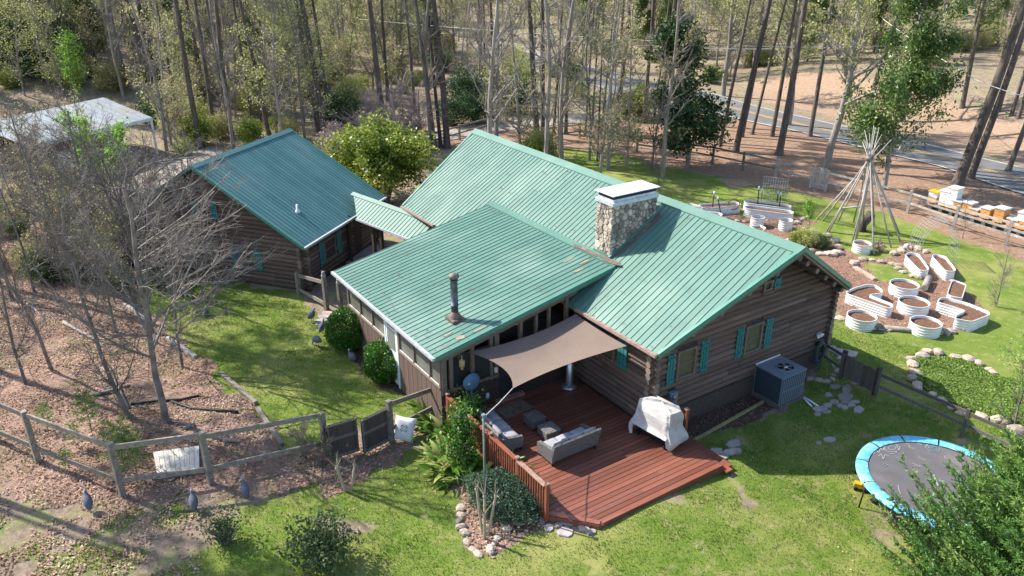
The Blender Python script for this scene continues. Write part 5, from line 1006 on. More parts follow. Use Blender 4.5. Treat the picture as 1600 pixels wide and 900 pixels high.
raised_bed('round white raised bed behind the other two in the middle column', circ(1413.5, 444, 42)); raised_bed('round white raised bed between the hooked bed and the angled bed', circ(1428.5, 471.5, 45)); raised_bed('round white raised bed at the near left end of the garden', circ(1347, 493.5, 44)); raised_bed('round white raised bed nearest the front edge stones', circ(1447, 503.5, 46))
raised_bed('hook-shaped white raised bed nearest the house gable', zo(*Z6, [(132, 598), (215, 555), (330, 522), (420, 528), (487, 578), (480, 605), (352, 620), (460, 665), (586, 712), (585, 740), (545, 750), (340, 680), (150, 614)]), n=90, smooth=2)
raised_bed('angled white raised bed at the right end of the garden', zo(*Z6, [(1012, 690), (1045, 648), (1110, 650), (1300, 700), (1510, 785), (1518, 812), (1345, 880), (1180, 850), (1200, 815), (1285, 775), (1150, 730)]), n=90, smooth=2)
raised_bed('rectangular raised bed full of wood chips standing behind the angled one', zo(*Z6, [(1150, 492), (1180, 482), (1290, 522), (1250, 655), (1130, 630), (1110, 610)]), n=60, smooth=2, soilz=.40)
raised_bed('long white raised bed under the left foot of the wire arch', zo(*Z6, [(703, 240), (735, 214), (830, 228), (935, 372), (905, 392), (840, 385)]), n=60, smooth=2); raised_bed('long white raised bed under the right foot of the wire arch', zo(*Z6, [(957, 250), (990, 233), (1090, 256), (1192, 385), (1165, 402), (1090, 396)]), n=60, smooth=2)
raised_bed('small round white bed beneath the pole tipi', circ(1347.5, 380, 27)); raised_bed('small round bed in front of the two long upper beds', circ(1184, 341, 21), h=.5); raised_bed('small round bed at the right end of the upper beds', circ(1228, 346, 21), h=.5)
raised_bed('long upper bed with a rusty hoop leaning in it', stad((1103, 322), (1147, 318.5), .75)); raised_bed('long white upper bed in back of its twin', stad((1172, 316), (1227, 323), .7)); raised_bed('long white upper bed in front of its twin', stad((1173, 324.5), (1230, 332), .7))
raised_bed('square low bed just above the ridge line of the long house', zo(1080, 280, 7.27, [(665, 535), (780, 520), (850, 555), (800, 600)]), n=48, smooth=1); raised_bed('low white bed almost hidden behind the house ridge', stad((1102, 333), (1120, 335), .6)); raised_bed('white bed whose rim just shows over the ridge', stad((1076, 321), (1088, 324), .7))
hm = M('rusty_steel', (.30, .14, .07), (.2, .09, .05), rough=.7, scale=9); hc = atz(1146.5, 319, .55); g_ = MB(); g_.tube([(hc.x+.30*math.cos(a)*.6, hc.y+.30*math.cos(a)*.8, hc.z+.30*math.sin(a)) for a in np.linspace(0, 6.283, 25)], .03, 6, cap=False); tag(obj('rusty_hoop', g_, hm), 'rusty metal hoop leaning on the end of a long upper bed', 'hoop')
for (x0, y0, x1, y1, lab) in ((1112, 334, 1116, 303, 'black garden stake with a white cap at the left of the upper beds'), (1127, 338, 1122, 311, 'leaning black garden stake between the upper beds'), (1183, 329, 1186, 296, 'black stake with a pale cap at the left of the twin long beds'), (1217, 332, 1220, 305, 'black stake with a yellow cap at the right of the twin long beds'), (1213, 322, 1216, 302, 'thin black stake behind the right of the twin beds'), (1189, 318, 1191, 299, 'thin black stake behind the left of the twin beds')):
    b_ = at(x0, y0); dep = (b_-Vector((0, 0, CAMH))).length; h_ = (y0-y1)*dep/FPX/.93; g_ = MB(); dx = (x1-x0-(x0-800)*.0)*dep/FPX; top = b_+Vector((CR[0], CR[1], 0))*(dx-(x0-800)/FPX*h_*.42)+Vector((0, 0, h_)); g_.tube([b_, top], .03, 6); t = thing('garden_stake', lab, 'stake', b_, 0, 'stakes by the upper beds'); obj('stake_rod', g_, blackm, t); g_ = MB(); g_.tube([top-Vector((0, 0, .12)), top+Vector((0, 0, .06))], .045, 6); obj('stake_cap', g_, whitep, t)
# wire grid panel and wire arch
wire = M('galvanised_wire', (.40, .41, .37), rough=.5, bump=0)
pa, pb = at(1188, 322), at(1225, 327); dep = (pa-Vector((0, 0, CAMH))).length; hh_ = 1.75; t = thing('garden_trellis', 'upright square-mesh wire panel behind the twin long beds', 'trellis', pa); g_ = MB(); n_ = 10
for k in range(n_+1): a = pa.lerp(pb, k/n_); g_.tube([a, a+Vector((0, 0, hh_))], .014, 4)
for k in range(9): z_ = Vector((0, 0, hh_*(k+1)/9)); g_.tube([pa+z_, pb+z_], .014, 4)
obj('wire_mesh', g_, wire, t)
q0, q1, q2, q3 = at(1415, 398), at(1433, 412), at(1478, 402), at(1493, 418); t = thing('wire_arch', 'arched wire trellis spanning the two long white beds', 'trellis', q0); g_ = MB(); ph = 2.1
def archp(u, v):
    a, b = q0.lerp(q1, u), q2.lerp(q3, u); s = (1-math.cos(v*math.pi))/2; return a.lerp(b, s)+Vector((0, 0, ph*math.sin(v*math.pi)**.7))
for k in range(7): g_.tube([archp(k/6, v) for v in np.linspace(0.001, .999, 26)], .008, 4)
for k in range(25): g_.tube([archp(u, (k+.5)/25) for u in (0, .5, 1)], .007, 4)
obj('wire_mesh', g_, wire, t)

# ------------------------------------------------------------------ pole tipi
apex_ = None; tb_ = zpt(1280, 240, 5.625, [(-20, 575), (30, 592), (65, 683), (82, 690), (165, 597), (300, 605), (290, 780), (318, 775), (330, 745), (372, 668), (480, 885), (485, 640), (600, 690), (632, 825), (703, 700), (715, 775)])
cc_ = sum(tb_, Vector())/len(tb_); z_lo, z_hi = 0, 8
def proj(p):
    v = np.array(p)-[0, 0, CAMH]; z = v@CD; return 800+FPX*(v@CR)/z, 450-FPX*(v@CU)/z
for _ in range(40):
    m_ = (z_lo+z_hi)/2
    if proj((cc_.x, cc_.y, m_))[1] > 247: z_lo = m_
    else: z_hi = m_
AP = Vector((cc_.x, cc_.y, z_lo)); dxp = 1359-proj(AP)[0]; AP += Vector((CR[0], CR[1], 0))*(dxp*(cc_-Vector((0, 0, CAMH))).length/FPX)
t = thing('pole_tipi', 'tipi frame of pale bare poles standing in the garden', 'tipi', cc_); r_ = random.Random(2); polew = M('peeled_pole', (.50, .46, .42), (.33, .30, .27), rough=.8, scale=5, stretch=(2, 2, .5), rnd=.18)
for p in tb_:
    A = AP+Vector((r_.uniform(-.12, .12), r_.uniform(-.12, .12), r_.uniform(-.1, .1))); d = (A-p).normalized(); g_ = MB(); g_.tube([p, p.lerp(A, .5)+Vector((r_.uniform(-.04, .04), r_.uniform(-.04, .04), 0)), A, A+d*r_.uniform(.7, 1.7)], [.044, .038, .03, .014], 7); obj('pole', g_, polew, t)
g_ = MB(); g_.tube([AP-Vector((0, 0, .12)), AP+Vector((0, 0, .1))], .17, 10); obj('lashing', g_, fence, t)
g_ = MB(); a, b = tb_[2].lerp(AP, .32), tb_[11].lerp(AP, .32); g_.tube([a, b], .05, 8); obj('crossbar', g_, polew, t)
st = at(1346, 361); g_ = MB(); g_.tube([st, st+Vector((.12, -.05, .55)), st+Vector((.3, .1, 1.05))], [.28, .22, .24], 9); tag(obj('tree_stump', g_, barkp), 'dark leaning stump seat inside the pole tipi', 'stump')
# ------------------------------------------------------------------ beehives on their timber stand
hv = [(232, 262, 95, 'ytop'), (312, 300, 125, 'white'), (385, 318, 190, 'tall'), (452, 335, 75, 'wood'), (545, 365, 85, 'wood'), (625, 385, 55, 'wood'), (755, 412, 85, 'wood'), (885, 452, 115, 'wood'), (1000, 498, 62, 'wood'), (1088, 525, 130, 'mix')]
hlab = ['first beehive from the left, white box with a yellow-taped top', 'second beehive from the left, white box on pale wood', 'tallest beehive, a white stack of boxes, third from the left', 'fourth beehive from the left, pine box behind the fence post', 'fifth beehive from the left, pine box with a grey metal lid', 'lowest pine beehive, sixth from the left', 'pine beehive standing alone in the middle right of the row', 'tall orange pine beehive, third from the right end', 'small low pine beehive second from the right end', 'rightmost beehive, white box on a pine box']
pine_ = M('pine_hive_wood', (.52, .27, .09), (.42, .20, .06), rough=.7, scale=5, rnd=.1); hwhite = M('hive_white_paint', (.72, .70, .67), (.62, .6, .57), rough=.6, scale=5); hlid = M('hive_metal_lid', (.50, .53, .53), (.40, .43, .43), rough=.45, scale=5); hy = M('yellow_tape', (.68, .45, .02), rough=.5)
hp = [at(1420+a/6.25, 280+(b+28)/6.25) for a, b, _, _ in hv]; dH = (hp[-1]-hp[0]).normalized(); angH = math.atan2(dH.y, dH.x)
std = thing('hive_stand', 'long low timber stand carrying the row of beehives', 'stand', hp[0]); 
nH = Vector((-dH.y, dH.x, 0))
for off_ in (-.22, .22): g_ = MB(); g_.beam(hp[0]-dH*.6+nH*off_+Vector((0, 0, .30)), hp[-1]+dH*1.2+nH*off_+Vector((0, 0, .30)), .12, .14); obj('beam', g_, fence2, std)
for k in range(9): c_ = hp[0].lerp(hp[-1], k/8); g_ = MB(); g_.box((c_.x, c_.y, c_.z+.12), (.2, .6, .24), rot=angH); obj('support_block', g_, oldgrey, std)
for (a, b, h, kd), p, lb_ in zip(hv, hp, hlab):
    q = hp[0]+dH*((p-hp[0]).dot(dH)); t = thing('beehive', lb_, 'beehive', (q.x, q.y, q.z+.42), angH+random.uniform(-.06, .06), 'beehives along the far fence'); H_ = h/6.25*(p-Vector((0, 0, CAMH))).length/FPX*(.95 if kd == 'tall' else 1.1)-.08
    nb = {'ytop': 2, 'white': 2, 'tall': 4, 'mix': 2}.get(kd, 1 if H_ < .6 else 2); z = 0
    for k in range(nb):
        bh = H_/nb; w_ = .52 if k % 2 == 0 else .515; m_ = {'ytop': pine_ if k == 0 else hwhite, 'white': hwhite, 'tall': hwhite, 'mix': pine_ if k == 0 else hwhite}.get(kd, pine_); g_ = MB(); g_.box((0, 0, z+bh/2), (w_, .54, bh-.012)); obj('hive_box', g_, m_, t, True); g_ = MB(); g_.box((0, -.28, z+bh*.7), (.12, .03, .03)); obj('handle', g_, m_, t, True); z += bh
    g_ = MB(); g_.box((0, 0, z+.025), (.58, .62, .07)); obj('lid', g_, hy if kd == 'ytop' else (hwhite if kd in ('white', 'tall') else hlid), t, True)
    g_ = MB(); g_.box((0, -.29, .03), (.3, .08, .03)); obj('entrance_board', g_, pine_, t, True)

# ------------------------------------------------------------------ far fences
def farfence(label, L, h=1.2, mat=fence, gaps=()): return rail_fence('rail_fence', label, [at(*p) for p in L], [h]*len(L), mat, (.88, .45), .14, .11, .05, gaps)
farfence('two-rail fence along the driveway behind the long house roof', [(640, 240), (687, 228), (718, 219), (762, 206), (809, 217), (856, 223), (905, 216), (954, 223)])
farfence('dark two-rail fence behind the bare sapling and the magnolia', [(995, 238), (1031, 243), (1072, 249), (1113, 256), (1160, 266), (1211, 277)], 1.25)
farfence('pale two-rail fence from the picket gate to the beehives', [(1211, 278), (1266, 293)], 1.25, fence2); farfence('long pale two-rail fence passing behind the tipi and in front of the beehives', [(1289, 299), (1350, 315), (1417, 333), (1489, 358), (1571, 383), (1660, 412), (1750, 440)], 1.3, fence2)
ga, gb_ = at(1268, 294), at(1287, 299); t = thing('picket_gate', 'narrow pale picket gate in the far garden fence', 'gate', ga); d_ = (gb_-ga); L_ = d_.length; d_.normalize()
PK = MB().box((0, 0, 0), (1, 1, 1)).mesh('picket', fence2)
for k in range(8): c_ = ga+d_*(L_*(k+.5)/8); piece('picket', PK, t, (c_.x, c_.y, c_.z+.75), (0, 0, math.atan2(d_.y, d_.x)), (.07, .03, 1.3))
g_ = MB()
for z_ in (.35, 1.1): g_.beam(ga+Vector((0, 0, z_)), gb_+Vector((0, 0, z_)), .04, .08)
obj('brace', g_, fence2, t)
# ------------------------------------------------------------------ power lines
def cable(label, pts, z, sag=.5, r=.035):
    g_ = MB(); P = [atz(px, py, zz) for (px, py), zz in zip(pts, z)]; out = []
    for a, b in zip(P[:-1], P[1:]): out += [a.lerp(b, k/14)-Vector((0, 0, sag*4*(k/14)*(1-k/14))) for k in range(14)]
    g_.tube(out+[P[-1]], r, 5); tag(obj('power_line', g_, whitel), label, 'cable')
cable('upper pale power line strung through the wood beyond the road', [(560, 30), (1180, 72), (1480, 66)], (6.8, 6.8, 7.0), .2, .022); cable('lower pale power line strung through the wood beyond the road', [(770, 48), (1060, 73), (1340, 68)], (6.0, 6.0, 6.2), .3, .03)
cable('pale cable sloping down to the right behind the tall pines', [(1380, 30), (1525, 125), (1640, 160)], (8.0, 6.2, 5.6), .1, .024)
# ------------------------------------------------------------------ white-roofed shed at left
S0, S1, S2, S3 = atz(55, 302, 2.6), atz(237, 183, 2.6), atz(162, 152, 3.3), atz(-40, 195, 3.2)
S0 = atz(42, 228, 2.7)
t = thing('shed', 'open shed with a pale metal roof half hidden behind bare branches at far left', 'shed', (S0.x, S0.y, hz(S0.x, S0.y))); whr = M('white_roof_metal', (.26, .29, .31), (.20, .22, .235), rough=.7, scale=1.5, c3=(.25, .235, .21), rnd=.12)
g_ = MB(); n_ = 16
for k in range(n_):
    a, b = S0.lerp(S1, k/n_), S0.lerp(S1, (k+.96)/n_); c, d = S3.lerp(S2, (k+.96)/n_), S3.lerp(S2, k/n_); g_ = MB(); g_.slab([a, b, c, d], (0, 0, -.06)); obj('roof_panel', g_, whr, t)
g_ = MB(); g_.beam(S0-Vector((0, 0, .12)), S1-Vector((0, 0, .12)), .1, .2); g_.beam(S3-Vector((0, 0, .12)), S2-Vector((0, 0, .12)), .1, .2); obj('eave_beam', g_, whitep, t)
for q_, k in ((S0, 0), (S0.lerp(S1, .33), 0), (S0.lerp(S1, .66), 0), (S1.lerp(S0, .01), 0), (S2.lerp(S3, .01), 0), (S3, 0)): g_ = MB(); z0 = hz(q_.x, q_.y); g_.box((q_.x, q_.y, (z0+q_.z-.12)/2), (.14, .14, q_.z-.12-z0)); obj('post', g_, whitep, t)
g_ = MB(); a, b = S3.lerp(S0, .25), S2.lerp(S1, .25); g_.beam((a.x, a.y, 1.3), (b.x, b.y, 1.3), .08, 2.4); obj('back_wall', g_, oldgrey, t)
a = S0.lerp(S1, .10); b = S0.lerp(S1, .36); g_ = MB(); g_.beam((a.x, a.y, 1.0), (b.x, b.y, 1.0), .06, 1.8); sw_ = obj('side_wall', g_, M('shed_boards', (.3, .28, .25), (.2, .18, .16), rough=.9), t)
g_ = MB(); m_ = a.lerp(b, .5); n2 = Vector((b.y-a.y, a.x-b.x, 0)).normalized(); n2 = n2 if n2.dot(Vector((0, 0, 0))-m_) > 0 else -n2; g_.box((m_.x+n2.x*.05, m_.y+n2.y*.05, 1.15), (.9, .06, 1.2), rot=math.atan2(b.y-a.y, b.x-a.x)); obj('window_frame', g_, whitep, sw_)
for k in range(5): g_ = MB(); q_ = S0.lerp(S1, .5+.09*k)+ (S3-S0).normalized()*random.uniform(.8, 2); s_ = random.uniform(.5, .9); g_.lathe((q_.x, q_.y, hz(q_.x, q_.y)), [(.32*s_, 0), (.34*s_, .9*s_), (.3*s_, .95*s_)], 14); tag(obj('storage_barrel', g_, (blackm, acm, siding)[k % 3]), 'dark barrel stored beneath the pale shed roof', 'barrel', 'barrels under the shed roof')

# ------------------------------------------------------------------ guinea fowl: one continuous lofted body with head and tail
fowlm = M('guinea_feathers', (.085, .09, .12), (.17, .175, .21), rough=.85, scale=55, bump=.5, lo=.45, hi=.62); fskin = M('fowl_face', (.42, .47, .52), (.3, .34, .4), rough=.7); fred = M('fowl_wattle', (.4, .06, .04), rough=.6); fleg = M('fowl_leg', (.22, .17, .13), rough=.7)
def fowl(label, px, py, rz, pose='up', s=1.0):
    p = at(px, py); t = thing('guinea_fowl', label, 'guinea fowl', p, rz, 'guinea fowl on the grass'); t.scale = (s, s, s)
    if pose == 'up': spine = [(-.22, .13, .012), (-.19, .16, .05), (-.14, .22, .10), (-.07, .29, .13), (.0, .36, .125), (.055, .43, .09), (.08, .49, .05), (.09, .54, .032), (.10, .585, .036), (.125, .61, .03), (.16, .60, .012)]
    elif pose == 'peck': spine = [(-.25, .27, .012), (-.21, .28, .05), (-.13, .30, .10), (-.02, .31, .135), (.08, .29, .12), (.15, .25, .075), (.20, .19, .042), (.235, .12, .03), (.25, .08, .033), (.27, .05, .02), (.275, .03, .008)]
    else: spine = [(-.22, .10, .012), (-.18, .12, .055), (-.1, .15, .11), (0, .17, .135), (.08, .18, .12), (.14, .22, .075), (.165, .27, .042), (.175, .31, .032), (.185, .335, .034), (.21, .345, .025), (.24, .335, .01)]
    n = 12; vs = []
    for i, (x, z, r) in enumerate(spine):
        a = spine[max(i-1, 0)]; b = spine[min(i+1, len(spine)-1)]; dx, dz = b[0]-a[0], b[1]-a[1]; L = math.hypot(dx, dz); nx_, nz_ = -dz/L, dx/L
        for j in range(n): th = 2*math.pi*j/n; vs.append((x+nx_*r*math.sin(th)*1.05, r*math.cos(th)*.92, z+nz_*r*math.sin(th)*1.05))
    g_ = MB(); k = len(spine); g_.add(vs, [(i*n+j, (i+1)*n+j, (i+1)*n+(j+1) % n, i*n+(j+1) % n) for i in range(k-1) for j in range(n)], True); g_.f += [tuple(range(n)), tuple((k-1)*n+j for j in range(n))[::-1]]; g_.sm += [False, False]; obj('body', g_, fowlm, t, True)
    h_ = spine[-3]; e_ = spine[-1]; g_ = MB(); g_.lathe((h_[0], 0, h_[1]-.03), [(.012, -.01), (.037, .012), (.04, .035), (.022, .06), (.006, .085)], 8); hd = obj('head', g_, fskin, t, True); g_ = MB(); g_.tube([(e_[0]-.02, 0, e_[1]), (e_[0]+.025, 0, e_[1]-.015)], [.012, .002], 6); obj('beak', g_, ym, hd, True)
    g_ = MB(); g_.tube([(e_[0]-.025, .015, e_[1]-.01), (e_[0]-.03, .018, e_[1]-.04)], [.008, .004], 5); g_.tube([(e_[0]-.025, -.015, e_[1]-.01), (e_[0]-.03, -.018, e_[1]-.04)], [.008, .004], 5); obj('wattle', g_, fred, hd, True)
    if pose != 'sit':
        for sy in (-.05, .05): g_ = MB(); g_.tube([(-.01, sy, .22), (.0, sy, .12), (-.02, sy, .012)], [.02, .010, .008], 6); [g_.tube([(-.02, sy, .01), (.035*math.cos(q), sy+.035*math.sin(q), .006)], [.007, .004], 4) for q in (-.5, 0, .5)]; obj('leg', g_, fleg, t, True)
    return t
fowl('guinea fowl standing upright on bright grass by the stepping stone', 489, 504, R(35), 'up', 1.05); fowl('guinea fowl facing the round bush, tail to the camera', 505, 521, R(120), 'up', .95); fowl('guinea fowl feeding with its head down on the bright lawn', 496, 542, R(200), 'peck', 1.05)
fowl('guinea fowl resting on bare soil between the two round bushes', 551, 563, R(190), 'sit', 1.05); fowl('dark blue-grey fowl alone on the lawn beneath the bare branches', 322, 494, R(150), 'sit', 1.05); fowl('guinea fowl farthest left of the three below the grey fence', 141, 797, R(178), 'up', 1.0); fowl('guinea fowl in the middle of the three below the grey fence', 305, 797, R(168), 'up', 1.0); fowl('guinea fowl farthest right of the three below the grey fence', 385, 778, R(175), 'up', 1.0)
# utility trailer glimpsed beyond the driveway
p_ = at(1017, 168); t = thing('lawn_tractor', 'small black and white lawn tractor parked by the road behind the big shrub', 'lawn tractor', p_, .4)
g_ = MB(); g_.box((0, 0, .5), (1.5, .8, .35)); g_.box((.45, 0, .8), (.7, .6, .35)); obj('body', g_, blackm, t, True); g_ = MB(); g_.box((-.35, 0, .95), (.5, .5, .12)); g_.box((-.6, 0, 1.15), (.12, .5, .4)); obj('seat', g_, whitep, t, True)
for sx, r0 in ((-.5, .38), (.6, .26)):
    for sy in (-.5, .5): g_ = MB(); g_.tube([(sx, sy-.1, r0), (sx, sy+.1, r0)], r0, 14); obj('wheel', g_, blackm, t, True)
g_ = MB(); g_.tube([(.1, 0, .9), (-.05, 0, 1.25)], .02, 6); g_.tube([(-.05+.0, .18*math.cos(a), 1.25+.1*math.sin(a)) for a in np.linspace(0, 6.28, 12)], .015, 5); obj('steering_wheel', g_, blackm, t, True)
# ------------------------------------------------------------------ plants: branch and leaf builders
def seg_mesh(name, segs, mat, thick=.03):
    A = np.array([s[0] for s in segs], float); B = np.array([s[1] for s in segs], float); ra = np.array([s[2] for s in segs]); rb = np.array([s[3] for s in segs])
    Vs, Fs, n0 = [], [], 0
    for n, k in ((7, ra > thick), (3, ra <= thick)):
        a, b, r1, r2 = A[k], B[k], ra[k], rb[k]; m = len(a)
        if not m: continue
        d = b-a; d /= np.linalg.norm(d, axis=1, keepdims=True)+1e-9; ref = np.where(np.abs(d[:, 2:3]) > .9, [[1., .1, 0]], [[0, .1, 1.]]); u = np.cross(d, ref); u /= np.linalg.norm(u, axis=1, keepdims=True); w = np.cross(d, u)
        t = 2*np.pi*np.arange(n)/n; ring = u[:, None]*np.cos(t)[None, :, None]+w[:, None]*np.sin(t)[None, :, None]
        e = d*(r1[:, None]*.3); V = np.concatenate([(a-e)[:, None]+ring*r1[:, None, None], b[:, None]+ring*r2[:, None, None]], 1).reshape(-1, 3)
        o = np.arange(m)[:, None]*2*n; j = np.arange(n); j2 = (j+1) % n; F = np.stack([o+j, o+j2, o+n+j2, o+n+j], -1).reshape(-1, 4)+n0; Vs.append(V); Fs.append(F); n0 += len(V)
    return fast_mesh(name, np.concatenate(Vs), np.concatenate(Fs), mat, 4, smooth=True)
def grow(rs, p, d, L, r, lev, segs, ends, P):
    p = np.array(p, float); d = np.array(d, float); n = P['n'][lev]; nxt = lev+1 < len(P['n']); last = p
    for i in range(n):
        d = d+rs.normal(0, P['wob'][lev], 3)+np.array([0, 0, P['up'][lev]]); d /= np.linalg.norm(d); q = p+d*L/n; r2 = r*(1-P['tap'][lev]/n*1.0); segs.append((p, q, r, r2))
        f = (i+1)/n
        if nxt and f > P['st'][lev]:
            for _ in range(P['k'][lev] if isinstance(P['k'][lev], int) else rs.poisson(P['k'][lev])):
                a = rs.normal(size=3); a -= a@d*d; a /= np.linalg.norm(a)+1e-9; ang = rs.uniform(*P['ang'][lev]); dd = d*math.cos(ang)+a*math.sin(ang); dd[2] = dd[2]*.9+.1*P['up'][lev]*3
                grow(rs, p+(q-p)*rs.random(), dd/np.linalg.norm(dd), L*P['len'][lev]*rs.uniform(.6, 1.15)*(1-.45*f*P.get('cone', 1)), max(r2*P['rr'][lev], P.get('rmin', .004)), lev+1, segs, ends, P)
        p, r = q, r2
    ends.append((p, d, lev))
def bare_parts(seed, Ht, r0, spread=1.0, dens=1.0, rmin=.004, leaves=0, leafsize=.06, mat=twigm, leafm=None, lean=(0, 0), st=.3, low=None):
    rs = np.random.default_rng(seed); segs, ends = [], []
    P = dict(n=[9, 6, 4, 3], wob=[.05, .12, .2, .25], up=[.03, .06, .04, .02], tap=[.9, .85, .8, .7], st=[st, .12, .1, 1], k=[1.9*dens, 1.5*dens, 1.3*dens, 0], ang=[(.5, 1.1), (.4, .9), (.4, 1.0), (0, 0)], len=[.42*spread, .5, .5, .5], rr=[.5, .6, .6, .6], rmin=rmin)
    grow(rs, (0, 0, -.1), (lean[0], lean[1], 1), Ht, r0, 0, segs, ends, P)
    E_ = np.array([e[0] for e in ends if e[2] >= 2]) if len(ends) else np.zeros((0, 3)); lv = None
    if leaves and len(E_):
        c = E_[rs.integers(0, len(E_), leaves)]+rs.normal(0, .18, (leaves, 3)); lv = leaf_quads(c, leafsize, .2, .6)
    return segs, lv
def leafmesh(name, lv, mat): return fast_mesh(name, lv[0], lv[1], mat, 4, {'tone': lv[2]})
ygm = leafmat('spring_leaves', [(0, (.24, .27, .08)), (.5, (.40, .43, .14)), (1, (.56, .56, .26))], trans=.45, val=.2)
brm = leafmat('budding_twigs', [(0, (.30, .27, .12)), (.6, (.44, .41, .18)), (1, (.50, .40, .25))], trans=.4, val=.25)
dkm = leafmat('dark_glossy_leaves', [(0, (.025, .06, .02)), (.5, (.055, .11, .035)), (.85, (.075, .13, .035)), (1, (.20, .22, .08))], rough=.55, trans=.2, val=.15)
mgm = leafmat('yellowing_evergreen_leaves', [(0, (.06, .12, .015)), (.3, (.13, .21, .03)), (.65, (.32, .36, .05)), (1, (.55, .48, .18))], rough=.4, trans=.35, val=.1)
boxm = leafmat('boxwood_leaves', [(0, (.02, .06, .01)), (.5, (.05, .14, .015)), (.9, (.10, .24, .02)), (1, (.2, .33, .05))], rough=.4, trans=.3, val=.1)
pinem = leafmat('pine_needles', [(0, (.05, .085, .025)), (.5, (.10, .16, .04)), (1, (.20, .25, .07))], trans=.3, val=.2)
cypm = leafmat('cypress_sprays', [(0, (.045, .12, .03)), (.4, (.10, .22, .05)), (.75, (.20, .32, .075)), (1, (.36, .44, .13))], rough=.5, trans=.4, val=0)
junm = leafmat('juniper_leaves', [(0, (.025, .055, .035)), (.6, (.05, .10, .055)), (1, (.10, .16, .07))], trans=.2, val=.1)
aspm = leafmat('strap_leaves', [(0, (.05, .13, .02)), (.5, (.11, .22, .03)), (.8, (.19, .30, .05)), (1, (.48, .50, .16))], rough=.35, trans=.3, val=.3)
pinkm = leafmat('pink_blossom', [(0, (.34, .24, .22)), (1, (.52, .42, .40))], trans=.3)
ivym = leafmat('ivy_leaves', [(0, (.03, .07, .015)), (1, (.10, .17, .04))], trans=.3)
# -- tree templates: each a list of (part name, mesh)
def tmpl_bare(seed, Ht, r0, leaves=0, ls=.07, lm=None, bark=twigm, **k):
    s, lv = bare_parts(seed, Ht, r0, leaves=leaves, leafsize=ls, **k); out = [('trunk', seg_mesh('trunk', s, bark))]
    if lv is not None: out.append(('crown', leafmesh('crown', lv, lm)))
    return out
def needle_clumps(c, size, k=16):
    n = len(c); C = np.repeat(c, k, 0); d = rdir(n*k, .25); s = size*rng.uniform(.7, 1.2, n*k)[:, None]; a = np.cross(d, rdir(n*k)); a /= np.linalg.norm(a, axis=1, keepdims=True)+1e-9; w = s*.085
    V = np.stack([C-a*w, C+a*w, C+d*s+a*w*.3, C+d*s-a*w*.3], 1).reshape(-1, 3); t = np.clip(np.repeat(rng.random(n), k)*.6+.2+rng.normal(0, .15, n*k), 0, 1); return V, np.arange(4*n*k).reshape(-1, 4), np.repeat(np.stack([t, t, t, t], 1), 4, 0)
def tmpl_pine(seed, Ht, r0, crown0=.55, nb=34, lean=(0, 0), dead=6, blen=.17, fol=1.0):
    rs = np.random.default_rng(seed); segs, ends = [], []; N_ = 16; p = np.array([0, 0, -.1]); r = r0*1.12; d = np.array([lean[0], lean[1], 1.]); d /= np.linalg.norm(d); pts = [(p, r)]
    for i in range(N_): d = d+rs.normal(0, .012, 3)*[1, 1, 0]; d /= np.linalg.norm(d); p = p+d*Ht/N_; r = r0*(1-.82*((i+1)/N_)**1.25)*(1 if i else 1.0); pts.append((p, r))
    for a, b in zip(pts[:-1], pts[1:]): segs.append((a[0], b[0], a[1], b[1]))
    segs.append((np.array([0, 0, -.15]), pts[1][0]*.35, r0*1.6, r0*1.02)); clump = []
    def onT(f): q = f*N_; i = min(int(q), N_-1); return pts[i][0]+(pts[i+1][0]-pts[i][0])*(q-i), pts[i][1]
    for k in range(nb):
        f = crown0+(1-crown0)*((k+.5)/nb)*.99; q, rr = onT(f); a = rs.uniform(0, 6.28); g = (f-crown0)/(1-crown0); L = Ht*blen*(1-.75*g)*rs.uniform(.6, 1.15); dd = np.array([math.cos(a), math.sin(a), rs.uniform(-.05, .45)]); s2, e2 = [], []
        grow(rs, q, dd/np.linalg.norm(dd), L, max(rr*.28, .02), 0, s2, e2, dict(n=[5, 3], wob=[.1, .2], up=[.05, .08], tap=[.8, .8], st=[.3, 1], k=[1.6, 0], ang=[(.4, 1.0), (0, 0)], len=[.45, .5], rr=[.6, .6])); segs += s2
        clump += [e[0] for e in e2 for _ in range(2)]
    for k in range(dead):
        f = rs.uniform(.22, crown0); q, rr = onT(f); a = rs.uniform(0, 6.28); s2, e2 = [], []; grow(rs, q, (math.cos(a), math.sin(a), rs.uniform(-.2, .3)), rs.uniform(.5, 2.2), .03, 0, s2, e2, dict(n=[4, 2], wob=[.2, .3], up=[-.02, 0], tap=[.9, .9], st=[.4, 1], k=[.8, 0], ang=[(.4, 1.1), (0, 0)], len=[.4, .5], rr=[.6, .6])); segs += s2
    out = [('trunk', seg_mesh('trunk', segs, barkp, .04))]
    if clump:
        c = np.array(clump); c = np.repeat(c, max(1, int(round(2*fol))), 0)+rs.normal(0, .22, (len(c)*max(1, int(round(2*fol))), 3)); out.append(('crown', leafmesh('crown', needle_clumps(c, .30, 12), pinem)))
    return out
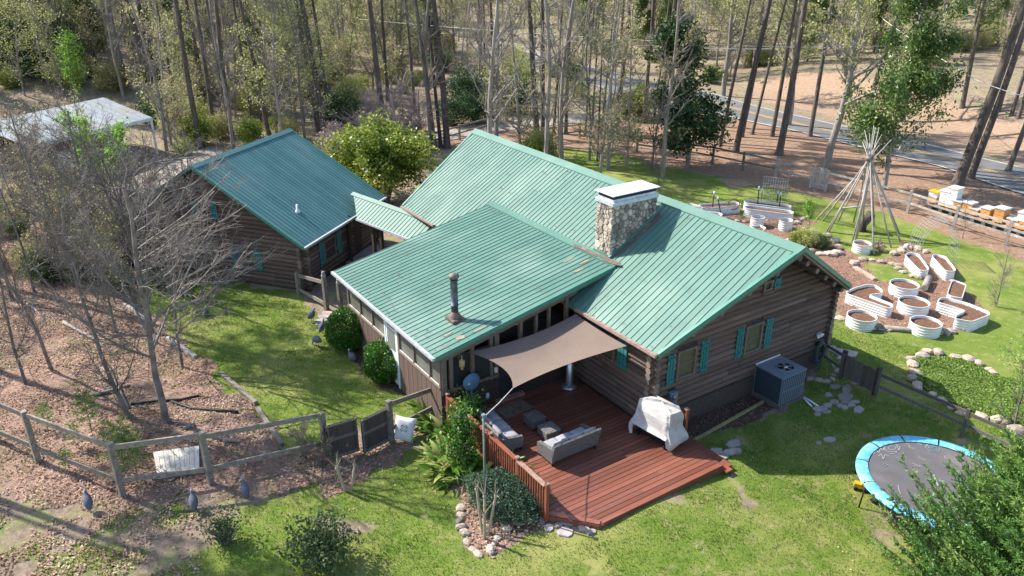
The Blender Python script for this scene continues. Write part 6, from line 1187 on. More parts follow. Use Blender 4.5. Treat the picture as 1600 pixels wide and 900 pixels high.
def tmpl_leafy(seed, Ht, r0, leaves, ls, lm, width=1.0, low=.15, bark=barkg, asp=.5, nb=30, gap=.0):
    rs = np.random.default_rng(seed); segs, ends = [], []; P = dict(n=[8, 4, 3], wob=[.04, .14, .2], up=[.02, .04, .02], tap=[.9, .85, .8], st=[low, .15, 1], k=[nb/8, 1.6, 0], ang=[(.9, 1.45), (.4, .9), (0, 0)], len=[.32*width, .45, .5], rr=[.4, .6, .6], cone=1.3)
    grow(rs, (0, 0, -.1), (0, 0, 1), Ht, r0, 0, segs, ends, P); E_ = np.array([e[0] for e in ends]+[s[1] for s in segs if s[2] < r0*.35]); c = E_[rs.integers(0, len(E_), leaves)]+rs.normal(0, .02*Ht+.08, (leaves, 3))
    t = np.clip(rs.random(leaves)*.75+.12*np.sin(c[:, 0]*3)+.12*np.cos(c[:, 2]*2.4), 0, 1); return [('trunk', seg_mesh('trunk', segs, bark)), ('crown', leafmesh('crown', leaf_quads(c, ls, .1, asp, t), lm))]
def tmpl_bush(seed, rx, rz, leaves, ls, lm, lump=.18, stems=14, bark=twigm, fill=.35, asp=.55, zc=.55, top=0):
    rs = np.random.default_rng(seed); d = rs.normal(size=(leaves, 3)); d /= np.linalg.norm(d, axis=1, keepdims=True)+1e-9
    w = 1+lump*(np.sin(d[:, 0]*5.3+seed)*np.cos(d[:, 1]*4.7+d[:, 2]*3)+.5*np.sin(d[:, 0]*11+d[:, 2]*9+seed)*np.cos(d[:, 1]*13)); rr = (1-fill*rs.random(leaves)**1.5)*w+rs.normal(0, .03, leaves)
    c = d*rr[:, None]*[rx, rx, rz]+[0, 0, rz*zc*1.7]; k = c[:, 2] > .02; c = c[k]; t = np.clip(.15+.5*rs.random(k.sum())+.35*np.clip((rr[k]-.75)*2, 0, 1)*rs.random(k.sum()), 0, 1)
    segs = []
    for i in range(stems): a = rs.uniform(0, 6.28); e = rs.uniform(.3, .9); q = np.array([math.cos(a)*rx*e*.8, math.sin(a)*rx*e*.8, rz*(1.3-.6*e)]); m_ = q*.5+[0, 0, .1*rz]; segs += [(np.array([math.cos(a)*.05, math.sin(a)*.05, -.05]), m_, .03, .02), (m_, q, .02, .008)]
    return [('stems', seg_mesh('stems', segs, bark)), ('foliage', leafmesh('foliage', leaf_quads(c, ls, .1, asp, t), lm))]
def plant(name, tm, label, cat, loc, rz=0.0, sc=1.0, group=None, tilt=(0, 0)):
    o = thing(name, label, cat, loc, rz, group); o.scale = (sc, sc, sc) if isinstance(sc, (int, float)) else sc; o.rotation_euler = (tilt[0], tilt[1], rz)
    for pn, me in tm: c = bpy.data.objects.new(pn, me); COL.objects.link(c); c.parent = o
    return o
RR = random.Random(12)
# ---- tall pines and trunks at their places: base pixel, trunk radius in pixels, lean, note
PIN = [tmpl_pine(31, 22, .26, .72, 20), tmpl_pine(32, 20, .21, .74, 16), tmpl_pine(33, 24, .30, .7, 22), tmpl_pine(34, 18, .16, .78, 14), tmpl_pine(35, 16, .3, .38, 34, blen=.22)]
def tallpine(k, px, py, lean, label, s=1.0, r=1.0, group=None):
    p = at(px, py); o = plant('pine_tree', PIN[k], label, 'pine tree', p, RR.uniform(0, 6.28), (r, r, s), group)
    ly = Vector((CR[0], CR[1], 0))*lean; q = Vector((0, 0, 1)).rotation_difference(Vector((ly.x, ly.y, 1)).normalized()); o.rotation_mode = 'QUATERNION'; o.rotation_quaternion = q@Matrix.Rotation(RR.uniform(0, 6.28), 3, 'Z').to_quaternion(); return o
TP = [
 (2, 1495, 288, .17, 'thick leaning pine trunk, left one of the pair at far right', 1, 1.05), (0, 1516, 278, .15, 'slimmer leaning pine, right one of the pair at far right', 1, .85),
 (0, 1217, 242, .06, 'dark pine trunk left of the pale leafy tree behind the picket fence', 1, .95), (1, 1206, 213, .05, 'pine trunk just behind and left of the dark one by the road', 1, .8), (1, 1265, 213, .04, 'slim pine standing alone at the near road edge', 1, .85),
 (0, 1347, 202, .10, 'leaning pine across the road behind the large leafy tree', 1, .9), (4, 1503, 168, -.02, 'dark spreading pine across the road left of the right-hand pair', .9, .7), (1, 1575, 268, .10, 'slim pine by the road at the right edge of the picture', 1, .8),
 (3, 1560, 175, .05, 'thin pine in the clearing at upper right, left of three', 1, .9), (3, 1580, 181, .06, 'thin pine in the clearing at upper right, middle of three', 1, .9), (3, 1591, 185, .03, 'thin pine in the clearing at upper right, right of three', 1, .9),
 (0, 840, 228, -.08, 'thick pine trunk, nearer one of the close pair above the house ridge', 1, .9), (1, 848, 214, -.02, 'pine trunk just behind the thick one above the house ridge', 1, .85), (3, 865, 208, .05, 'thin bent trunk right of the close pair above the ridge', 1, .75), (1, 884, 209, 0, 'straight dark pine right of the thin bent trunk', 1, .7),
 (3, 914, 211, .03, 'thin trunk beside the driveway fence', 1, .55), (3, 925, 197, .02, 'thin trunk behind the driveway, right of its neighbour', 1, .6), (3, 938, 217, .06, 'pale thin trunk close to the driveway fence', 1, .5), (0, 962, 208, .06, 'dark straight pine with a thick trunk left of the round shrub', 1, .75),
 (1, 1005, 192, .03, 'pine trunk directly right of the round shrub', 1, .8), (1, 1030, 190, .06, 'pine trunk left of the dark magnolia', 1, .8), (3, 1022, 188, .05, 'thin trunk squeezed between two pines by the magnolia', 1, .6), (1, 1125, 227, .08, 'leaning thin pine right of the magnolia', 1, .65), (0, 1149, 238, .10, 'thick pine behind the dark fence, right of the magnolia', 1, .85), (1, 1159, 214, .10, 'pine behind the thick one right of the magnolia', 1, .7), (3, 1175, 210, .12, 'slim leaning pine nearest the road, right of the magnolia', 1, .8),
 (1, 420, 211, -.06, 'dark pine trunk left of the cabin ridge tip', 1, .85), (3, 433, 204, -.04, 'thin trunk just right of the dark pine by the cabin ridge', 1, .8), (0, 498, 206, -.06, 'dark pine trunk, left one of the pair behind the cabin roof', 1, .85), (0, 508, 218, -.05, 'grey pine trunk, right one of the pair behind the cabin roof', 1, .95), (1, 513, 174, -.03, 'pine trunk behind the pair at the cabin roof', 1, .8),
 (2, 600, 200, -.07, 'big straight dark pine behind the bare bush', 1, .85), (1, 606, 158, 0, 'pine trunk farther back, just right of the big dark pine', 1, .8), (1, 648, 178, -.01, 'straight pine behind the bare pinkish bush', 1, .75), (1, 680, 234, -.07, 'grey trunk, left of the three by the driveway bend', 1, .85), (3, 689, 230, -.06, 'slender trunk in the middle of the three by the driveway bend', 1, .9), (0, 699, 231, -.02, 'thick pale trunk, right of the three by the driveway bend', 1, .95), (1, 772, 158, 0, 'straight slim dark pine at the edge of the undergrowth', 1, .85),
 (1, 750, 112, 0, 'distant pine near the side road, left of two', 1, .9), (3, 757, 116, 0, 'distant pine near the side road, right of two', 1, .9),
 (2, 240, 146, -.07, 'thick dark trunk leaning left behind the shed', 1, 1.0), (1, 296, 140, -.05, 'dark trunk right of the ivy-covered tree', 1, .8), (0, 314, 232, -.04, 'dark trunk beside the cabin roof at left', 1, .8), (1, 338, 214, -.03, 'pine trunk behind the cabin ridge, leftmost of two', 1, .8), (3, 286, 218, -.02, 'thin dark trunk left of the cabin ridge', 1, .9), (3, 395, 200, -.02, 'thin trunk behind the middle of the cabin ridge', 1, .8), (1, 357, 190, -.05, 'pine trunk in the wood behind the cabin ridge', 1, .7)]
for k, px, py, ln, lb_, s_, r__ in TP: tallpine(k, px, py, ln, lb_, s_, r__)
o = tallpine(2, 249, 138, -.05, 'ivy-covered trunk behind the shed roof', 1, .8); iv = rng.random((1500, 3)); a = iv[:, 0]*6.28; zz_ = iv[:, 1]**1.3*7; c = np.stack([np.cos(a)*(.3+.15*iv[:, 2]), np.sin(a)*(.3+.15*iv[:, 2]), zz_], 1); me = leafmesh('ivy', leaf_quads(c, .10, .1, .7), ivym); c_ = bpy.data.objects.new('ivy', me); COL.objects.link(c_); c_.parent = o
# ---- special trees
DEC = [tmpl_bare(50+k, 15+2*k, .26, 4200, .09, ygm, barkg, spread=.8, dens=1.05, st=.28) for k in range(3)]
plant('young_leaf_tree', DEC[1], 'pale-barked tree with fresh yellow-green leaves behind the picket gate', 'tree', at(1290, 262), 1.0, 1.0, tilt=(0, .10))
plant('young_leaf_tree', DEC[0], 'fresh-leafed tree left of the pale-barked one, by the road edge', 'tree', at(1232, 196), 2.2, .9)
plant('young_leaf_tree', DEC[2], 'fresh-leafed tree across the road at upper right', 'tree', at(1410, 190), .3, .9); plant('young_leaf_tree', DEC[0], 'leafy tree behind the right side of the road bend', 'tree', at(1130, 150), 4.0, 1.0)
MAG = tmpl_leafy(61, 9.6, .17, 14000, .13, dkm, width=1.15, low=.13, bark=barkg, nb=52)
plant('magnolia_tree', MAG, 'dark glossy-leaved magnolia behind the dark garden fence', 'magnolia', at(1075, 258), .6, (1.0, 1.0, .95))
HOL = tmpl_leafy(68, 12.5, .2, 21000, .12, leafmat('holly_leaves', [(0, (.04, .09, .025)), (.45, (.11, .18, .04)), (.8, (.24, .32, .08)), (1, (.52, .55, .28))], rough=.35, trans=.25), width=1.25, low=.14, nb=40)
plant('evergreen_tree', HOL, 'large bright evergreen tree behind the pole tipi', 'evergreen tree', at(1381, 296), 2.0, (.86, .86, .95))
RND = tmpl_bush(63, 2.8, 2.25, 19000, .12, mgm, .42, 26, barkg, .6, .55, .72)
o = plant('evergreen_tree', [], 'broad yellow-green evergreen tree between the cabin and the long house', 'evergreen tree', at(600, 316)); o.scale = (.96, .96, .76)
for pn, me in RND: c = bpy.data.objects.new(pn, me); COL.objects.link(c); c.parent = o; c.location = (0, 0, .9 if pn == 'foliage' else 0)
sg = [(np.array([math.cos(a)*.25, math.sin(a)*.25, -.1]), np.array([math.cos(a)*.8, math.sin(a)*.8, 2.6]), .1, .07) for a in np.linspace(0, 5.5, 6)]; c = bpy.data.objects.new('trunk', seg_mesh('trunk', sg, barkg)); COL.objects.link(c); c.parent = o
CRP = tmpl_bare(64, 5.2, .12, spread=1.7, dens=1.7, st=.02, mat=twigm, bark=M('pinkish_twigs', (.46, .35, .31), (.34, .25, .22), bump=0)); 
plant('bare_shrub', CRP, 'wide pinkish-grey bare shrub behind the round evergreen', 'shrub', at(622, 226), 0, (1.5, 1.5, .9)); plant('bare_shrub', CRP, 'second bare shrub beside the three trunks at the driveway bend', 'shrub', at(655, 222), 2, (1.2, 1.2, .75)); plant('bare_shrub', CRP, 'bare shrub left of the wide pinkish one, by the cabin roof', 'shrub', at(575, 218), 4, (1.1, 1.1, .7))
plant('blossom_shrub', tmpl_bush(65, .6, .8, 1600, .05, pinkm, .3), 'small pink-flowering shrub at the cabin roof edge', 'shrub', at(525, 245), 0, 1.6)
plant('blossom_shrub', tmpl_bush(66, .6, .8, 1400, .05, pinkm, .3), 'small pink-flowering shrub at the foot of the undergrowth by the driveway', 'shrub', at(774, 190), 0, 1.2)
plant('round_shrub', tmpl_bush(67, 1.5, 1.2, 4200, .13, mgm, .15, 16, barkg, .4), 'rounded bright green shrub by the driveway entrance', 'shrub', at(988, 186), 0, 1.0)
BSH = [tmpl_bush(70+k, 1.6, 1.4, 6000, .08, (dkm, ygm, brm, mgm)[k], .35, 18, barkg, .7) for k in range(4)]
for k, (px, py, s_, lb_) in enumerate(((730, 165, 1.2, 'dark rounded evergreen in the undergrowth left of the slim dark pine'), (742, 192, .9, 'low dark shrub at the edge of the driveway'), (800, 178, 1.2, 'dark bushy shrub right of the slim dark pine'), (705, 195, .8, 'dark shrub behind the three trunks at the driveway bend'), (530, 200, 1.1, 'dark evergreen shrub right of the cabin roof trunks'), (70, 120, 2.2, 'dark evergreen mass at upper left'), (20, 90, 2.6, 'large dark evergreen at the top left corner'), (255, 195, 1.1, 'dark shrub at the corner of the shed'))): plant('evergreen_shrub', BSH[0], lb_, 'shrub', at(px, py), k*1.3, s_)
for k, (px, py, s_, lb_) in enumerate(((795, 148, 1.4, 'vivid yellow-green bush beyond the slim dark pine'), (800, 115, 1.2, 'yellow-green bush by the side road'), (170, 262, 0, ''))):
    if s_: plant('spring_shrub', BSH[1], lb_, 'shrub', at(px, py), k, s_)
sapm = leafmat('bright_sapling_leaves', [(0, (.12, .25, .03)), (.5, (.22, .42, .05)), (1, (.36, .52, .10))], trans=.45, val=.1); SAP = tmpl_bare(80, 5.5, .05, 1500, .09, sapm, spread=.7, dens=1.4, st=.25)
for k, (px, py, s_, lb_) in enumerate(((165, 335, .95, 'bright green leafy sapling in front of the shed, left of two'), (205, 345, .9, 'bright green leafy sapling in front of the shed, right of two'), (120, 180, 1.1, 'bright green sapling behind the shed roof'))): plant('leafy_sapling', SAP, lb_, 'sapling', at(px, py), k*2, s_)
# ---- round bushes by the sunroom
BOX = tmpl_bush(90, .84, .80, 14000, .038, boxm, .10, 10, twigm, .28, .6, .53); BOX2 = tmpl_bush(91, .82, .76, 13500, .038, boxm, .11, 10, twigm, .28, .6, .53)
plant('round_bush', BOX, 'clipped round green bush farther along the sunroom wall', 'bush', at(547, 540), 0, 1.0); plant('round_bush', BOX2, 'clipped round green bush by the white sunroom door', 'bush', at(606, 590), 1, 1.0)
GRB = tmpl_bush(92, .75, .62, 3000, .045, leafmat('grey_green_leaves', [(0, (.04, .075, .03)), (.5, (.09, .14, .05)), (1, (.2, .26, .12))], trans=.25), .3, 22, twigm, .8, .5, .6); plant('garden_shrub', GRB, 'loose grey-green shrub at the bottom edge of the lawn', 'shrub', at(503, 885), 0, 1.15)
plant('garden_shrub', tmpl_bush(93, .6, .5, 1100, .035, BSH[0][1][1].materials[0], .3, 40, twigm, .9, .5, .6), 'sparse twiggy shrub left of the loose grey-green one', 'shrub', at(352, 848), 0, 1.1)
plant('juniper', tmpl_bush(94, .95, .42, 15000, .035, junm, .15, 20, twigm, .5, .35, .6), 'dark spreading juniper below the deck railing', 'juniper', at(790, 792), .4, (1.25, .95, 1.0)); plant('juniper', tmpl_bush(95, .6, .36, 8000, .035, leafmat('juniper_bright', [(0, (.04, .10, .03)), (1, (.12, .24, .05))]), .2, 10, twigm, .5, .35, .6), 'brighter green low shrub beside the dark juniper at the railing post', 'shrub', at(815, 772), 0, (1.1, .8, 1))
# ---- strap-leaved plants by the railing: every long leaf its own part
lf = []
for q in range(5):
    rs = random.Random(q); L = .62; vs = []; n = 7; droop = rs.uniform(.5, 1.1)
    for i in range(n+1): u = i/n; w_ = .062*math.sin(math.pi*min(1, u*1.02)**.75)*1.0+.003; x_ = L*(u-.12*u*u*droop); z_ = L*(1.0*u-.78*droop*u*u); vs += [(x_, -w_, z_+.012), (x_, 0, z_), (x_, w_, z_+.012)]
    tq = rs.random(); f = [(i*3+j, i*3+j+1, (i+1)*3+j+1, (i+1)*3+j) for i in range(n) for j in range(2)]; me = fast_mesh('leaf', vs, f, aspm, 4, {'tone': np.repeat([[.25+.17*q]*4], len(vs), 0)}, True); lf.append(me)
def straps(label, px, py, n, size, seed, bright=0.3):
    n = int(n*1.5); size *= 1.25; rs = random.Random(seed); p = at(px, py); t = thing('strap_leaf_plant', label, 'plant', p)
    for k in range(n):
        a = rs.uniform(0, 6.28); rr = rs.random()**.6*.42*size; m_ = lf[4 if rs.random() < bright else rs.randrange(4)]; piece('leaf', m_, t, (math.cos(a+rs.uniform(-1, 1))*rr, math.sin(a)*rr, rs.uniform(0, .05)), (rs.uniform(-.3, .3), rs.uniform(-.35, .35), a), (size*rs.uniform(.75, 1.15),)*3, True)
    return t
straps('clump of long green leaves nearest the fence end at the sunroom', 683, 668, 34, 1.0, 1, .1); straps('clump of broad green leaves in the middle of the bed by the railing', 712, 690, 40, 1.05, 2, .15); straps('clump of pale yellow-green leaves at the outer edge of the bed', 700, 728, 46, .95, 3, .75)
straps('clump of long leaves close under the deck railing', 745, 712, 40, 1.0, 4, .1); straps('low clump of dark leaves behind the sail pole', 765, 735, 36, .85, 5, .05); straps('clump of leaves at the near end of the strap-leaf bed', 730, 750, 34, .85, 6, .2); straps('small clump of leaves beside the gate path', 668, 640, 24, .8, 7, .1); straps('clump of leaves against the middle of the railing', 782, 742, 30, .9, 8, .05)
hyd = tmpl_bare(96, 1.7, .035, 1700, .055, boxm, barkg, spread=1.0, dens=1.5, st=.15); plant('leafy_shrub', hyd, 'shrub with bare pale stems and leafy tips behind the sail pole', 'shrub', at(722, 735), 0, 1.0); plant('leafy_shrub', hyd, 'small leafy shrub against the railing near the sunroom', 'shrub', at(742, 690), 2, .9)
crm = M('crape_myrtle_bark', (.42, .34, .24), (.30, .24, .17), rough=.7, scale=6)
def cutstems(label, px, py, n, h, seed):
    rs = np.random.default_rng(seed); sg = []
    for k in range(n):
        a = rs.uniform(0, 6.28); b0 = np.array([math.cos(a)*.08, math.sin(a)*.08, -.05]); t1 = b0+[math.cos(a)*.18*h, math.sin(a)*.18*h, h*rs.uniform(.8, 1.1)]; sg += [(b0, t1, .04, .032), (t1, t1+[0, 0, .06], .05, .035)]
        for j in range(5): d_ = rs.normal(0, .14, 3)+[0, 0, .2]; sg.append((t1, t1+d_*h, .014, .006))
    plant('pruned_shrub', [('stems', seg_mesh('stems', sg, crm))], label, 'shrub', at(px, py))
cutstems('hard-pruned crape myrtle stems inside the stone-edged bed', 757, 838, 4, 1.25, 1); cutstems('hard-pruned stems in front of the dark board gate', 545, 768, 3, .95, 2); cutstems('hard-pruned stems at the railing end by the sunroom', 710, 672, 3, .9, 3)
vine = tmpl_bare(97, 1.3, .022, 60, .05, boxm, twigm, spread=1.5, dens=1.5, st=.05); plant('vine', vine, 'tangled vine over the end of the lower-left fence by the gate', 'vine', at(478, 716), 0, 1.0); plant('vine', vine, 'bare vine stems climbing the gate post', 'vine', at(505, 730), 2, .8)
# little pines and weeds behind the lower-left fence
LPN = [tmpl_pine(101+k, 1.7, .03, .25, 16, dead=0, blen=.3, fol=1) for k in range(2)]
def spine(seed):
    rs = np.random.default_rng(seed); sg = [(np.array([0, 0, -.05]), np.array([.03, .02, 1.5]), .02, .008)]; c = []
    for k in range(26): z_ = .35+1.2*k/26; a = k*2.4; L = .5*(1-.6*k/26)+.05; e = np.array([math.cos(a)*L, math.sin(a)*L, z_+.25*L]); sg.append((np.array([0, 0, z_]), e, .008, .003)); c += [np.array([0, 0, z_])+(e-[0, 0, z_])*q for q in (.4, .6, .8, 1)]
    return [('stem', seg_mesh('stem', sg, twigm)), ('needles', leafmesh('needles', needle_clumps(np.array(c), .13, 9), leafmat('young_pine_needles', [(0, (.09, .15, .03)), (1, (.24, .32, .08))], trans=.35) if seed == 1 else bpy.data.materials['young_pine_needles']))]
SPN = [spine(1), spine(2)]
for k, (px, py, s_, lb_) in enumerate(((143, 672, .9, 'small bright pine seedling behind the lower-left fence, left of two tall ones'), (197, 742, 1.15, 'small pine seedling touching the middle fence post'), (216, 750, 1.0, 'small pine seedling left of the pale board panel'), (110, 738, .5, 'tiny pine tuft in front of the lower-left fence rail'), (75, 672, .6, 'tiny pine seedling at far left by the fence'), (120, 700, .55, 'tiny pine seedling between the first fence posts'))): plant('pine_seedling', SPN[k % 2], lb_, 'pine seedling', at(px, py), k, s_)
# ---- the bare trees at left, each at its place
BT = [tmpl_bare(110, 8.2, .12, spread=1.6, dens=1.3, st=.14, rmin=.0065), tmpl_bare(111, 7.2, .085, spread=1.1, dens=1.25, st=.22, rmin=.0065), tmpl_bare(112, 7.6, .07, spread=.95, dens=1.3, st=.2, rmin=.008), tmpl_bare(113, 6.6, .055, 420, .07, brm, spread=.9, dens=1.3, st=.2, rmin=.008), tmpl_bare(114, 5.0, .045, 320, .07, ygm, spread=.9, dens=1.1, st=.2), tmpl_bare(115, 6.5, .07, spread=1.1, dens=1.7, st=.04)]
def limb_mesh(seed):
    rs = np.random.default_rng(seed); segs, ends = [], []
    for k in range(9):
        z0 = 1.7+k*.55; a = rs.uniform(-.75, .75); dr = CR*math.cos(a)+np.array([-CD[0], -CD[1], 0])*math.sin(a)*.9; dd = dr+np.array([0, 0, rs.uniform(.25, .75)])
        grow(rs, (0, 0, z0), dd/np.linalg.norm(dd), rs.uniform(4.2, 6.2)*(1-.05*k), .05, 1, segs, ends, dict(n=[9, 9, 4, 3], wob=[.05, .09, .2, .25], up=[.03, .015, .02, .02], tap=[.9, .9, .8, .7], st=[.2, .15, .1, 1], k=[1, 1.7, 1.5, 0], ang=[(.5, 1.1), (.35, .8), (.4, 1.0), (0, 0)], len=[.42, .42, .5, .5], rr=[.5, .6, .6, .6]))
    return seg_mesh('limbs', segs, twigm)
for k, (i_, px, py, s_, tl, lb_) in enumerate(((0, 259, 656, 1.0, (0.0, .06), 'largest bare grey tree, standing in the dead leaves beside the lawn timbers'), (1, 202, 655, 1.0, (-.12, -.12), 'leaning forked bare tree left of the largest one'), (2, 81, 578, .95, (-.08, -.1), 'slim bare tree at left leaning over the leafy slope'), (1, 181, 520, .7, (0, 0), 'short bare tree with curved stems behind the leaning forked one'), (2, 40, 600, .85, (0, -.05), 'thin bare sapling at the far left edge'), (2, 135, 470, .9, (0, 0), 'bare tree on the slope below the shed'), (0, 225, 445, .8, (0, .12), 'spreading bare tree at the corner of the cabin'), (1, 20, 470, 1.0, (0, 0), 'bare tree in the thicket at the left edge'), (2, 90, 420, 1.0, (0, 0), 'bare tree in the thicket left of the bright saplings'), (0, 150, 400, .85, (0, 0), 'branching bare tree in the thicket before the shed'), (1, 250, 400, .8, (0, .1), 'bare tree whose twigs cross the cabin gable'), (2, 300, 372, .75, (0, .1), 'bare tree growing close to the cabin gable'))): plant('bare_tree', BT[i_], lb_, 'bare tree', at(px, py), k*1.7, s_, tilt=tl)
_bt = plant('bare_tree', [('trunk', BT[1][0][1]), ('limbs', limb_mesh(201))], 'slender bare tree whose long side limbs reach across the cabin gable', 'bare tree', at(240, 520)); _b2 = plant('bare_tree', [('trunk', BT[2][0][1]), ('limbs', limb_mesh(202))], 'bare tree with long low limbs over the lawn edge, right of the largest one', 'bare tree', at(285, 575), 0, .8)
for k in range(70):
    px = RR.uniform(-60, 330); py = RR.uniform(290, 480)
    if px > 235 and py < 360: py = RR.uniform(390, 440)
    plant('thicket_sapling', BT[2+k % 3], ('thin bare sapling at the left edge of the thicket' if px < 60 else 'thin bare sapling in the middle of the thicket below the shed' if px < 200 else 'thin bare sapling of the thicket close to the cabin')+(', in its front row' if py > 400 else ', farther back'), 'sapling', at(px, py), RR.uniform(0, 6.28), RR.uniform(.4, .85), 'bare saplings of the thicket', tilt=(RR.uniform(-.15, .15), RR.uniform(-.15, .15)))
for k in range(30):
    px = RR.uniform(-20, 290); py = RR.uniform(330, 455); plant('thicket_shrub', BSH[(2, 2, 3, 0)[k % 4]], 'small olive-brown bush low in the thicket below the shed', 'shrub', at(px, py), RR.uniform(0, 6.28), RR.uniform(.3, .55), 'bushes of the thicket')
for k, (px, py, s_, lb_, m_) in enumerate(((1030, 298, .42, 'small bare fruit tree above the chimney cap', 5), (1555, 478, .42, 'young bare tree on the lawn right of the raised beds', 5), (1504, 372, .3, 'thin staked sapling on the lawn in front of the beehives', 2), (1600, 640, .5, 'young tree with fresh green leaves at the right edge', 4), (1265, 322, .28, 'tiny bare sapling left of the picket gate', 2), (1520, 545, .0, '', 2))):
    if s_: plant('young_tree', BT[m_], lb_, 'young tree', at(px, py), k, s_)
plant('young_tree', tmpl_bare(120, 4.6, .05, 2300, .05, sapm, spread=1.0, dens=1.6, st=.1), 'airy bright-leaved young tree rising over the right end of the rear fence', 'young tree', at(1585, 665), 1, .75)
g_ = MB(); p_ = at(933, 252); g_.tube([p_, p_+Vector((0, 0, 7.5))], [.07, .05], 7); tag(obj('pole', g_, barkp), 'thin dark pole standing alone in the lawn behind the ridge', 'pole')
for k, (px, py, s_, lb_) in enumerate(((1258, 384, .36, 'green bushy plant on the rock-ringed mound behind the gable peak'), (1243, 382, .28, 'grey-green low plant at the left of the rock ring'), (1285, 388, .26, 'small plant between the rocks of the ring'))): plant('garden_plant', BSH[(1, 3, 0)[k]], lb_, 'plant', at(px, py), k, s_)
plant('garden_plant', SAP, 'bright leafy shoot rising behind the rock ring', 'plant', at(1262, 372), 0, .35)
plant('potted_flowers', tmpl_bush(99, .4, .35, 500, .05, pinkm, .3), 'grey and pink flowering plant at the foot of the tipi poles', 'plant', at(1372, 392), 0, .8)
# herb bed: low leafy ground cover
hp_ = poly([(1425, 570), (1440, 556), (1500, 563), (1550, 585), (1600, 600), (1600, 675), (1540, 652), (1480, 630), (1430, 600)]); hx_ = rng.uniform(hp_[:, 0].min(), hp_[:, 0].max(), 60000); hy_ = rng.uniform(hp_[:, 1].min(), hp_[:, 1].max(), 60000); k = inpoly(hp_, hx_, hy_); hx_, hy_ = hx_[k], hy_[k]
V, F, C = leaf_quads(np.stack([hx_, hy_, hgt(hx_, hy_)+rng.random(len(hx_))*.16*(.5+.5*vn(hx_, hy_, 1.5, 40))], 1), .045, .3, .6); tag(link('herb_ground_cover', fast_mesh('herbs', V, F, leafmat('herb_leaves', [(0, (.08, .16, .025)), (.5, (.18, .30, .045)), (1, (.36, .42, .12))], trans=.35), 4, {'tone': C})), kind='stuff')
# ---- the big cypress in the lower right corner
def cypress(label, loc, Ht, Rb, seed, n=620):
    rs = np.random.default_rng(seed); segs = [(np.array([0, 0, 0.]), np.array([0, 0, Ht]), .16, .02)]; V, F, T = [], [], []; n0 = 0
    for k in range(n):
        f = (k+.5)/n; z_ = Ht*(.04+.93*f**.9); a = k*2.39996+rs.normal(0, .2); Rr_ = Rb*(1-f)**.75*rs.uniform(.75, 1.12)+.12; el = .55+.35*f; dirh = np.array([math.cos(a), math.sin(a), 0]); ns = 12; L = Rr_*1.0; p = np.array([0, 0, max(.1, z_-Rr_*.45)]); pts = [p]
        for i in range(ns): u = (i+1)/ns; d = dirh*(1-.25*u)+np.array([0, 0, el*(.35+.9*u)]); p = p+d/np.linalg.norm(d)*L*1.15/ns; pts.append(p)
        segs += [(pts[0], pts[5], .02, .012), (pts[5], pts[-1], .012, .004)]; side = np.cross(dirh, [0, 0, 1.])
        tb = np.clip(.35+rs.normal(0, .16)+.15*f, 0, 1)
        for i in range(3, ns+1):
            ax_ = (pts[i]-pts[i-1]); ax_ = ax_/np.linalg.norm(ax_); nrm_ = np.cross(side, ax_)
            for s in (-1, 1, 0):
                for q in range(3):
                    l2 = (.34*(1-.55*(i-3)/(ns-3)))*rs.uniform(.6, 1.1)*(.7 if s == 0 else 1); d2 = ax_*.75+side*s*rs.uniform(.35, .95)+nrm_*rs.normal(0, .38); d2 /= np.linalg.norm(d2); b = pts[i-1]+(pts[i]-pts[i-1])*rs.random(); w = np.cross(d2, rs.normal(size=3)); w /= np.linalg.norm(w); m1 = 4
                    for g in range(m1):
                        uu = (g+.3)/m1; c0 = b+d2*l2*uu; d3 = d2+w*(.55 if g % 2 else -.55)+rs.normal(0, .15, 3); d3 /= np.linalg.norm(d3); l3 = l2*.62*(1.1-uu*.55); w3 = np.cross(d3, rs.normal(size=3)); w3 = w3/np.linalg.norm(w3)*.015
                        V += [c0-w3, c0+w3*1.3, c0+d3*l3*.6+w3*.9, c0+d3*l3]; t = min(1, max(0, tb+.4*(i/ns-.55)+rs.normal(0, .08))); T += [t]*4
    V = np.array(V); T = np.array(T); me = fast_mesh('foliage', V, np.arange(len(V)).reshape(-1, 4), cypm, 4, {'tone': np.stack([T]*4, 1)}); o = thing('cypress_tree', label, 'cypress', loc)
    for nm, m_ in (('trunk', seg_mesh('trunk', segs, barkp)), ('foliage', me)): c = bpy.data.objects.new(nm, m_); COL.objects.link(c); c.parent = o
    return o
CYL = Vector((-4.0, 16.55, 0)); CYL.z = hz(CYL.x, CYL.y); cypress('big feathery green cypress filling the lower right corner', CYL, 6.2, 3.8, 5, 900)
# ---- trees outside the frame at left and behind, whose shade falls across the yard
for k, (x0, y0, i_) in enumerate(((-37, -6, 1), (-45.5, -5.5, 3), (-27, -5.5, 1), (-31.5, -8.5, 3))): plant('pine_tree', PIN[i_], 'pine outside the left edge of the picture, number %s from the road' % ('one', 'two', 'three', 'four', 'five', 'six', 'seven')[k], 'pine tree', (x0, y0, hz(x0, y0)), k, (.95, 1.35, .8, 1.0)[k])
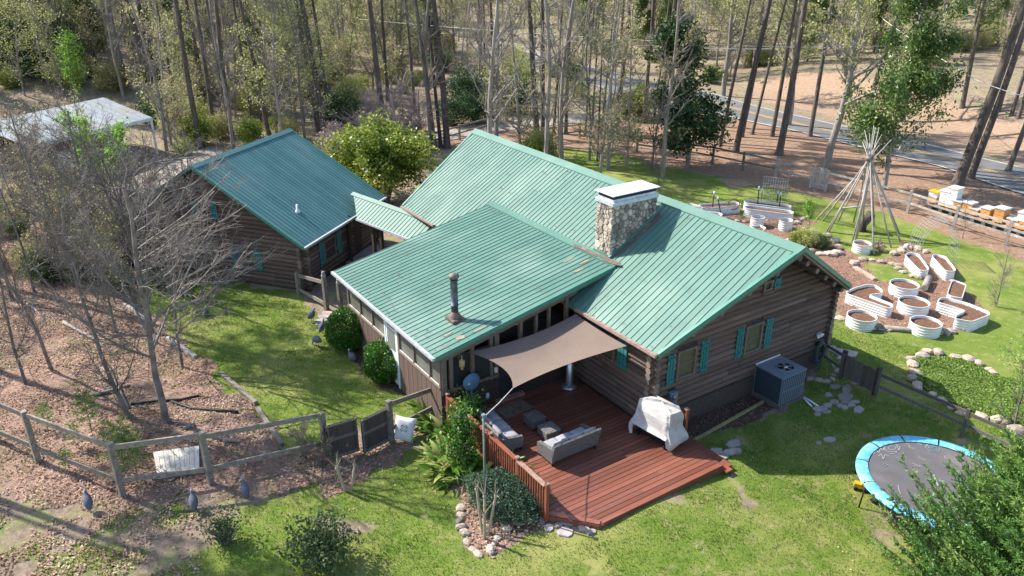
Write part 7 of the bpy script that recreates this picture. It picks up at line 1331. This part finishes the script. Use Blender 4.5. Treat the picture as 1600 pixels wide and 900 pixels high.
# ---- the wood: individual trees up to middle distance, then a far mass
FW = [tmpl_bare(130, 14, .16, 0, spread=.75, dens=1.3, st=.18, bark=barkg), tmpl_bare(131, 12, .11, 2300, .075, brm, barkg, spread=.75, dens=1.2, st=.15), tmpl_bare(132, 13, .12, 3600, .08, ygm, barkg, spread=.8, dens=1.2, st=.15), tmpl_pine(133, 19, .2, .7, 14), tmpl_pine(134, 8, .1, .2, 30, blen=.2, dead=0), tmpl_bare(135, 9, .08, 900, .11, brm, twigm, spread=.7, dens=1.0, st=.15)]
FL = ['bare grey tree of the wood behind the driveway and road', 'brownish budding tree in the wood behind the driveway and road', 'fresh yellow-green tree in the wood behind the driveway and road', 'tall pine of the wood behind the driveway and road', 'young feathery green pine in the wood behind the driveway and road', 'slender budding understorey tree in the wood behind the driveway and road']
FN = ['wood_tree', 'wood_tree', 'wood_tree', 'pine_tree', 'pine_tree', 'wood_tree']
RW = random.Random(77); cnt = 0; taken = []
def where(px, py):
    c = 'at the far left' if px < 200 else 'left of the cabin roof peak' if px < 430 else 'between cabin and long house' if px < 700 else 'above the long house ridge' if px < 980 else 'behind the magnolia' if px < 1160 else 'at the upper right'
    return ('far back ' if py < 75 else 'midway in the wood ' if py < 130 else 'near the front of the wood ')+c
def ok(x_, y_):
    px, py = proj((x_, y_, hz(x_, y_)))
    if roadc(x_)-4.5 < y_ < roadc(x_)+5.5 and x_ > -125: return False
    if 480 < px < 1090 and 160 < py < 232: return False
    if px > 1040 and py > 160: return False
    if px > 1160 and py > 108: return False
    if inpoly(PW['needl'], np.array([x_]), np.array([y_]))[0]: return False
    if px < 260 and 150 < py < 345: return False
    return not (300 < px < 760 and py > 235) and py < 345
for k in range(4000):
    if cnt >= 230: break
    px = RW.uniform(-90, 1690); py = RW.uniform(28, 300)**1.0
    if px > 1150 and RW.random() < .3: continue
    p = at(px, py)
    if not ok(p.x, p.y) or (p.x > -30 and py > 120) or math.hypot(p.x, p.y) > 150: continue
    if 760 < px < 1010 and 85 < py < 165 and RW.random() < .6: continue
    if any((p.x-a)**2+(p.y-b)**2 < 2.3 for a, b in taken): continue
    taken.append((p.x, p.y)); i_ = RW.choices(range(6), (.34, .24, .20, .07, .04, .11))[0]; plant(FN[i_], FW[i_], FL[i_].replace('of the wood behind the driveway and road', where(px, py)).replace('in the wood behind the driveway and road', where(px, py)), 'tree' if i_ not in (3, 4) else 'pine tree', p, RW.uniform(0, 6.28), RW.uniform(.75, 1.15), 'trees of the wood'); cnt += 1
# undergrowth bushes of the wood
cnt = 0
for k in range(3000):
    if cnt >= 135: break
    px = RW.uniform(-60, 1650); py = RW.uniform(45, 260); p = at(px, py)
    if not ok(p.x, p.y) or math.hypot(p.x, p.y) > 130: continue
    i_ = RW.choices((0, 1, 2, 3), (.10, .30, .45, .15))[0]; plant('undergrowth_bush', BSH[i_], ('dark evergreen', 'yellow-green', 'olive-brown budding', 'light green')[i_]+' bush '+where(px, py), 'bush', p, RW.uniform(0, 6.28), RW.uniform(.4, 1.0), 'undergrowth bushes in the wood'); cnt += 1
# far wood as one mass: trees set out on points by geometry nodes
fc = bpy.data.collections.new('far_wood_trees')
for i_, tm in enumerate(FW):
    if i_ == 5: continue
    # one joined mesh per kind for instancing
    me = bpy.data.meshes.new('far_tree'); bm_v, bm_f, tone, mi, n0 = [], [], [], [], 0
    for j, (pn, m_) in enumerate(tm):
        v = np.zeros(len(m_.vertices)*3, np.float32); m_.vertices.foreach_get('co', v); l_ = np.zeros(len(m_.loops), np.int32); m_.loops.foreach_get('vertex_index', l_); bm_v.append(v.reshape(-1, 3)); bm_f.append(l_.reshape(-1, 4)+n0); n0 += len(m_.vertices)
        if 'tone' in m_.attributes: t_ = np.zeros(len(m_.vertices)*4, np.float32); m_.attributes['tone'].data.foreach_get('color', t_); tone.append(t_.reshape(-1, 4))
        else: tone.append(np.zeros((len(m_.vertices), 4)))
        mi += [j]*(len(l_)//4)
    me = fast_mesh('far_tree', np.concatenate(bm_v), np.concatenate(bm_f), tm[0][1].materials[0], 4, {'tone': np.concatenate(tone)})
    if len(tm) > 1: me.materials.append(tm[1][1].materials[0]); me.polygons.foreach_set('material_index', mi)
    fc.objects.link(bpy.data.objects.new('far_tree', me))
pts = []
for k in range(9000):
    if len(pts) >= 900: break
    px = RW.uniform(-150, 1750); d_ = RW.uniform(85, 290); a_ = YAW+math.atan((px-800)/FPX); x_, y_ = d_*math.sin(a_), d_*math.cos(a_)
    if d_ < 140 and RW.random() < .45: continue
    if ok(x_, y_): pts.append((x_, y_, hz(x_, y_)-.1))
pm = bpy.data.meshes.new('far_wood'); pm.from_pydata(pts, [], []); fo = link('far_wood', pm); tag(fo, kind='stuff')
ng = bpy.data.node_groups.new('far_wood_scatter', 'GeometryNodeTree'); ng.interface.new_socket('Geometry', in_out='INPUT', socket_type='NodeSocketGeometry'); ng.interface.new_socket('Geometry', in_out='OUTPUT', socket_type='NodeSocketGeometry')
gi, go = ng.nodes.new('NodeGroupInput'), ng.nodes.new('NodeGroupOutput'); ip = ng.nodes.new('GeometryNodeInstanceOnPoints'); ci = ng.nodes.new('GeometryNodeCollectionInfo'); ci.inputs[0].default_value = fc; ci.inputs[1].default_value = True; ci.inputs[2].default_value = True
rv = ng.nodes.new('FunctionNodeRandomValue'); rv.data_type = 'FLOAT_VECTOR'; rv.inputs[0].default_value = (0, 0, 0); rv.inputs[1].default_value = (.05, .05, 6.28); rs_ = ng.nodes.new('FunctionNodeRandomValue'); rs_.data_type = 'FLOAT'; rs_.inputs[2].default_value = .75; rs_.inputs[3].default_value = 1.3
ip.inputs['Pick Instance'].default_value = True; L_ = ng.links.new; L_(gi.outputs[0], ip.inputs['Points']); L_(ci.outputs[0], ip.inputs['Instance']); L_(rv.outputs[0], ip.inputs['Rotation']); L_([o for o in rs_.outputs if o.enabled][0], ip.inputs['Scale']); L_(ip.outputs[0], go.inputs[0])
mo = fo.modifiers.new('scatter', 'NODES'); mo.node_group = ng
